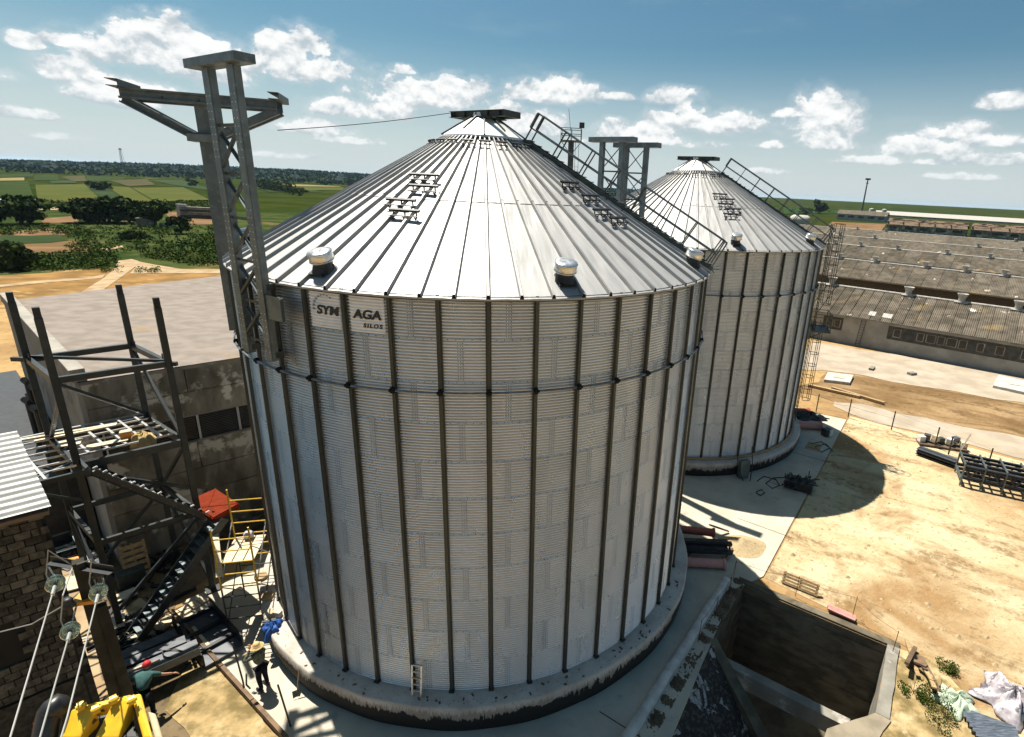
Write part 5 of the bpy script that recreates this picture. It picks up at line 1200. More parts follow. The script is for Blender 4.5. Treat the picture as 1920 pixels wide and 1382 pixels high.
# rods and shovel on the apron
for i, (x0, y0, x1, y1) in enumerate(((455, 1276, 439, 1192), (545, 1362, 521, 1268), (462, 1284, 470, 1262))):
    p = gp(x0, y0, 0); h = (1.55, 1.6, 0.45)[i]
    t = (MB().tube([p, p + Vector(((-0.12, -0.2, 0.05)[i], 0.02, h))], 0.028, 7)); tag(t.build('steel_post', 'black_steel'), ('dark steel rod the worker in the straw hat is holding', 'dark steel rod standing on the apron at the frame bottom', 'short dark steel stub beside the form board')[i], 'rod', 'rods along the apron edge')
sh = thing('shovel', gp(558, 1308), 'old shovel leaning against the near silo plinth', 'shovel'); p0 = gp(556, 1308, 0.05); p1 = gp(562, 1243, 1.0) 
m = MB(); m.tube([p0 + (p1 - p0) * 0.15, p1], 0.02, 8); m.build('handle', 'wood', sh); m = MB(); m.grid(lambda s, t: p0 + (p1 - p0) * (0.2 * s) + Vector((0.14 * (t - 0.5) * (0.6 + 0.4 * s) * 2, 0.05 * (t - 0.5) * 2, 0.03 * math.cos(PI * (t - 0.5)))), 5, 6); o = m.build('blade', 'frame_dark', sh); o.modifiers.new('thick', 'SOLIDIFY').thickness = 0.006
# things on the plinth of the near silo (its top is 1 m up)
c = gp(512, 1178, 1.0); cloth_heap('blue_jacket', (c.x, c.y, 1.0), 0.3, 0.36, 0.26, 'blue_cloth', 'crumpled bright blue jacket lying on the sunlit plinth', 'jacket', 5, 0.2)
for i, (px, py, rr_) in enumerate(((489, 1081, 0.22), (501, 1118, 0.2))):
    c = gp(px, py, 1.06); m = MB(); m.lathe([(0, -0.06), (rr_, -0.06), (rr_ * 1.03, 0), (rr_, 0.05), (0, 0.055)], 20, c); tag(auto_smooth(m.build('timber_round', 'wood')), ('round wooden cable reel lid on the plinth, farther from the blue jacket', 'round wooden cable reel lid on the plinth, nearer to the blue jacket')[i], 'wood disc', 'wood discs on the plinth')
for i, (px, py) in enumerate(((507, 1150), (520, 1150))):
    c = gp(px, py, 1.1); m = MB(); m.box(c, (0.18, 0.3, 0.2), rz=0.4 + i); tag(bevel(m.build('parts_box', 'wood_pale' if i else 'tan_plate'), 0.02), ('tan carton on the plinth above the blue jacket', 'open pale carton on the plinth nearest the silo sheets')[i], 'box', 'cartons on the plinth')
c = gp(505, 1166, 1.05); m = MB(); m.box(c, (0.4, 0.16, 0.1), rz=0.5); tag(m.build('tool_bag', 'black_steel'), 'flat black tool bag beside the blue jacket on the plinth', 'bag')
lad = thing('step_ladder', gp(782, 1306, 1.0), 'short pale aluminium ladder leaning against the near silo wall', 'ladder')
b0, b1 = gp(773, 1306, 1.0), gp(789, 1308, 1.0); th_ = math.atan2(b0.x, -b0.y); t0 = cyl(8.5, th_ - 0.003, 2.05); t1 = t0 + (b1 - b0) * 1.12
for p, q in ((b0, t0), (b1, t1)):
    m = MB(); m.bar(p, q, 0.05, 0.03); m.build('rail', 'alu', lad)
for k in range(1, 5):
    m = MB(); m.bar(b0.lerp(t0, k / 5), b1.lerp(t1, k / 5), 0.035, 0.035); m.build('rung', 'alu' if k != 3 else 'wood', lad)
m = MB(); m.bar(t0, t1, 0.04, 0.03); m.build('top_rung', 'alu', lad)
r = random.Random(21); deb = MB()
for k in range(90):
    th = math.radians(r.uniform(-75, 75)); q = cyl(r.uniform(8.55, 8.92), th, 1.0); s = r.uniform(0.012, 0.055)
    deb.box(q + Vector((0, 0, s * 0.25)), (s * r.uniform(1, 3), s, s * 0.5), rz=r.uniform(0, 3))
tag(deb.build('plinth_litter', 'wood_dark'), 'small dark scraps of mortar and wood strewn over the silo plinth', 'litter', kind='stuff')

# ------------------------------------------------------------------ people
def skin_body(name, mat, joints, bones, parent, sub=2):
    me = bpy.data.meshes.new(name); names = list(joints); me.from_pydata([joints[k][0] for k in names], [(names.index(a), names.index(b)) for a, b in bones], [])
    o = bpy.data.objects.new('tmp_' + name, me); COL.objects.link(o)
    sk = o.modifiers.new('skin', 'SKIN'); sk.use_smooth_shade = True; lay = me.skin_vertices[0].data if me.skin_vertices else None
    if lay is None:
        bpy.context.view_layer.objects.active = o; lay = o.data.skin_vertices[0].data
    for i, k in enumerate(names):
        r_ = joints[k][1]; lay[i].radius = (r_, r_) if not isinstance(r_, tuple) else r_; lay[i].use_root = (i == 0)
    ss = o.modifiers.new('sub', 'SUBSURF'); ss.levels = sub; ss.render_levels = sub
    bpy.context.view_layer.update(); em = bpy.data.meshes.new_from_object(o.evaluated_get(bpy.context.evaluated_depsgraph_get())); bpy.data.objects.remove(o)
    em.name = name; em.transform(Matrix.Translation(-wloc(parent))); em.materials.clear(); em.materials.append(MATS[mat]); em.polygons.foreach_set('use_smooth', [True] * len(em.polygons))
    return put(name, em, parent)
def hand(parent, w, d, up, mat='skin'):
    d = Vector(d).normalized(); up = Vector(up).normalized(); s = d.cross(up).normalized(); w = Vector(w)
    J = {'wrist': (w, 0.028), 'palm': (w + d * 0.07, 0.036)}; B = [('wrist', 'palm')]
    for i, (o_, ln) in enumerate(((-0.032, 0.075), (-0.011, 0.088), (0.011, 0.082), (0.03, 0.064))):
        J[f'f{i}a'] = (w + d * 0.10 + s * o_, 0.010); J[f'f{i}b'] = (w + d * (0.10 + ln * 0.6) + s * o_ * 1.1 - up * 0.02, 0.009); J[f'f{i}c'] = (w + d * (0.10 + ln * 0.8) + s * o_ - up * 0.055, 0.008)
        B += [('palm', f'f{i}a'), (f'f{i}a', f'f{i}b'), (f'f{i}b', f'f{i}c')]
    J['t1'] = (w + d * 0.05 - s * 0.045, 0.012); J['t2'] = (w + d * 0.09 - s * 0.06 - up * 0.03, 0.010); B += [('palm', 't1'), ('t1', 't2')]
    return skin_body('hand', mat, J, B, parent, 1)
def head(parent, c, fwd, upv, hairmat='hair'):
    c = Vector(c); f = Vector(fwd).normalized(); u = Vector(upv).normalized(); s = f.cross(u).normalized(); u = s.cross(f).normalized()
    m = MB(); nu, nv = 16, 20
    def fn(a, b):
        th = PI * a; ph = 2 * PI * b; x = math.sin(th) * math.cos(ph); y = math.sin(th) * math.sin(ph); z = math.cos(th)
        jaw = 1 - 0.28 * max(0, -z); fx = 0.1 * x * (1 + 0.12 * (x > 0)) * jaw; 
        if x > 0.9 and -0.35 < z < 0.1: fx += 0.022
        if x > 0.7 and 0.05 < z < 0.3 and abs(y) > 0.2: fx -= 0.01
        return c + f * fx + s * (0.078 * y * jaw) + u * (0.118 * z)
    m.grid(fn, nu, nv); h = m.build('head', 'skin', parent, smooth=True)
    for k in (-1, 1):
        e = MB(); e.lathe([(0, 0.012), (0.02, 0.008), (0.024, 0), (0.02, -0.008), (0, -0.012)], 10, c + s * 0.08 * k - u * 0.005, axis=s * k); e.build('ear', 'skin', h, smooth=True)
        e = MB(); e.lathe([(0, 0.006), (0.012, 0.003), (0.014, 0)], 8, c + f * 0.096 + s * 0.033 * k + u * 0.015, axis=f); e.build('eye', 'window_dark', h)
    e = MB(); e.bar(c + f * 0.094 - u * 0.062 - s * 0.022, c + f * 0.094 - u * 0.062 + s * 0.022, 0.012, 0.006); e.build('mouth', 'rust_red', h)
    m = MB(); m.grid(lambda a, b: c - f * 0.012 + (f * (0.104 * math.sin(a * 1.75) * math.cos(2 * PI * b)) + s * (0.086 * math.sin(a * 1.75) * math.sin(2 * PI * b)) + u * (0.124 * math.cos(a * 1.75))) * (1.0 if math.cos(2 * PI * b) < 0.5 else 0.96), 7, 18); m.build('hair', hairmat, h, smooth=True)
    return h
# worker in the straw hat, standing, right arm out to the rod, other hand at the hat
w1 = gp(496, 1290, 0); p1 = thing('person', (w1.x, w1.y, 0), 'worker in straw hat and camouflage jacket holding a steel rod beside the plinth', 'person')
fw = Vector((-0.80, 0.30, 0)).normalized(); sd_ = Vector((fw.y, -fw.x, 0))    # sd_ = his right-hand side
def b1_(f, s, z): q = w1 + fw * f + sd_ * s; return Vector((q.x, q.y, z))
rodh = gp(449, 1236, 0.95)
J = {'pelvis': (b1_(0, 0, 0.95), 0.15), 'kr': (b1_(0.05, 0.12, 0.5), 0.085), 'ar': (b1_(0.0, 0.13, 0.1), 0.06), 'tr': (b1_(0.15, 0.15, 0.05), 0.045), 'kl': (b1_(0.03, -0.11, 0.5), 0.085), 'al': (b1_(-0.06, -0.13, 0.1), 0.06), 'tl': (b1_(0.09, -0.15, 0.05), 0.045),
     'hr': (b1_(0, 0.1, 0.86), 0.115), 'hl': (b1_(0, -0.1, 0.86), 0.115)}
tr = skin_body('trousers', 'dark_trousers', J, [('pelvis', 'hr'), ('hr', 'kr'), ('kr', 'ar'), ('ar', 'tr'), ('pelvis', 'hl'), ('hl', 'kl'), ('kl', 'al'), ('al', 'tl')], p1)
sR = b1_(0.02, 0.2, 1.46); sL = b1_(0.02, -0.2, 1.46); wr = Vector((rodh.x, rodh.y, 1.05)) - (Vector((rodh.x, rodh.y, 1.05)) - sR).normalized() * 0.09
if (wr - sR).length > 0.62: wr = sR + (wr - sR).normalized() * 0.62
eR = sR.lerp(wr, 0.5) + Vector((0, 0, -0.06)); wl = b1_(0.14, -0.16, 1.66); eL = b1_(0.12, -0.42, 1.42)
J = {'waist': (b1_(0, 0, 1.0), 0.155), 'chest': (b1_(0.02, 0, 1.3), 0.165), 'neck': (b1_(0.02, 0, 1.5), 0.065), 'sr': (sR, 0.085), 'er': (eR, 0.058), 'wr': (wr, 0.042), 'sl': (sL, 0.085), 'el': (eL, 0.058), 'wl': (wl, 0.042)}
skin_body('jacket', 'camo', J, [('waist', 'chest'), ('chest', 'neck'), ('chest', 'sr'), ('sr', 'er'), ('er', 'wr'), ('chest', 'sl'), ('sl', 'el'), ('el', 'wl')], p1)
hand(p1, wr, (wr - eR), Vector((0, 0, 1))); hand(p1, wl, Vector((0.0, 0.3, 1)), -fw)
hd = head(p1, b1_(0.05, 0, 1.66), fw + Vector((0, 0, -0.25)), Vector((0, 0, 1)))
m = MB(); m.lathe([(0.0, 0.13), (0.07, 0.125), (0.105, 0.08), (0.112, 0.01), (0.2, -0.015), (0.215, -0.03), (0.2, -0.025), (0.11, 0.0)], 22, b1_(0.03, 0, 1.72), axis=(fw * 0.08 + Vector((0, 0, 1)))); m.build('straw_hat', 'straw', p1, smooth=True)
for k, s in ((1, 0.14), (-1, -0.14)):
    m = MB(); q = b1_(0.06 if k > 0 else 0.0, s, 0.05); m.tube([q - fw * 0.1, q + fw * 0.06, q + fw * 0.17], [0.05, 0.052, 0.035], 10); m.build('boot', 'black_steel', p1, smooth=True)
# worker in the red cap bending over the beams, back towards us
hp2 = gp(276, 1252, 1.42); f2 = Vector((-0.25, 0.97, 0)).normalized(); s2_ = Vector((f2.y, -f2.x, 0)); w2 = Vector((hp2.x, hp2.y, 0)) - f2 * 0.42
p2 = thing('person', (w2.x, w2.y, 0), 'worker in red cap and teal shirt leaning over the grey steel beams', 'person')
def b2_(f, s, z): q = w2 + f2 * f + s2_ * s; return Vector((q.x, q.y, z))
J = {'pelvis': (b2_(-0.08, 0, 0.93), 0.15), 'hr': (b2_(-0.06, 0.1, 0.86), 0.115), 'hl': (b2_(-0.06, -0.1, 0.86), 0.115), 'kr': (b2_(0.03, 0.13, 0.5), 0.085), 'kl': (b2_(0.0, -0.13, 0.5), 0.085), 'ar': (b2_(-0.05, 0.15, 0.09), 0.06), 'al': (b2_(-0.12, -0.15, 0.09), 0.06)}
skin_body('trousers', 'dark_trousers', J, [('pelvis', 'hr'), ('pelvis', 'hl'), ('hr', 'kr'), ('kr', 'ar'), ('hl', 'kl'), ('kl', 'al')], p2)
sR2, sL2 = b2_(0.25, 0.2, 1.32), b2_(0.25, -0.2, 1.32); eR2, eL2 = b2_(0.38, 0.42, 1.12), b2_(0.22, -0.46, 1.1); wR2, wL2 = b2_(0.52, 0.58, 0.98), b2_(0.16, -0.66, 0.92)
J = {'waist': (b2_(-0.05, 0, 1.0), 0.15), 'mid': (b2_(0.08, 0, 1.18), 0.165), 'chest': (b2_(0.2, 0, 1.32), 0.16), 'neck': (b2_(0.33, 0, 1.43), 0.065), 'sr': (sR2, 0.09), 'er': (sR2.lerp(eR2, 0.75), 0.068), 'sl': (sL2, 0.09), 'el': (sL2.lerp(eL2, 0.75), 0.068)}
skin_body('shirt', 'teal_shirt', J, [('waist', 'mid'), ('mid', 'chest'), ('chest', 'neck'), ('chest', 'sr'), ('sr', 'er'), ('chest', 'sl'), ('sl', 'el')], p2)
for a_, e_, w_ in ((sR2, eR2, wR2), (sL2, eL2, wL2)):
    skin_body('forearm', 'skin', {'a': (a_.lerp(e_, 0.6), 0.05), 'b': (e_, 0.047), 'c': (e_.lerp(w_, 0.5), 0.042), 'd': (w_, 0.03)}, [('a', 'b'), ('b', 'c'), ('c', 'd')], p2)
    hand(p2, w_, w_ - e_, Vector((0, 0, 1)))
hc = b2_(0.42, 0, 1.5); head(p2, hc, f2 + Vector((0, 0, -0.55)), f2 * 0.5 + Vector((0, 0, 1)))
m = MB(); axc = (f2 * 0.35 + Vector((0, 0, 1))).normalized(); m.lathe([(0.0, 0.135), (0.05, 0.13), (0.09, 0.1), (0.11, 0.05), (0.115, 0.0)], 18, hc + axc * 0.02, axis=axc)
pk = hc + f2 * 0.13 + Vector((0, 0, 0.0)); m.grid(lambda s, t: pk + f2 * (0.09 * s * math.cos((t - .5) * 2.4)) + s2_ * (0.2 * (t - 0.5)) - Vector((0, 0, 0.05 * s)), 4, 8); m.build('cap', 'red_cap', p2, smooth=True)
for s in (-0.14, 0.14):
    m = MB(); q = b2_(-0.08, s, 0.05); m.tube([q - f2 * 0.1, q + f2 * 0.06, q + f2 * 0.17], [0.05, 0.052, 0.035], 10); m.build('boot', 'black_steel', p2, smooth=True)

# ------------------------------------------------------------------ things on the right
def pipe(name, p, q, r, mat, label, group=None, flange=True):
    t = thing(name, (Vector(p) + Vector(q)) / 2, label, 'pipe', group); m = MB(); m.tube([p, q], r, 18); auto_smooth(m.build('barrel', mat, t)); p, q = Vector(p), Vector(q)
    if flange:
        d = (q - p).normalized(); m = MB(); m.tube([q - d * 0.12, q - d * 0.1, q, q + d * 0.001], [r, r * 1.22, r * 1.22, r * 0.9], 18); auto_smooth(m.build('socket_end', mat, t))
        m = MB(); m.tube([q + d * 0.002, q + d * 0.004], [r * 0.88, r * 0.88], 18); m.build('bore', 'window_dark', t)
    return t
pipe('plastic_pipe', gp(1262, 991, 0.55), gp(1340, 999, 0.55), 0.19, 'pipe_red', 'dark orange red pipe on the stack beside the near silo plinth', 'pipes on the apron')
pipe('plastic_pipe', gp(1280, 1053, 0.22), gp(1360, 1058, 0.22), 0.21, 'pipe_pink', 'pale pink pipe lying lowest beside the near silo plinth', 'pipes on the apron')
bk = thing('beam_stack', gp(1320, 1035), 'stack of black steel members between the two pipes by the near plinth', 'steel stack')
for k, (y0, y1, h) in enumerate(((1016, 1020, 0.55), (1024, 1028, 0.5), (1031, 1036, 0.36), (1013, 1016, 0.7))):
    m = MB(); m.bar(gp(1268, y0, h), gp(1372 - 8 * (k % 2), y1, h), 0.22, 0.14); m.build('member', 'steel_pile', bk)
for px in (1290, 1366):
    m = MB(); c = gp(px, 1040, 0.1); m.bar(c + LDIR * 0.5, c - LDIR * 0.6, 0.1, 0.18); m.build('bearer', 'wood_dark', bk)
    c2_ = gp(px, 1040, 0.0); m = MB(); m.bar(V(c2_, 0), V(c2_, 0.45), 0.08, 0.08); m.build('prop', 'black_steel', bk)
m = MB(); m.bar(gp(1330, 984, 0.62), gp(1366, 996, 0.1), 0.12, 0.05); tag(m.build('plank', 'wood_dark'), 'dark plank sloping off the pipe stack beside the near silo', 'plank')
c = gp(1392, 1024, 0); sh_ = MB(); rr_ = random.Random(2)
sh_.grid(lambda s, t: (c.x + 1.15 * s * math.cos(2 * PI * t) * (1 + .12 * math.sin(3 * 2 * PI * t)), c.y + 0.9 * s * math.sin(2 * PI * t), max(0.0, 0.42 * (1 - s) ** 1.2 + rr_.uniform(-0.015, 0.015)) + 0.004), 12, 30); tag(sh_.build('gravel_heap', 'sand_heap', smooth=True), 'low heap of brown grit on the apron beside the pipes', 'heap')
# at the far silo
pipe('plastic_pipe', gp(1482, 771, 0.3), gp(1517, 773, 0.3), 0.28, 'pipe_red', 'short dark red pipe behind the black sack at the far silo', 'pipes on the apron')
pipe('plastic_pipe', gp(1496, 796, 0.28), gp(1540, 799, 0.28), 0.28, 'pipe_pink', 'pinkish grey pipe on the apron at the far silo', 'pipes on the apron')
c = gp(1518, 785, 0); cloth_heap('black_sack', (c.x, c.y, 0), 1.35, 0.5, 0.6, 'rubber', 'black plastic sack lying between the two pipes at the far silo', 'sack', 15)
c = gp(1550, 810, 0.28); bx = thing('blue_drum', (c.x, c.y, 0), 'small dark blue open bin with white side on the apron', 'bin'); m = MB(); m.box(c, (0.55, 0.5, 0.56), rz=0.4); bevel(m.build('body', 'frame_dark', bx), 0.04); m = MB(); m.box(c + Vector((0.2, -0.2, 0.02)), (0.25, 0.16, 0.48), rz=0.4); m.build('side_panel', 'white_bag', bx)
c = gp(1507, 832, 0.02); pallet('wooden pallet lying on the apron against the far silo plinth', c + Vector((0.2, -.9, 0.0)), (0.84, -0.54, 0), (0.54, 0.84, 0), 0.9, 1.3, 'wood')
rb = MB(); c = gp(1497, 914, 0); r = random.Random(9)
for k in range(90):
    a_ = r.uniform(0, 6.28); q = Vector((c.x + r.uniform(-0.75, 0.75), c.y + r.uniform(-0.45, 0.45), r.uniform(0.05, 0.5))); rb.bar(q, q + Vector((r.gauss(0, 0.25), r.gauss(0, 0.25), r.uniform(0.05, 0.35))), 0.05, 0.05)
rb.box((c.x, c.y, 0.25), (1.5, 0.95, 0.42), rz=-0.5); tag(rb.build('bolt_heap', 'rubber'), 'dark spiky heap of steel clips on the shaded apron edge', 'heap')
for i, pts_ in enumerate(([(1420, 902), (1432, 893), (1455, 899), (1462, 910), (1448, 916), (1436, 906), (1450, 896), (1475, 895)], [(1418, 922), (1428, 918), (1434, 924), (1426, 929), (1418, 924)], [(1520, 832), (1540, 828), (1556, 840), (1540, 848), (1528, 838), (1548, 832), (1562, 846)])):
    m = MB(); m.tube([gp(x, y, 0.03) for x, y in pts_], 0.03, 5); tag(m.build('black_hose', 'black_cable'), ('black hose looping from the clip heap over the shaded apron', 'small black hose ring lying on the shaded apron', 'tangled black hose beside the pallet at the far silo')[i], 'hose', 'hoses on the apron')
c = gp(1392, 900, 0); eb = thing('control_box', (c.x, c.y, 0), 'grey electric box with hanging cables fixed to the far silo plinth', 'electric box'); d_ = (Vector((c.x, c.y, 0)) - S2).normalized(); d_.z = 0
m = MB(); m.box((c.x + .05, c.y + .25, 0.62), (0.62, 0.35, 1.1), rz=math.atan2(d_.y, d_.x) + PI / 2); bevel(m.build('cabinet', 'frame_galv', eb), 0.03); m = MB()
for s in (-0.4, 0.4): m.tube([(c.x + s, c.y + 0.4, 2.0), (c.x + s * 1.1, c.y - 0.05, 1.0), (c.x + s * 0.5 + 0.2, c.y - 0.15, 0.05)], 0.03, 5)
m.build('cables', 'black_cable', eb)
# pit edge: rods with cord, pallet, pink planks, brush
for i, (a_, b_) in enumerate(((-0.5, 0.0), (-0.3, 1.2), (2.0, -0.6), (4.2, -0.75), (5.75, 0.3), (-0.35, 2.6), (-0.4, 4.2))):
    q = pit(a_, b_); m = MB(); m.tube([q, q + Vector((0.03, 0.02, 1.0))], 0.012, 5); tag(m.build('rebar_stake', 'rust_red'), ('thin rebar stake at the far left corner of the pit', 'thin rebar stake on the left pit edge, second from the far corner', 'thin rebar stake behind the far pit wall near the pallet', 'thin rebar stake behind the far pit wall near the pink planks', 'thin rebar stake at the right corner of the pit', 'thin rebar stake on the left pit edge, third from the far corner', 'thin rebar stake on the left pit edge closest to the frame bottom')[i], 'stake', 'rebar stakes round the pit')
sk_ = [pit(-0.4, 4.2, .95), pit(-0.35, 2.6, .95), pit(-0.3, 1.2, .95), pit(-0.5, 0, .95), pit(2, -0.6, .95), pit(4.2, -.75, .95), pit(5.75, .3, .95)]; m = MB()
for p, q in zip(sk_[:-1], sk_[1:]): m.tube([p, p.lerp(q, .5) - Vector((0, 0, .12)), q], 0.007, 4)
tag(m.build('barrier_cord', 'rust_red'), 'thin cord strung between the rebar stakes round the pit', 'cord')
c = gp(1500, 1108, 0.1); pallet('brown wooden pallet standing on edge behind the far pit wall', gp(1498, 1106, 0.0), E1, Vector((0, 0, 1)) + LDIR * 0.35, 1.5, 0.55, 'wood', None, 4)
for k in range(4):
    m = MB(); m.bar(gp(1552, 1134 + 2 * k, 0.08 + 0.09 * (k % 2)), gp(1604, 1157 + 2 * k, 0.08 + 0.09 * (k % 2)), 0.14, 0.06); tag(m.build('pink_plank', 'pipe_pink'), ('upper pink plank farthest from the pit', 'lower pink plank farthest from the pit', 'upper pink plank nearest the pit', 'lower pink plank nearest the pit')[k], 'plank', 'pink planks beside the pit')
r = random.Random(17)
wl_ = ['long', 'short', 'crooked', 'split', 'thick', 'thin', 'flat']
for k, (x0, y0, x1, y1, z0, z1) in enumerate(((1700, 1200, 1722, 1268, 0.1, 0.1), (1706, 1236, 1738, 1250, .15, .4), (1716, 1214, 1700, 1244, .1, .5), (1742, 1262, 1752, 1290, .1, .5), (1724, 1230, 1766, 1308, .1, .15), (1700, 1246, 1728, 1240, .1, .1), (1735, 1256, 1748, 1276, .2, .35))):
    m = MB(); m.bar(gp(x0, y0, z0), gp(x1, y1, z1), 0.14 if k != 4 else 0.22, 0.05 + 0.02 * (k % 3)); tag(m.build('broken_timber', 'wood_dark' if k % 3 else 'wood'), f'{wl_[k]} broken timber in the loose pile at the right pit corner', 'timber', 'broken timbers by the pit')
c = gp(1792, 1318, 0); cloth_heap('green_tarp', (c.x, c.y, 0), 0.62, 0.6, 0.4, 'tarp_green', 'crumpled pale green plastic sheet among weeds at the lower right', 'tarp', 22)
c = gp(1893, 1318, 0); cloth_heap('scrap_bag', (c.x, c.y, 0), 0.95, 1.0, 0.75, 'plastic_white', 'torn white and grey big bag at the right frame edge', 'bag', 31)
for k in range(6):
    m = MB(); a_ = gp(1800 + 6 * k, 1330 + 9 * k, 0.1 + .04 * k); b_ = gp(1905 + 4 * k, 1368 + 10 * k, 0.15 + .04 * k); m.chan(a_, b_, 0.22, 0.05, 0.008); tag(m.build('roof_offcut', 'scrap_metal'), f'{("topmost", "second", "third", "fourth", "fifth", "lowest")[k]} shiny metal offcut counted down from the green sheet', 'metal strip', 'metal offcuts at the lower right')
def clump(m, c, rx, ry, rz_, n, s, r, flat=0.0):
    for _ in range(n):
        while True:
            a_, b_, c_ = r.uniform(-1, 1), r.uniform(-1, 1), r.uniform(-1, 1)
            if 0.12 < a_ * a_ + b_ * b_ + c_ * c_ < 1: break
        p = Vector((c[0] + a_ * rx, c[1] + b_ * ry, c[2] + c_ * rz_)); d = Vector((r.gauss(0, 1), r.gauss(0, 1), r.gauss(0, 1))).normalized(); e = d.cross(Vector((r.gauss(0, 1), r.gauss(0, 1), r.gauss(0, 1)))).normalized(); k = len(m.v); sz = s * r.uniform(0.6, 1.3)
        m.v += [tuple(p - d * sz), tuple(p + e * sz * 0.55), tuple(p + d * sz), tuple(p - e * sz * 0.55)]; m.f.append((k, k + 1, k + 2, k + 3)); m.mi.append(0)
r = random.Random(5)
for i, (px, py, s_, lab) in enumerate(((1760, 1305, 0.5, 'dark green weed bush beside the pale green sheet'), (1712, 1298, 0.3, 'small weed bush between the pit corner and the green sheet'), (1786, 1262, 0.35, 'low weed bush above the pale green sheet'), (1774, 1350, 0.45, 'weed bush below the pale green sheet at the frame bottom'))):
    c = gp(px, py, 0); t = thing('weed_bush', (c.x, c.y, 0), lab, 'weed', 'weeds by the pit'); m = MB(); [clump(m, (c.x + r.gauss(0, s_ * .7), c.y + r.gauss(0, s_ * .7), s_ * 0.3), s_ * .5, s_ * .5, s_ * r.uniform(.25, .55), 90, 0.035, r) for _ in range(7)]; m.build('foliage', 'leaf_mid', t); m = MB()
    for k in range(6): a_ = k * 1.05; m.tube([(c.x, c.y, 0), (c.x + s_ * .6 * math.cos(a_), c.y + s_ * .6 * math.sin(a_), s_ * 1.0)], 0.008, 4)
    m.build('stems', 'bark', t)
# steel truss stacks on the sand
ts = thing('truss_stack', gp(1850, 905), 'long stack of dark steel trusses on legs at the right frame edge', 'steel stack')
p, q = gp(1806, 884, 0.9), gp(2010, 928, 0.9); dd_ = (q - p).normalized(); ss_ = dd_.cross(Vector((0, 0, 1)))
for k in range(4):
    o_ = -ss_ * (0.62 * k)
    for z in (0.55, 1.25):
        m = MB(); m.ibeam(V(p + o_, z), V(q + o_, z), 0.16, 0.16); m.build('chord', 'steel_pile', ts)
    for j in range(14):
        a_ = p.lerp(q, j / 14) + o_; b_ = p.lerp(q, (j + 1) / 14) + o_; m = MB(); m.bar(V(a_, 0.6 if j % 2 else 1.2), V(b_, 1.2 if j % 2 else 0.6), 0.06, 0.06); m.build('web', 'steel_pile', ts)
for j in range(6):
    a_ = p.lerp(q, j / 5); m = MB(); m.bar(V(a_, 0.42), V(a_ - ss_ * 1.9, 0.42), 0.14, 0.14); m.bar(V(a_, 1.4), V(a_ - ss_ * 1.9, 1.4), 0.08, 0.08); m.build('bearer', 'frame_galv', ts)
    for s in (0.05, -1.9):
        m = MB(); m.bar(V(a_ + ss_ * s, 0), V(a_ + ss_ * s, 1.45), 0.07, 0.07); m.build('leg', 'frame_galv', ts)
bs_ = thing('sheet_bundle', gp(1752, 870), 'long grey bundle of folded steel sections lying on the sand', 'steel bundle')
p, q = gp(1718, 846, 0.2), gp(1790, 872, 0.2)
for k in range(6):
    o_ = (q - p).cross(Vector((0, 0, 1))).normalized() * (0.24 * (k % 3)); m = MB(); m.chan(V(p - o_, 0.15 + 0.2 * (k // 3)), V(q - o_, 0.15 + 0.2 * (k // 3)), 0.22, 0.18, 0.02); m.build('section', 'beam_grey' if k % 2 else 'steel_pile', bs_)
c = gp(1765, 836, 0); pb = thing('parts_pallet', c, 'pallet of pale machine parts behind the grey steel bundle', 'pallet load')
for k in range(7):
    m = MB(); m.box((c.x + (k - 3) * 0.42, c.y - (k - 3) * 0.12 + 0.2 * (k % 2), 0.32 + 0.1 * (k % 3)), (0.4, 0.4, 0.45), rz=k); bevel(m.build('part_box', ('white_bag', 'beam_grey', 'wood_pale', 'frame_dark')[k % 4], pb), 0.03)
m = MB(); m.box((c.x, c.y, 0.06), (3.0, 1.0, 0.12), rz=-0.27); m.build('pallet_base', 'wood_dark', pb)
for k, (a_, b_, lab) in enumerate(((1778, 852, 'short black post left of the truss stack'), (1800, 846, 'pale leaning strut left of the truss stack'))):
    m = MB(); p = gp(a_, b_, 0); m.bar(p, p + Vector((0.4 * k, 0, 1.3)), 0.07, 0.07); tag(m.build('short_post', 'black_steel' if k == 0 else 'alu'), lab, 'post')
# manhole slabs, timber, fence
for i, pxs in enumerate(([(1545, 711), (1594, 717), (1601, 703), (1552, 697)], [(1862, 722), (1935, 738), (1945, 719), (1872, 703)])):
    t = thing('manhole_slab', gp(*pxs[0]), ('pale concrete slab lying by the gravel lane near the far silo', 'pale concrete slab lying by the barn at the right edge')[i], 'concrete slab', 'concrete slabs by the lane'); q4 = [gp(x, y, 0.25) for x, y in pxs]; m = MB(); m.poly([p.to_2d() for p in q4], -0.05, 0.25); bevel(m.build('slab', 'white_lime', t), 0.04); cc = sum(q4, Vector()) / 4; m = MB(); m.box((cc.x, cc.y, 0.27), (1.0, 0.9, 0.06), rz=-0.45); m.build('lid', 'concrete_pad', t)
for i, (a_, b_) in enumerate((((1516, 722), (1612, 744)), ((1560, 727), (1658, 756)))):
    m = MB(); m.bar(gp(*a_, 0.12), gp(*b_, 0.12), 0.3, 0.2); tag(m.build('timber_beam', 'wood'), ('long timber beam on the sand nearer the far silo', 'long timber beam on the sand reaching towards the fence')[i], 'timber', 'timber beams by the lane')
m = MB(); m.box(gp(1710, 700, 0.1), (0.8, 0.5, 0.2), rz=0.4); m.box(gp(1635, 690, 0.1), (1.1, 0.4, 0.15), rz=0.9)
tag(m.build('stone_scraps', 'concrete_old'), 'a few grey stone scraps on the gravel lane', 'stones', kind='stuff')
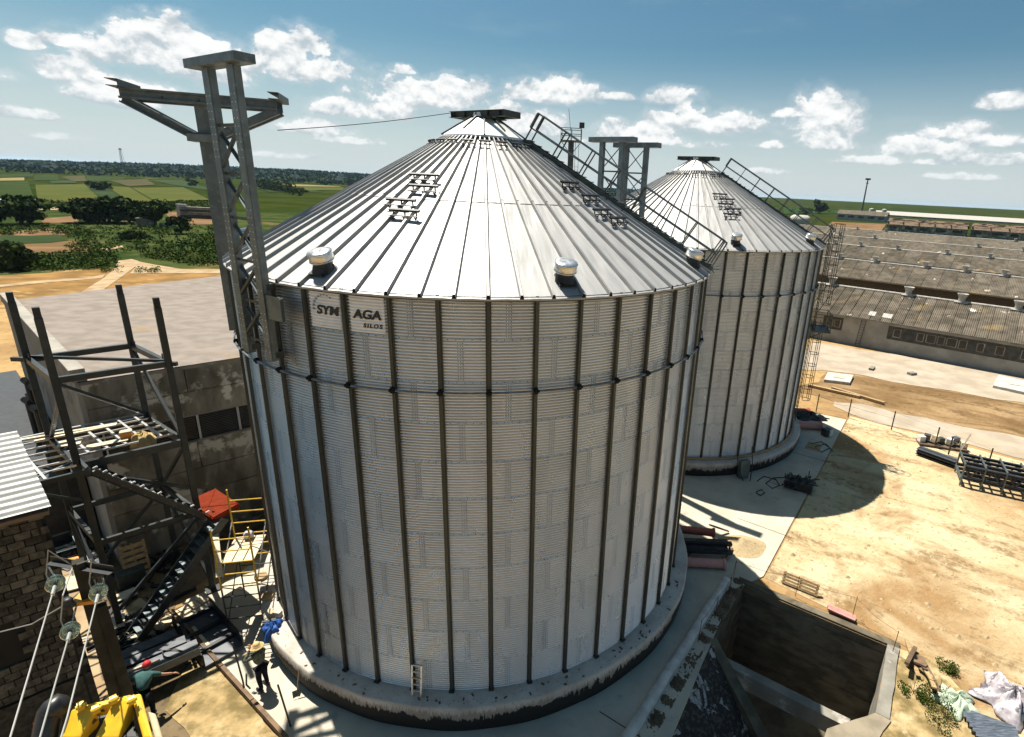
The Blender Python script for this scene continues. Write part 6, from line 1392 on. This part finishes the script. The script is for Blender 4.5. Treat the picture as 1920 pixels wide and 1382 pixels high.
fence = thing('wire_fence', gp(1590, 780), 'low wire fence on thin dark posts along the gravel road', 'fence'); fp = [gp(x, y) for x, y in ((1530, 772), (1590, 782), (1671, 806), (1752, 838), (1850, 880))]
for p in fp:
    m = MB(); m.bar(p, p + Vector((0, 0, 1.5)), 0.06, 0.06); m.build('post', 'black_steel', fence)
for z in (0.3, 0.9, 1.4):
    m = MB()
    for p, q in zip(fp[:-1], fp[1:]): m.tube([V(p, z), V(q, z)], 0.008, 4)
    m.build('strand', 'frame_dark', fence)

# ------------------------------------------------------------------ barns on the right
bd = Vector((0.804, -0.595, 0)); nb = Vector((0.595, 0.804, 0)); BB = Vector((41.03, 36.70, 0))
def bp(t, o, z): q = BB + bd * t + nb * o; return Vector((q.x, q.y, z))
EZ, HW = 3.28, 6.5
def vent_pot(parent, q, s=1.0):
    m = MB(); m.lathe([(0.34 * s, -0.3 * s), (0.34 * s, 0.35 * s), (0.52 * s, 0.75 * s), (0.56 * s, 0.80 * s), (0.56 * s, 0.86 * s), (0.50 * s, 0.86 * s), (0.3 * s, 0.5 * s), (0.0, 0.5 * s)], 14, q)
    m.box(q + Vector((0, 0, -0.12 * s)), (1.3 * s, 1.0 * s, 0.1), rz=math.atan2(bd.y, bd.x)); return auto_smooth(m.build('roof_vent', 'white_lime', parent), 40)
def barn(label, t0, t1, off, zr, vents, sheets, windows=None, ez=EZ, hw=HW, rib=0.2, sheetw=1.1, rowsn=4):
    root = thing('barn', bp(t0, off, 0), label, 'barn', 'long barns with corrugated roofs')
    m = MB(); m.poly([bp(t0, off, 0).to_2d(), bp(t1, off, 0).to_2d(), bp(t1, off + 2 * hw, 0).to_2d(), bp(t0, off + 2 * hw, 0).to_2d()], -0.3, ez - 0.1)
    m.add([bp(t, off, ez - 0.1) if k == 0 else (bp(t, off + 2 * hw, ez - 0.1) if k == 1 else bp(t, off + hw, zr - 0.1)) for t in (t0, t1) for k in (0, 1, 2)], [(0, 1, 2), (3, 5, 4)]); m.build('wall', 'render_grey', root)
    sl = math.hypot(hw + 0.4, zr - ez); pitch = math.atan2(zr - ez, hw + 0.4); ns_ = max(1, int((t1 - t0) / sheetw)); w = (t1 - t0) / ns_
    def smesh(l0, l1, ww, nr):
        mm = MB(); nn = max(2, int(round(ww / rib))) * 4
        mm.grid(lambda s, t: ((s * (ww + 0.02)), (l0 + (l1 - l0) * t) * math.cos(pitch), (l0 + (l1 - l0) * t) * math.sin(pitch) + 0.07 * math.cos(2 * PI * s * max(2, int(round(ww / rib)))) - 0.02 * t), nn, 1); return mm.mesh('roof_sheet', 'asbestos', True)
    ang = math.atan2(bd.y, bd.x); rng = random.Random(int(off) + 3)
    rel = lambda t, o, z: bp(t, off + o, z) - root.location
    if sheets:
        for r_ in range(rowsn):
            me = smesh(r_ * sl / rowsn - 0.08, (r_ + 1) * sl / rowsn, w, 1)
            for k in range(ns_):
                o = put('roof_sheet', me, root, rel(t0 + k * w, -0.4, ez + 0.05 + rng.uniform(0, 0.02)), ang)
    else:
        o = put('roof_slope', smesh(0, sl, t1 - t0, 1), root, rel(t0, -0.4, ez + 0.05), ang)
    m = MB(); m.add([bp(t0, off + hw, zr + 0.03), bp(t1, off + hw, zr + 0.03), bp(t1, off + 2 * hw + 0.4, ez + 0.03), bp(t0, off + 2 * hw + 0.4, ez + 0.03)], [(0, 1, 2, 3)]); m.build('rear_slope', 'asbestos', root)
    m = MB(); m.tube([bp(t0, off + hw, zr + 0.08), bp(t1, off + hw, zr + 0.08)], 0.13, 8); m.build('ridge_cap', 'white_lime', root)
    m = MB(); m.bar(bp(t0, off - 0.42, ez - 0.02), bp(t1, off - 0.42, ez - 0.02), 0.07, 0.16); m.build('eave_board', 'concrete_old', root)
    for t in vents: vent_pot(root, bp(t, off + hw + 0.05, zr + 0.15))
    for t in ((t0 + t1) * 0.5,): pass
    if not windows:
        m = MB(); m.bar(bp(t0 + .2, off - 0.012, 1.9), bp(t1 - .2, off - 0.012, 1.9), 0.03, 2.3); m.build('wall_band', 'window_dark', root)  # full-length dark strip painting the shade under the rear barns' eaves
    if windows:
        for a_, b_ in windows['band']:
            m = MB(); m.bar(bp(a_, off - 0.012, 2.15), bp(b_, off - 0.012, 2.15), 0.03, 1.5); m.build('wall_band', 'dark_band', root)
        for a_, b_ in windows['win']:
            m = MB(); m.bar(bp(a_, off - 0.03, 2.2), bp(b_, off - 0.03, 2.2), 0.03, 0.8); wn_ = m.build('window', 'window_dark', root)
            m = MB()
            for s in (a_, b_): m.bar(bp(s, off - 0.06, 1.76), bp(s, off - 0.06, 2.64), 0.05, 0.09, up=bd)
            m.bar(bp(a_, off - 0.06, 1.76), bp(b_, off - 0.06, 1.76), 0.06, 0.07); m.bar(bp(a_, off - 0.06, 2.64), bp(b_, off - 0.06, 2.64), 0.06, 0.05); m.build('frame', 'concrete_old', wn_)
        m = MB()
        for s in (0, 0.45): m.bar(bp(-6.9 + s, off - 0.2, 0.1), bp(-6.7 + s, off - 0.3, 3.3), 0.05, 0.05)
        for k in range(9): m.bar(bp(-6.88 + 0.02 * k, off - 0.21, 0.3 + .33 * k), bp(-6.43 + .02 * k, off - 0.21, 0.3 + .33 * k), 0.03, 0.03)
        m.build('wall_ladder', 'frame_dark', root)
        for a_, b_ in ((-4.9, -3.9), (-6.3, -5.6)):
            m = MB(); c = bp((a_ + b_) / 2, off + 0.9, ez + 0.53); m.box(c, (b_ - a_, 1.0, 0.02), rz=ang, rx=pitch); m.build('roof_patch', 'white_lime', root)
    return root
barn('nearest long grey barn with corrugated roof, dark window band and wide ridge vents', -26, 24, 0, 5.62, (-12.2, -3.5, 1.9, 7.1, 12.4, 17.6), True,
     {'band': ((-10.9, -8.7), (-3.9, 12.0)), 'win': ((-10.5, -9.8), (-9.6, -8.95), (-3.3, -2.6), (-1.0, -0.35), (-0.1, 0.75), (0.95, 1.6), (1.8, 2.7), (2.9, 3.6), (4.5, 5.1), (6.1, 6.8), (8.2, 8.9), (10.2, 10.9))})
barn('second long barn behind the nearest one, seen above its ridge vents', -32, 26, 36.0, 5.72, (-19.9, -13.8, -5.9, -0.1, 5.2, 11, 17), True, sheetw=2.2, rowsn=2)
barn('third long barn from the gravel lane with mottled patched roof', -46, 44, 73.8, 5.7, (-30, -24, -16, -6, 2, 10, 18, 26), True, sheetw=3.2, rowsn=2)
barn('fourth long barn from the gravel lane with white ridge lines', -60, 60, 112, 5.7, (-38, -28, -2, 8, 20, 32), True, sheetw=4.0, rowsn=2, rib=0.33)
barn('fifth long barn from the gravel lane, last with a whole roof', -80, 90, 165, 5.7, (-54, -44, -34, 6, 20, 34), True, sheetw=6.0, rowsn=1, rib=0.4)

def ruin(label, pl, pr, zw, zr, mat_roof, seed, beams=True):
    a = gp(*pl, 0); L = (gp(*pr, 0) - a).dot(bd); L = max(30, L); root = thing('ruined_barn' if beams else 'far_barn', a, label, 'barn')
    P = lambda t, o, z: a + bd * t + nb * o + Vector((0, 0, z)); w = 12.0; r = random.Random(seed)
    m = MB(); m.poly([P(0, 0, 0).to_2d(), P(L, 0, 0).to_2d(), P(L, w, 0).to_2d(), P(0, w, 0).to_2d()], -0.3, zw); m.build('wall', 'concrete_wall' if beams else 'render_grey', root)
    k = int(L / 8)
    for i in range(k if L < 200 else 0):
        m = MB(); m.bar(P(i * L / k + 1.5, -0.03, zw * 0.62), P(i * L / k + 1.5 + r.uniform(3, 5.5), -0.03, zw * 0.62), 0.06, zw * 0.35); m.build('window', 'window_dark', root)
    m = MB(); m.add([P(-.3, -.5, zw + .05), P(L + .3, -.5, zw + .05), P(L + .3, w / 2, zr), P(-.3, w / 2, zr), P(L + .3, w + .5, zw + .05), P(-.3, w + .5, zw + .05)], [(0, 1, 2, 3), (3, 2, 4, 5)]); m.add([P(-.2, 0, zw), P(-.2, w, zw), P(-.2, w / 2, zr)], [(0, 1, 2)]); m.build('roof', mat_roof, root)
    if beams:
        for i in range(k + 1):
            m = MB(); t = i * L / k; m.box(P(t, w * .25, (zw + zr) / 2 + .1), (0.5, w * .55, 0.35), rz=math.atan2(bd.y, bd.x)); m.build('roof_rib', 'white_lime' if i % 3 == 0 else 'concrete_old', root)
        m = MB()
        for i in range(int(L * 2.2)):
            t, o = r.uniform(0, L), r.uniform(0, w * .5); z = zw + (zr - zw) * o / (w / 2) + 0.15; m.bar(P(t, o, z), P(t + r.uniform(1, 5), o + r.uniform(-.4, .4), z + r.uniform(-.1, .2)), r.uniform(.2, .5), .15)
        tag(m.build('roof_debris', 'asbestos', root), kind='stuff')
        m = MB(); m.box(P(0.2, w / 2, zw * .7), (0.5, w, zw * 1.5), rz=math.atan2(bd.y, bd.x)); m.build('end_wall', 'concrete_old', root)
    return root
ruin('ruined barn with bare roof ribs and debris beyond the whole barns', (1661, 433), (1812, 443), 4.0, 7.5, 'wood_dark', 3)
ruin('ruined barn at the right edge with broken roof timbers', (1818, 444), (1960, 455), 4.0, 7.5, 'wood_dark', 8)
ruin('low brown barn at the left of the ruined ones', (1568, 411), (1664, 417), 5.0, 8.5, 'asbestos', 5, False)
wb = ruin('very long white roofed shed on the horizon field', (1640, 404), (1980, 422), 1.8, 6.5, 'white_lime', 6, False)
for i, (px, py) in enumerate(((1632, 396), (1656, 397))):
    c = gp(px, py + 8, 0); t = thing('storage_tank', c, ('left one of two upright white tanks by the low brown barn', 'right one of two upright white tanks by the low brown barn')[i], 'tank', 'white tanks by the barn'); m = MB(); m.lathe([(0, 0), (3.0, 0), (3.0, 7), (2.6, 8.2), (0, 9)], 14, c); auto_smooth(m.build('shell', 'white_lime', t)); m = MB(); m.lathe([(3.05, 6.8), (3.1, 7), (3.05, 7.2)], 14, c); m.build('rim', 'frame_galv', t)
c = gp(1498, 424, 0); ct = thing('white_cistern', c, 'white cistern lying behind the far silo roof stair', 'cistern'); m = MB(); ax = Vector((0.9, -0.4, 0)); m.lathe([(0, -6), (2.2, -5.6), (3.2, -4), (3.2, 4), (2.2, 5.6), (0, 6)], 16, V(c, 3.4), axis=ax); m.build('shell', 'white_lime', ct, smooth=True); m = MB(); m.box(V(c, 0.8), (8, 3, 1.6), rz=-.42); m.build('cradle', 'frame_dark', ct)
sheet('bare_plot', [gp(1540, 437, 0), gp(1560, 416, 0), gp(1662, 420, 0), gp(1652, 434, 0), gp(1640, 441, 0)], 0.1, 'brown_earth')

# ------------------------------------------------------------------ mast with floodlight basket, poles
mc = atdist(1071, 265, 60.0); ms = thing('light_mast', (mc.x, mc.y, 0), 'dark mast with a railed basket and floodlight behind the near silo roof', 'mast')
m = MB(); m.tube([(mc.x, mc.y, 0), (mc.x, mc.y, mc.z)], 0.3, 10); m.build('column', 'frame_dark', ms)
m = MB(); hw_ = 1.0
m.box((mc.x, mc.y, mc.z), (2 * hw_, 2 * hw_, 0.08)); m.build('basket_floor', 'frame_dark', ms)
m = MB()
for x in (-1, 0, 1):
    for y in (-1, 1): m.bar((mc.x + hw_ * x, mc.y + hw_ * y, mc.z), (mc.x + hw_ * x, mc.y + hw_ * y, mc.z + 1.15), 0.06, 0.06)
for z in (0.6, 1.15):
    for y in (-1, 1): m.bar((mc.x - hw_, mc.y + hw_ * y, mc.z + z), (mc.x + hw_, mc.y + hw_ * y, mc.z + z), 0.06, 0.06); m.bar((mc.x + hw_ * y, mc.y - hw_, mc.z + z), (mc.x + hw_ * y, mc.y + hw_, mc.z + z), 0.06, 0.06)
for x in (-1, 1): m.bar((mc.x + x, mc.y, mc.z - 0.05), (mc.x, mc.y, mc.z - 1.3), 0.06, 0.06)
m.build('basket_rail', 'frame_dark', ms)
m = MB(); m.box((mc.x + 1.05, mc.y - 0.9, mc.z + 1.45), (0.5, 0.35, 0.5)); m.build('floodlight', 'black_steel', ms); m = MB(); m.tube([(mc.x - 0.1, mc.y, mc.z + 1), (mc.x - 0.35, mc.y, mc.z + 3.0)], 0.02, 4); m.build('antenna', 'black_steel', ms)
m = MB()
for s in (0.45, 0.8): m.bar((mc.x + s, mc.y - 0.3, 0), (mc.x + s, mc.y - .3, mc.z), 0.04, 0.04)
for k in range(60): m.bar((mc.x + .45, mc.y - .3, 0.3 * k + 0.3), (mc.x + .8, mc.y - .3, .3 * k + .3), 0.03, 0.03)
m.build('ladder', 'frame_dark', ms)
d = ray(1619, 380); d2 = np.array([d[0], d[1]]) / math.hypot(d[0], d[1]); c = Vector((CAM[0] + d2[0] * 600, CAM[1] + d2[1] * 600, 0))
up_ = thing('utility_mast', c, 'slim tall dark mast standing on the horizon beyond the barns', 'mast'); m = MB(); m.tube([V(c, 0), V(c, 37)], [0.8, 0.5], 6); m.build('shaft', 'frame_dark', up_); m = MB(); m.box(V(c, 36.5), (4.5, 1, 1.6)); m.box(V(c, 33), (2.5, .6, .6)); m.build('head_frame', 'frame_dark', up_)
d = ray(229, 300); d2 = np.array([d[0], d[1]]) / math.hypot(d[0], d[1]); c = Vector((CAM[0] + d2[0] * 1750, CAM[1] + d2[1] * 1750, hill(CAM[0] + d2[0] * 1750, CAM[1] + d2[1] * 1750)))
tm = thing('telecom_mast', c, 'far lattice mast on the wooded ridge at the left', 'mast'); m = MB()
for s in (-1, 1):
    for k in (-1, 1): m.bar(c + Vector((3 * s, 3 * k, 0)), c + Vector((1.2 * s, 1.2 * k, 38)), 0.5, 0.5)
for k in range(9):
    w0, w1_ = 3 - 0.2 * k, 3 - .2 * (k + 1); m.bar(c + Vector((-w0, -w0, 4.2 * k)), c + Vector((w1_, -w1_, 4.2 * (k + 1))), 0.35, 0.35); m.bar(c + Vector((w0, -w0, 4.2 * k)), c + Vector((-w1_, -w1_, 4.2 * (k + 1))), 0.35, 0.35)
m.build('lattice', 'frame_galv', tm); m = MB(); m.box(c + Vector((0, 0, 37)), (4, 4, 3)); m.build('antenna_cluster', 'frame_galv', tm)

# ------------------------------------------------------------------ fields and tracks on the left
def rfield(name, pxs, mat, z): 
    return sheet(name, [gp(260 * 0 + x / 4.364, 260 + y / 4.364, 0) for x, y in pxs], z, mat)
for i, (nm, mt, pxs) in enumerate((
    ('field_patch', 'field_light', [(290, 380), (690, 375), (850, 520), (310, 520)]), ('field_patch', 'field_green', [(0, 352), (230, 350), (286, 520), (0, 525)]),
    ('field_patch', 'field_dark', [(720, 400), (850, 388), (1050, 520), (856, 520)]), ('field_patch', 'field_light', [(862, 388), (1060, 400), (1262, 520), (1060, 520)]),
    ('field_patch', 'field_light', [(1080, 405), (1500, 400), (1720, 505), (1276, 520)]), ('field_patch', 'field_green', [(280, 302), (470, 297), (480, 340), (280, 345)]),
    ('field_patch', 'field_green', [(700, 292), (1080, 292), (1000, 340), (720, 360)]), ('field_patch', 'field_brown', [(500, 312), (690, 304), (712, 350), (600, 352)]),
    ('field_patch', 'field_yellow', [(0, 325), (200, 320), (200, 345), (0, 348)]), ('field_patch', 'field_brown', [(900, 345), (1200, 332), (1270, 380), (1050, 392)]),
    ('field_patch', 'field_dark', [(1210, 340), (1500, 340), (1740, 420), (1700, 425), (1480, 392)]), ('field_patch', 'field_light', [(1090, 302), (1400, 302), (1550, 330), (1210, 332)]),
    ('field_patch', 'field_dark', [(410, 348), (600, 345), (640, 368), (420, 372)]), ('field_patch', 'field_green', [(0, 295), (270, 290), (270, 315), (0, 320)]),
    ('field_patch', 'field_yellow', [(1960, 318), (2300, 322), (2420, 340), (1980, 338)]), ('field_patch', 'field_dark', [(2000, 345), (2350, 352), (2500, 372), (2040, 372)]), ('field_patch', 'field_yellow', [(2060, 330), (2700, 360), (2790, 395), (2320, 392), (2100, 352)]), ('field_patch', 'field_green', [(2080, 405), (2500, 405), (2640, 440), (2200, 440)]),
    ('field_patch', 'field_light', [(2350, 400), (2800, 402), (2850, 425), (2520, 425)]), ('field_patch', 'field_brown', [(2160, 300), (2800, 315), (2900, 340), (2080, 322)]))):
    struct(rfield(nm, pxs, mt, 0.25 + 0.012 * i))
rfield('brown_plot', [(330, 655), (640, 630), (640, 690), (350, 690)], 'brown_earth', 0.02)
rfield('brown_plot', [(1340, 600), (1800, 590), (1800, 700), (1560, 705), (1400, 660)], 'brown_earth', 0.03)
rfield('pale_track', [(0, 545), (110, 547), (640, 575), (650, 590), (300, 580), (0, 560)], 'dirt_track', 0.04)
rfield('brown_plot', [(80, 880), (500, 888), (740, 905), (720, 925), (300, 935), (110, 935)], 'brown_earth', 0.02)
rfield('brown_plot', [(100, 760), (420, 735), (550, 750), (550, 790), (300, 800), (120, 800)], 'brown_earth', 0.025)
rfield('dark_hollow', [(0, 790), (250, 795), (470, 785), (560, 830), (420, 850), (0, 865)], 'field_dark', 0.03)
rfield('earth_bank', [(820, 900), (1000, 875), (1010, 890), (880, 915)], 'dirt_track', 0.04)
rfield('rubble_bank', [(1280, 935), (1580, 940), (1590, 965), (1300, 970)], 'brown_earth', 0.04)
rfield('ochre_field', [(-200, 1130), (500, 1090), (900, 1060), (1900, 1065), (2000, 1130), (1500, 1330), (-300, 1400)], 'ochre_grass', -0.03)
rfield('dirt_road', [(540, 1330), (690, 1240), (850, 1140), (940, 1060), (965, 1000), (1075, 985), (1130, 1000), (1150, 1020), (1105, 1050), (1010, 1120), (900, 1200), (700, 1330)], 'dirt_track', 0.02)
rfield('dirt_road', [(-100, 1205), (300, 1165), (760, 1130), (860, 1110), (840, 1140), (300, 1185), (-100, 1225)], 'dirt_track', 0.012)
rfield('dirt_road', [(1110, 1000), (1260, 1030), (1500, 1070), (2000, 1070), (2000, 1105), (1300, 1100), (1060, 1105), (1110, 1050)], 'dirt_track', 0.016)
struct(sheet('corn_field', [gp(1470, 402, 0), gp(1560, 400, 0), gp(1940, 418, 0), gp(1930, 397.5, 0), gp(1700, 386, 0), gp(1465, 376, 0)], 0.5, 'corn'))

# ------------------------------------------------------------------ trees, hedges, far woods
r = random.Random(77)
def tree(name, c, w, h, n, mat, label, cat, group=None, trunk=0.25, leaf=None):
    t = thing(name, c, label, cat, group); m = MB(); k = 15; leaf = leaf or w * 0.055; n = int(n * 1.7)
    for i in range(k):
        a = 2 * PI * i / k + r.uniform(-.4, .4); q = r.uniform(0.1, 0.75) * w / 2; zc = h * r.uniform(trunk + 0.12, 0.72); s = r.uniform(0.24, 0.5)
        clump(m, (c.x + q * math.cos(a), c.y + q * math.sin(a), c.z + zc), w * 0.5 * s, w * 0.5 * s, h * 0.36 * s, n // k, leaf, r)
    m.build('crown', mat, t)
    b = MB(); b.tube([(c.x, c.y, c.z - .1), (c.x + .02 * w, c.y, c.z + h * .35), (c.x, c.y, c.z + h * 0.7)], [w * .035, w * .028, w * .012], 7)
    for i in range(4): a = i * 1.6; b.tube([(c.x, c.y, c.z + h * .3), (c.x + w * .22 * math.cos(a), c.y + w * .22 * math.sin(a), c.z + h * .62)], [w * .02, w * .008], 5)
    b.build('trunk', 'bark', t); return t
for i, (x, y, w, h, lab) in enumerate(((40, 420, 13.5, 9.0, 'broad dark tree clump at the left frame edge beyond the yard'), (168, 417, 12, 8.0, 'dark bushy tree, leftmost of the clump beyond the dirt road'), (205, 417, 13, 8.6, 'dark bushy tree, tallest in the clump beyond the dirt road'), (243, 419, 11, 7.2, 'dark bushy tree, third from the left in the clump beyond the dirt road'),
        (292, 423, 11, 8.2, 'dark bushy tree, rightmost of the clump near the low hut'), (340, 438, 6.5, 5.2, 'single round dark bush right of the tree clump'), (12, 505, 8, 5.2, 'dark bush at the left edge beside the ochre field'), (46, 498, 5, 3.4, 'smaller dark bush next to the one at the left edge'), (247, 452, 4.5, 2.6, 'low dark bush on the grassy mound, left of two'), (268, 453, 3.6, 2.8, 'low dark bush on the grassy mound, right of two'))):
    tree('dark_tree' if i < 5 else 'dark_bush', gp(x, y), w, h, 900, 'leaf_dark', lab, 'tree' if i < 5 else 'bush', 'trees beyond the yard' if i < 5 else 'bushes beyond the yard', 0.0)
tree('dark_tree', gp(1535, 401), 24, 20, 700, 'leaf_dark', 'dark round tree on the plain right of the far silo roof', 'tree', None, 0.0)
tree('dark_bush', gp(1512, 404), 16, 9, 400, 'leaf_dark', 'low dark bush left of the round tree behind the far silo', 'bush', None, 0.0)
for i, (x, y, w, h) in enumerate(((182, 357, 15, 7), (196, 357, 13, 6), (132, 321, 22, 10), (156, 322, 14, 7), (249, 330, 12, 7), (362, 349, 16, 8))):
    tree('field_tree', gp(x, y), w, h, 260, 'leaf_dark', f'{("wide", "round", "broad", "low", "lone", "flat")[i]} dark tree among the field strips ' + ('left of the dark wedge field', 'touching the dark wedge field', 'at the foot of the ridge', 'by the pale green strip', 'near the top of the strips', 'beside the tall steel portal')[i], 'tree', 'trees among the fields', 0.0)
hn = 0
for x, y, w, h in ((303, 326, 26, 12), (316, 327, 24, 10), (329, 329, 26, 11), (342, 331, 24, 10), (355, 333, 26, 12), (376, 334, 26, 14), (392, 336, 24, 12), (486, 352, 18, 9), (497, 355, 20, 11), (508, 357, 17, 9), (521, 359, 19, 10), (534, 360, 18, 12), (548, 363, 18, 9), (561, 367, 15, 7)):
    c = gp(x, y); tree('hedge_tree', c, w, h, 220, 'leaf_dark', ('dark hedge tree at the ridge foot left of the tall portal', 'dark hedge tree seen between tall portal and silo roof')[0 if x < 420 else 1], 'tree', ('hedge trees at the ridge foot', 'hedge trees right of the portal')[0 if x < 420 else 1], 0.0)
# the wood on the ridge reads as one mass
m = MB(); r2 = random.Random(41)
for _ in range(5200):
    a = math.radians(r2.uniform(-62, 8)); d = 1020 + 1150 * r2.random() ** 0.8; x, y = CAM[0] + d * math.sin(a), CAM[1] + d * math.cos(a); z = hill(x, y); s = r2.uniform(4, 8)
    for k in range(7):
        p = Vector((x + r2.uniform(-s, s), y + r2.uniform(-s, s), z + r2.uniform(0, s * 0.9))); dv = Vector((r2.gauss(0, 1), r2.gauss(0, .4), r2.gauss(0, 1))).normalized(); e = dv.cross(Vector((r2.gauss(0, 1), r2.gauss(0, 1), r2.gauss(0, 1)))).normalized(); q = s * .42; kk = len(m.v)
        m.v += [tuple(p - dv * q), tuple(p + e * q * .8), tuple(p + dv * q), tuple(p - e * q * .8)]; m.f.append((kk, kk + 1, kk + 2, kk + 3)); m.mi.append(0)
tag(m.build('ridge_wood', 'leaf_far'), 'blue green wood covering the low ridge along the left horizon', 'woods', kind='stuff')
m = MB()
for _ in range(70):
    a = math.radians(r2.uniform(-60, -22)); d = r2.uniform(1150, 1600); x, y = CAM[0] + d * math.sin(a), CAM[1] + d * math.cos(a); z = hill(x, y); m.box((x, y, z + 5), (r2.uniform(6, 14), 6, 4), rz=r2.uniform(0, 3))
tag(m.build('village_roofs', 'white_lime'), 'tiny pale house walls scattered through the ridge wood', 'houses', kind='stuff')
# scrub between the dirt road and the fields
m = MB(); r3 = random.Random(19); n = 0
def scrub(x0, x1, y0, y1, cnt, s0, s1, keep=None):
    for _ in range(cnt):
        x, y = r3.uniform(x0, x1), r3.uniform(y0, y1)
        if keep and not keep(x, y): continue
        c = gp(x, y); s = r3.uniform(s0, s1); clump(m, (c.x, c.y, s * 0.35), s, s, s * 0.55, 26, s * 0.22, r3)
scrub(0, 215, 478, 508, 260, 0.5, 1.3, lambda x, y: y < 512 - x * 0.04); scrub(262, 425, 476, 499, 200, 0.5, 1.2, lambda x, y: y < 482 + (x - 262) * 0.14)
scrub(130, 425, 425, 476, 300, 0.5, 1.5); scrub(0, 130, 425, 440, 60, 0.6, 1.4); scrub(0, 425, 380, 392, 240, 1.0, 2.4); scrub(370, 420, 440, 480, 60, .6, 1.6); scrub(190, 225, 500, 512, 16, .3, .7); scrub(255, 300, 504, 512, 18, .3, .7); scrub(1480, 1640, 392, 400, 60, 1.5, 4)
tag(m.build('scrub', 'leaf_mid'), 'low green scrub covering the waste ground beyond the dirt road', 'scrub', kind='stuff')
ht = thing('low_hut', gp(275, 422), 'low grey hut standing in front of the dark trees', 'hut'); c = gp(275, 422); m = MB(); m.box((c.x, c.y, 0.9), (4.0, 3.0, 1.8), rz=.5); m.build('wall', 'concrete_old', ht); m = MB(); m.box((c.x, c.y, 1.88), (4.4, 3.4, 0.14), rz=.5); m.build('roof', 'asbestos', ht)
c = gp(314, 424, 0); m = MB(); m.box((c.x, c.y, 0.35), (3.2, 2.0, 0.6), rz=.2, ry=.15); tag(bevel(m.build('white_sheet', 'white_lime'), .1), 'white slanted sheet lying beside the tree clump', 'sheet')
a, b = gp(344, 408, 0), gp(430, 412, 0); cs = thing('concrete_stack', a, 'long low stack of dark concrete slabs behind the tall steel portal', 'slab stack')
for k in range(4):
    m = MB(); m.bar(V(a, 0.6 + 0.9 * k), V(b, 0.6 + .9 * k), 3.0 - .3 * k, 0.7); m.build('slab', 'concrete_old' if k % 2 else 'dark_band', cs)
m = MB(); m.bar(V(a, 0), V(a, 4.4), 1.2, 3.2); m.build('end_post', 'white_lime', cs)
c = gp(4, 391, 0); m = MB(); m.box((c.x, c.y, 1.5), (18, 6, 3.0), rz=.6); tag(m.build('white_shed', 'white_lime'), 'small white shed at the left frame edge below the fields', 'shed')

# stones and clods strewn over the sand yard, and clods
m = MB(); r4 = random.Random(33)
for _ in range(900):
    t_, o_ = r4.uniform(0, 1), r4.uniform(0, 1); p = Vector((12.6 + 12 * t_ + 26 * o_ ** 1.5, -1.0 + 18.7 * t_ - 16 * o_ ** 1.5, -0.045)); s = r4.choice((0.03, 0.04, 0.05, 0.07, 0.12)) * r4.uniform(.7, 1.3); k = len(m.v)
    for i in range(5): m.v.append((p.x + s * math.cos(i * 1.257) * r4.uniform(.7, 1.2), p.y + s * math.sin(i * 1.257) * r4.uniform(.7, 1.2), p.z))
    m.v.append((p.x, p.y, p.z + s * r4.uniform(.5, .9)))
    for i in range(5): m.f.append((k + i, k + (i + 1) % 5, k + 5)); m.mi.append(0)
tag(m.build('stones', 'sand_heap'), 'small stones and clods strewn over the sand yard', 'stones', kind='stuff')

# ------------------------------------------------------------------ air: pale even haze round the whole scene
HAZE = 0.00004
m = MB(); m.box((0, 0, 28), (31000, 31000, 70)); hz_o = m.build('haze', 'mortar'); hz_o.data.materials.clear()
hm = bpy.data.materials.new('haze'); hm.use_nodes = True; hm.node_tree.nodes.clear(); ho = hm.node_tree.nodes.new('ShaderNodeOutputMaterial'); hv = hm.node_tree.nodes.new('ShaderNodeVolumePrincipled')
hv.inputs['Color'].default_value = (0.55, 0.80, 1.0, 1); hv.inputs['Density'].default_value = HAZE; hv.inputs['Anisotropy'].default_value = 0.2
hm.node_tree.links.new(hv.outputs[0], ho.inputs['Volume']); hz_o.data.materials.append(hm); tag(hz_o, kind='stuff')
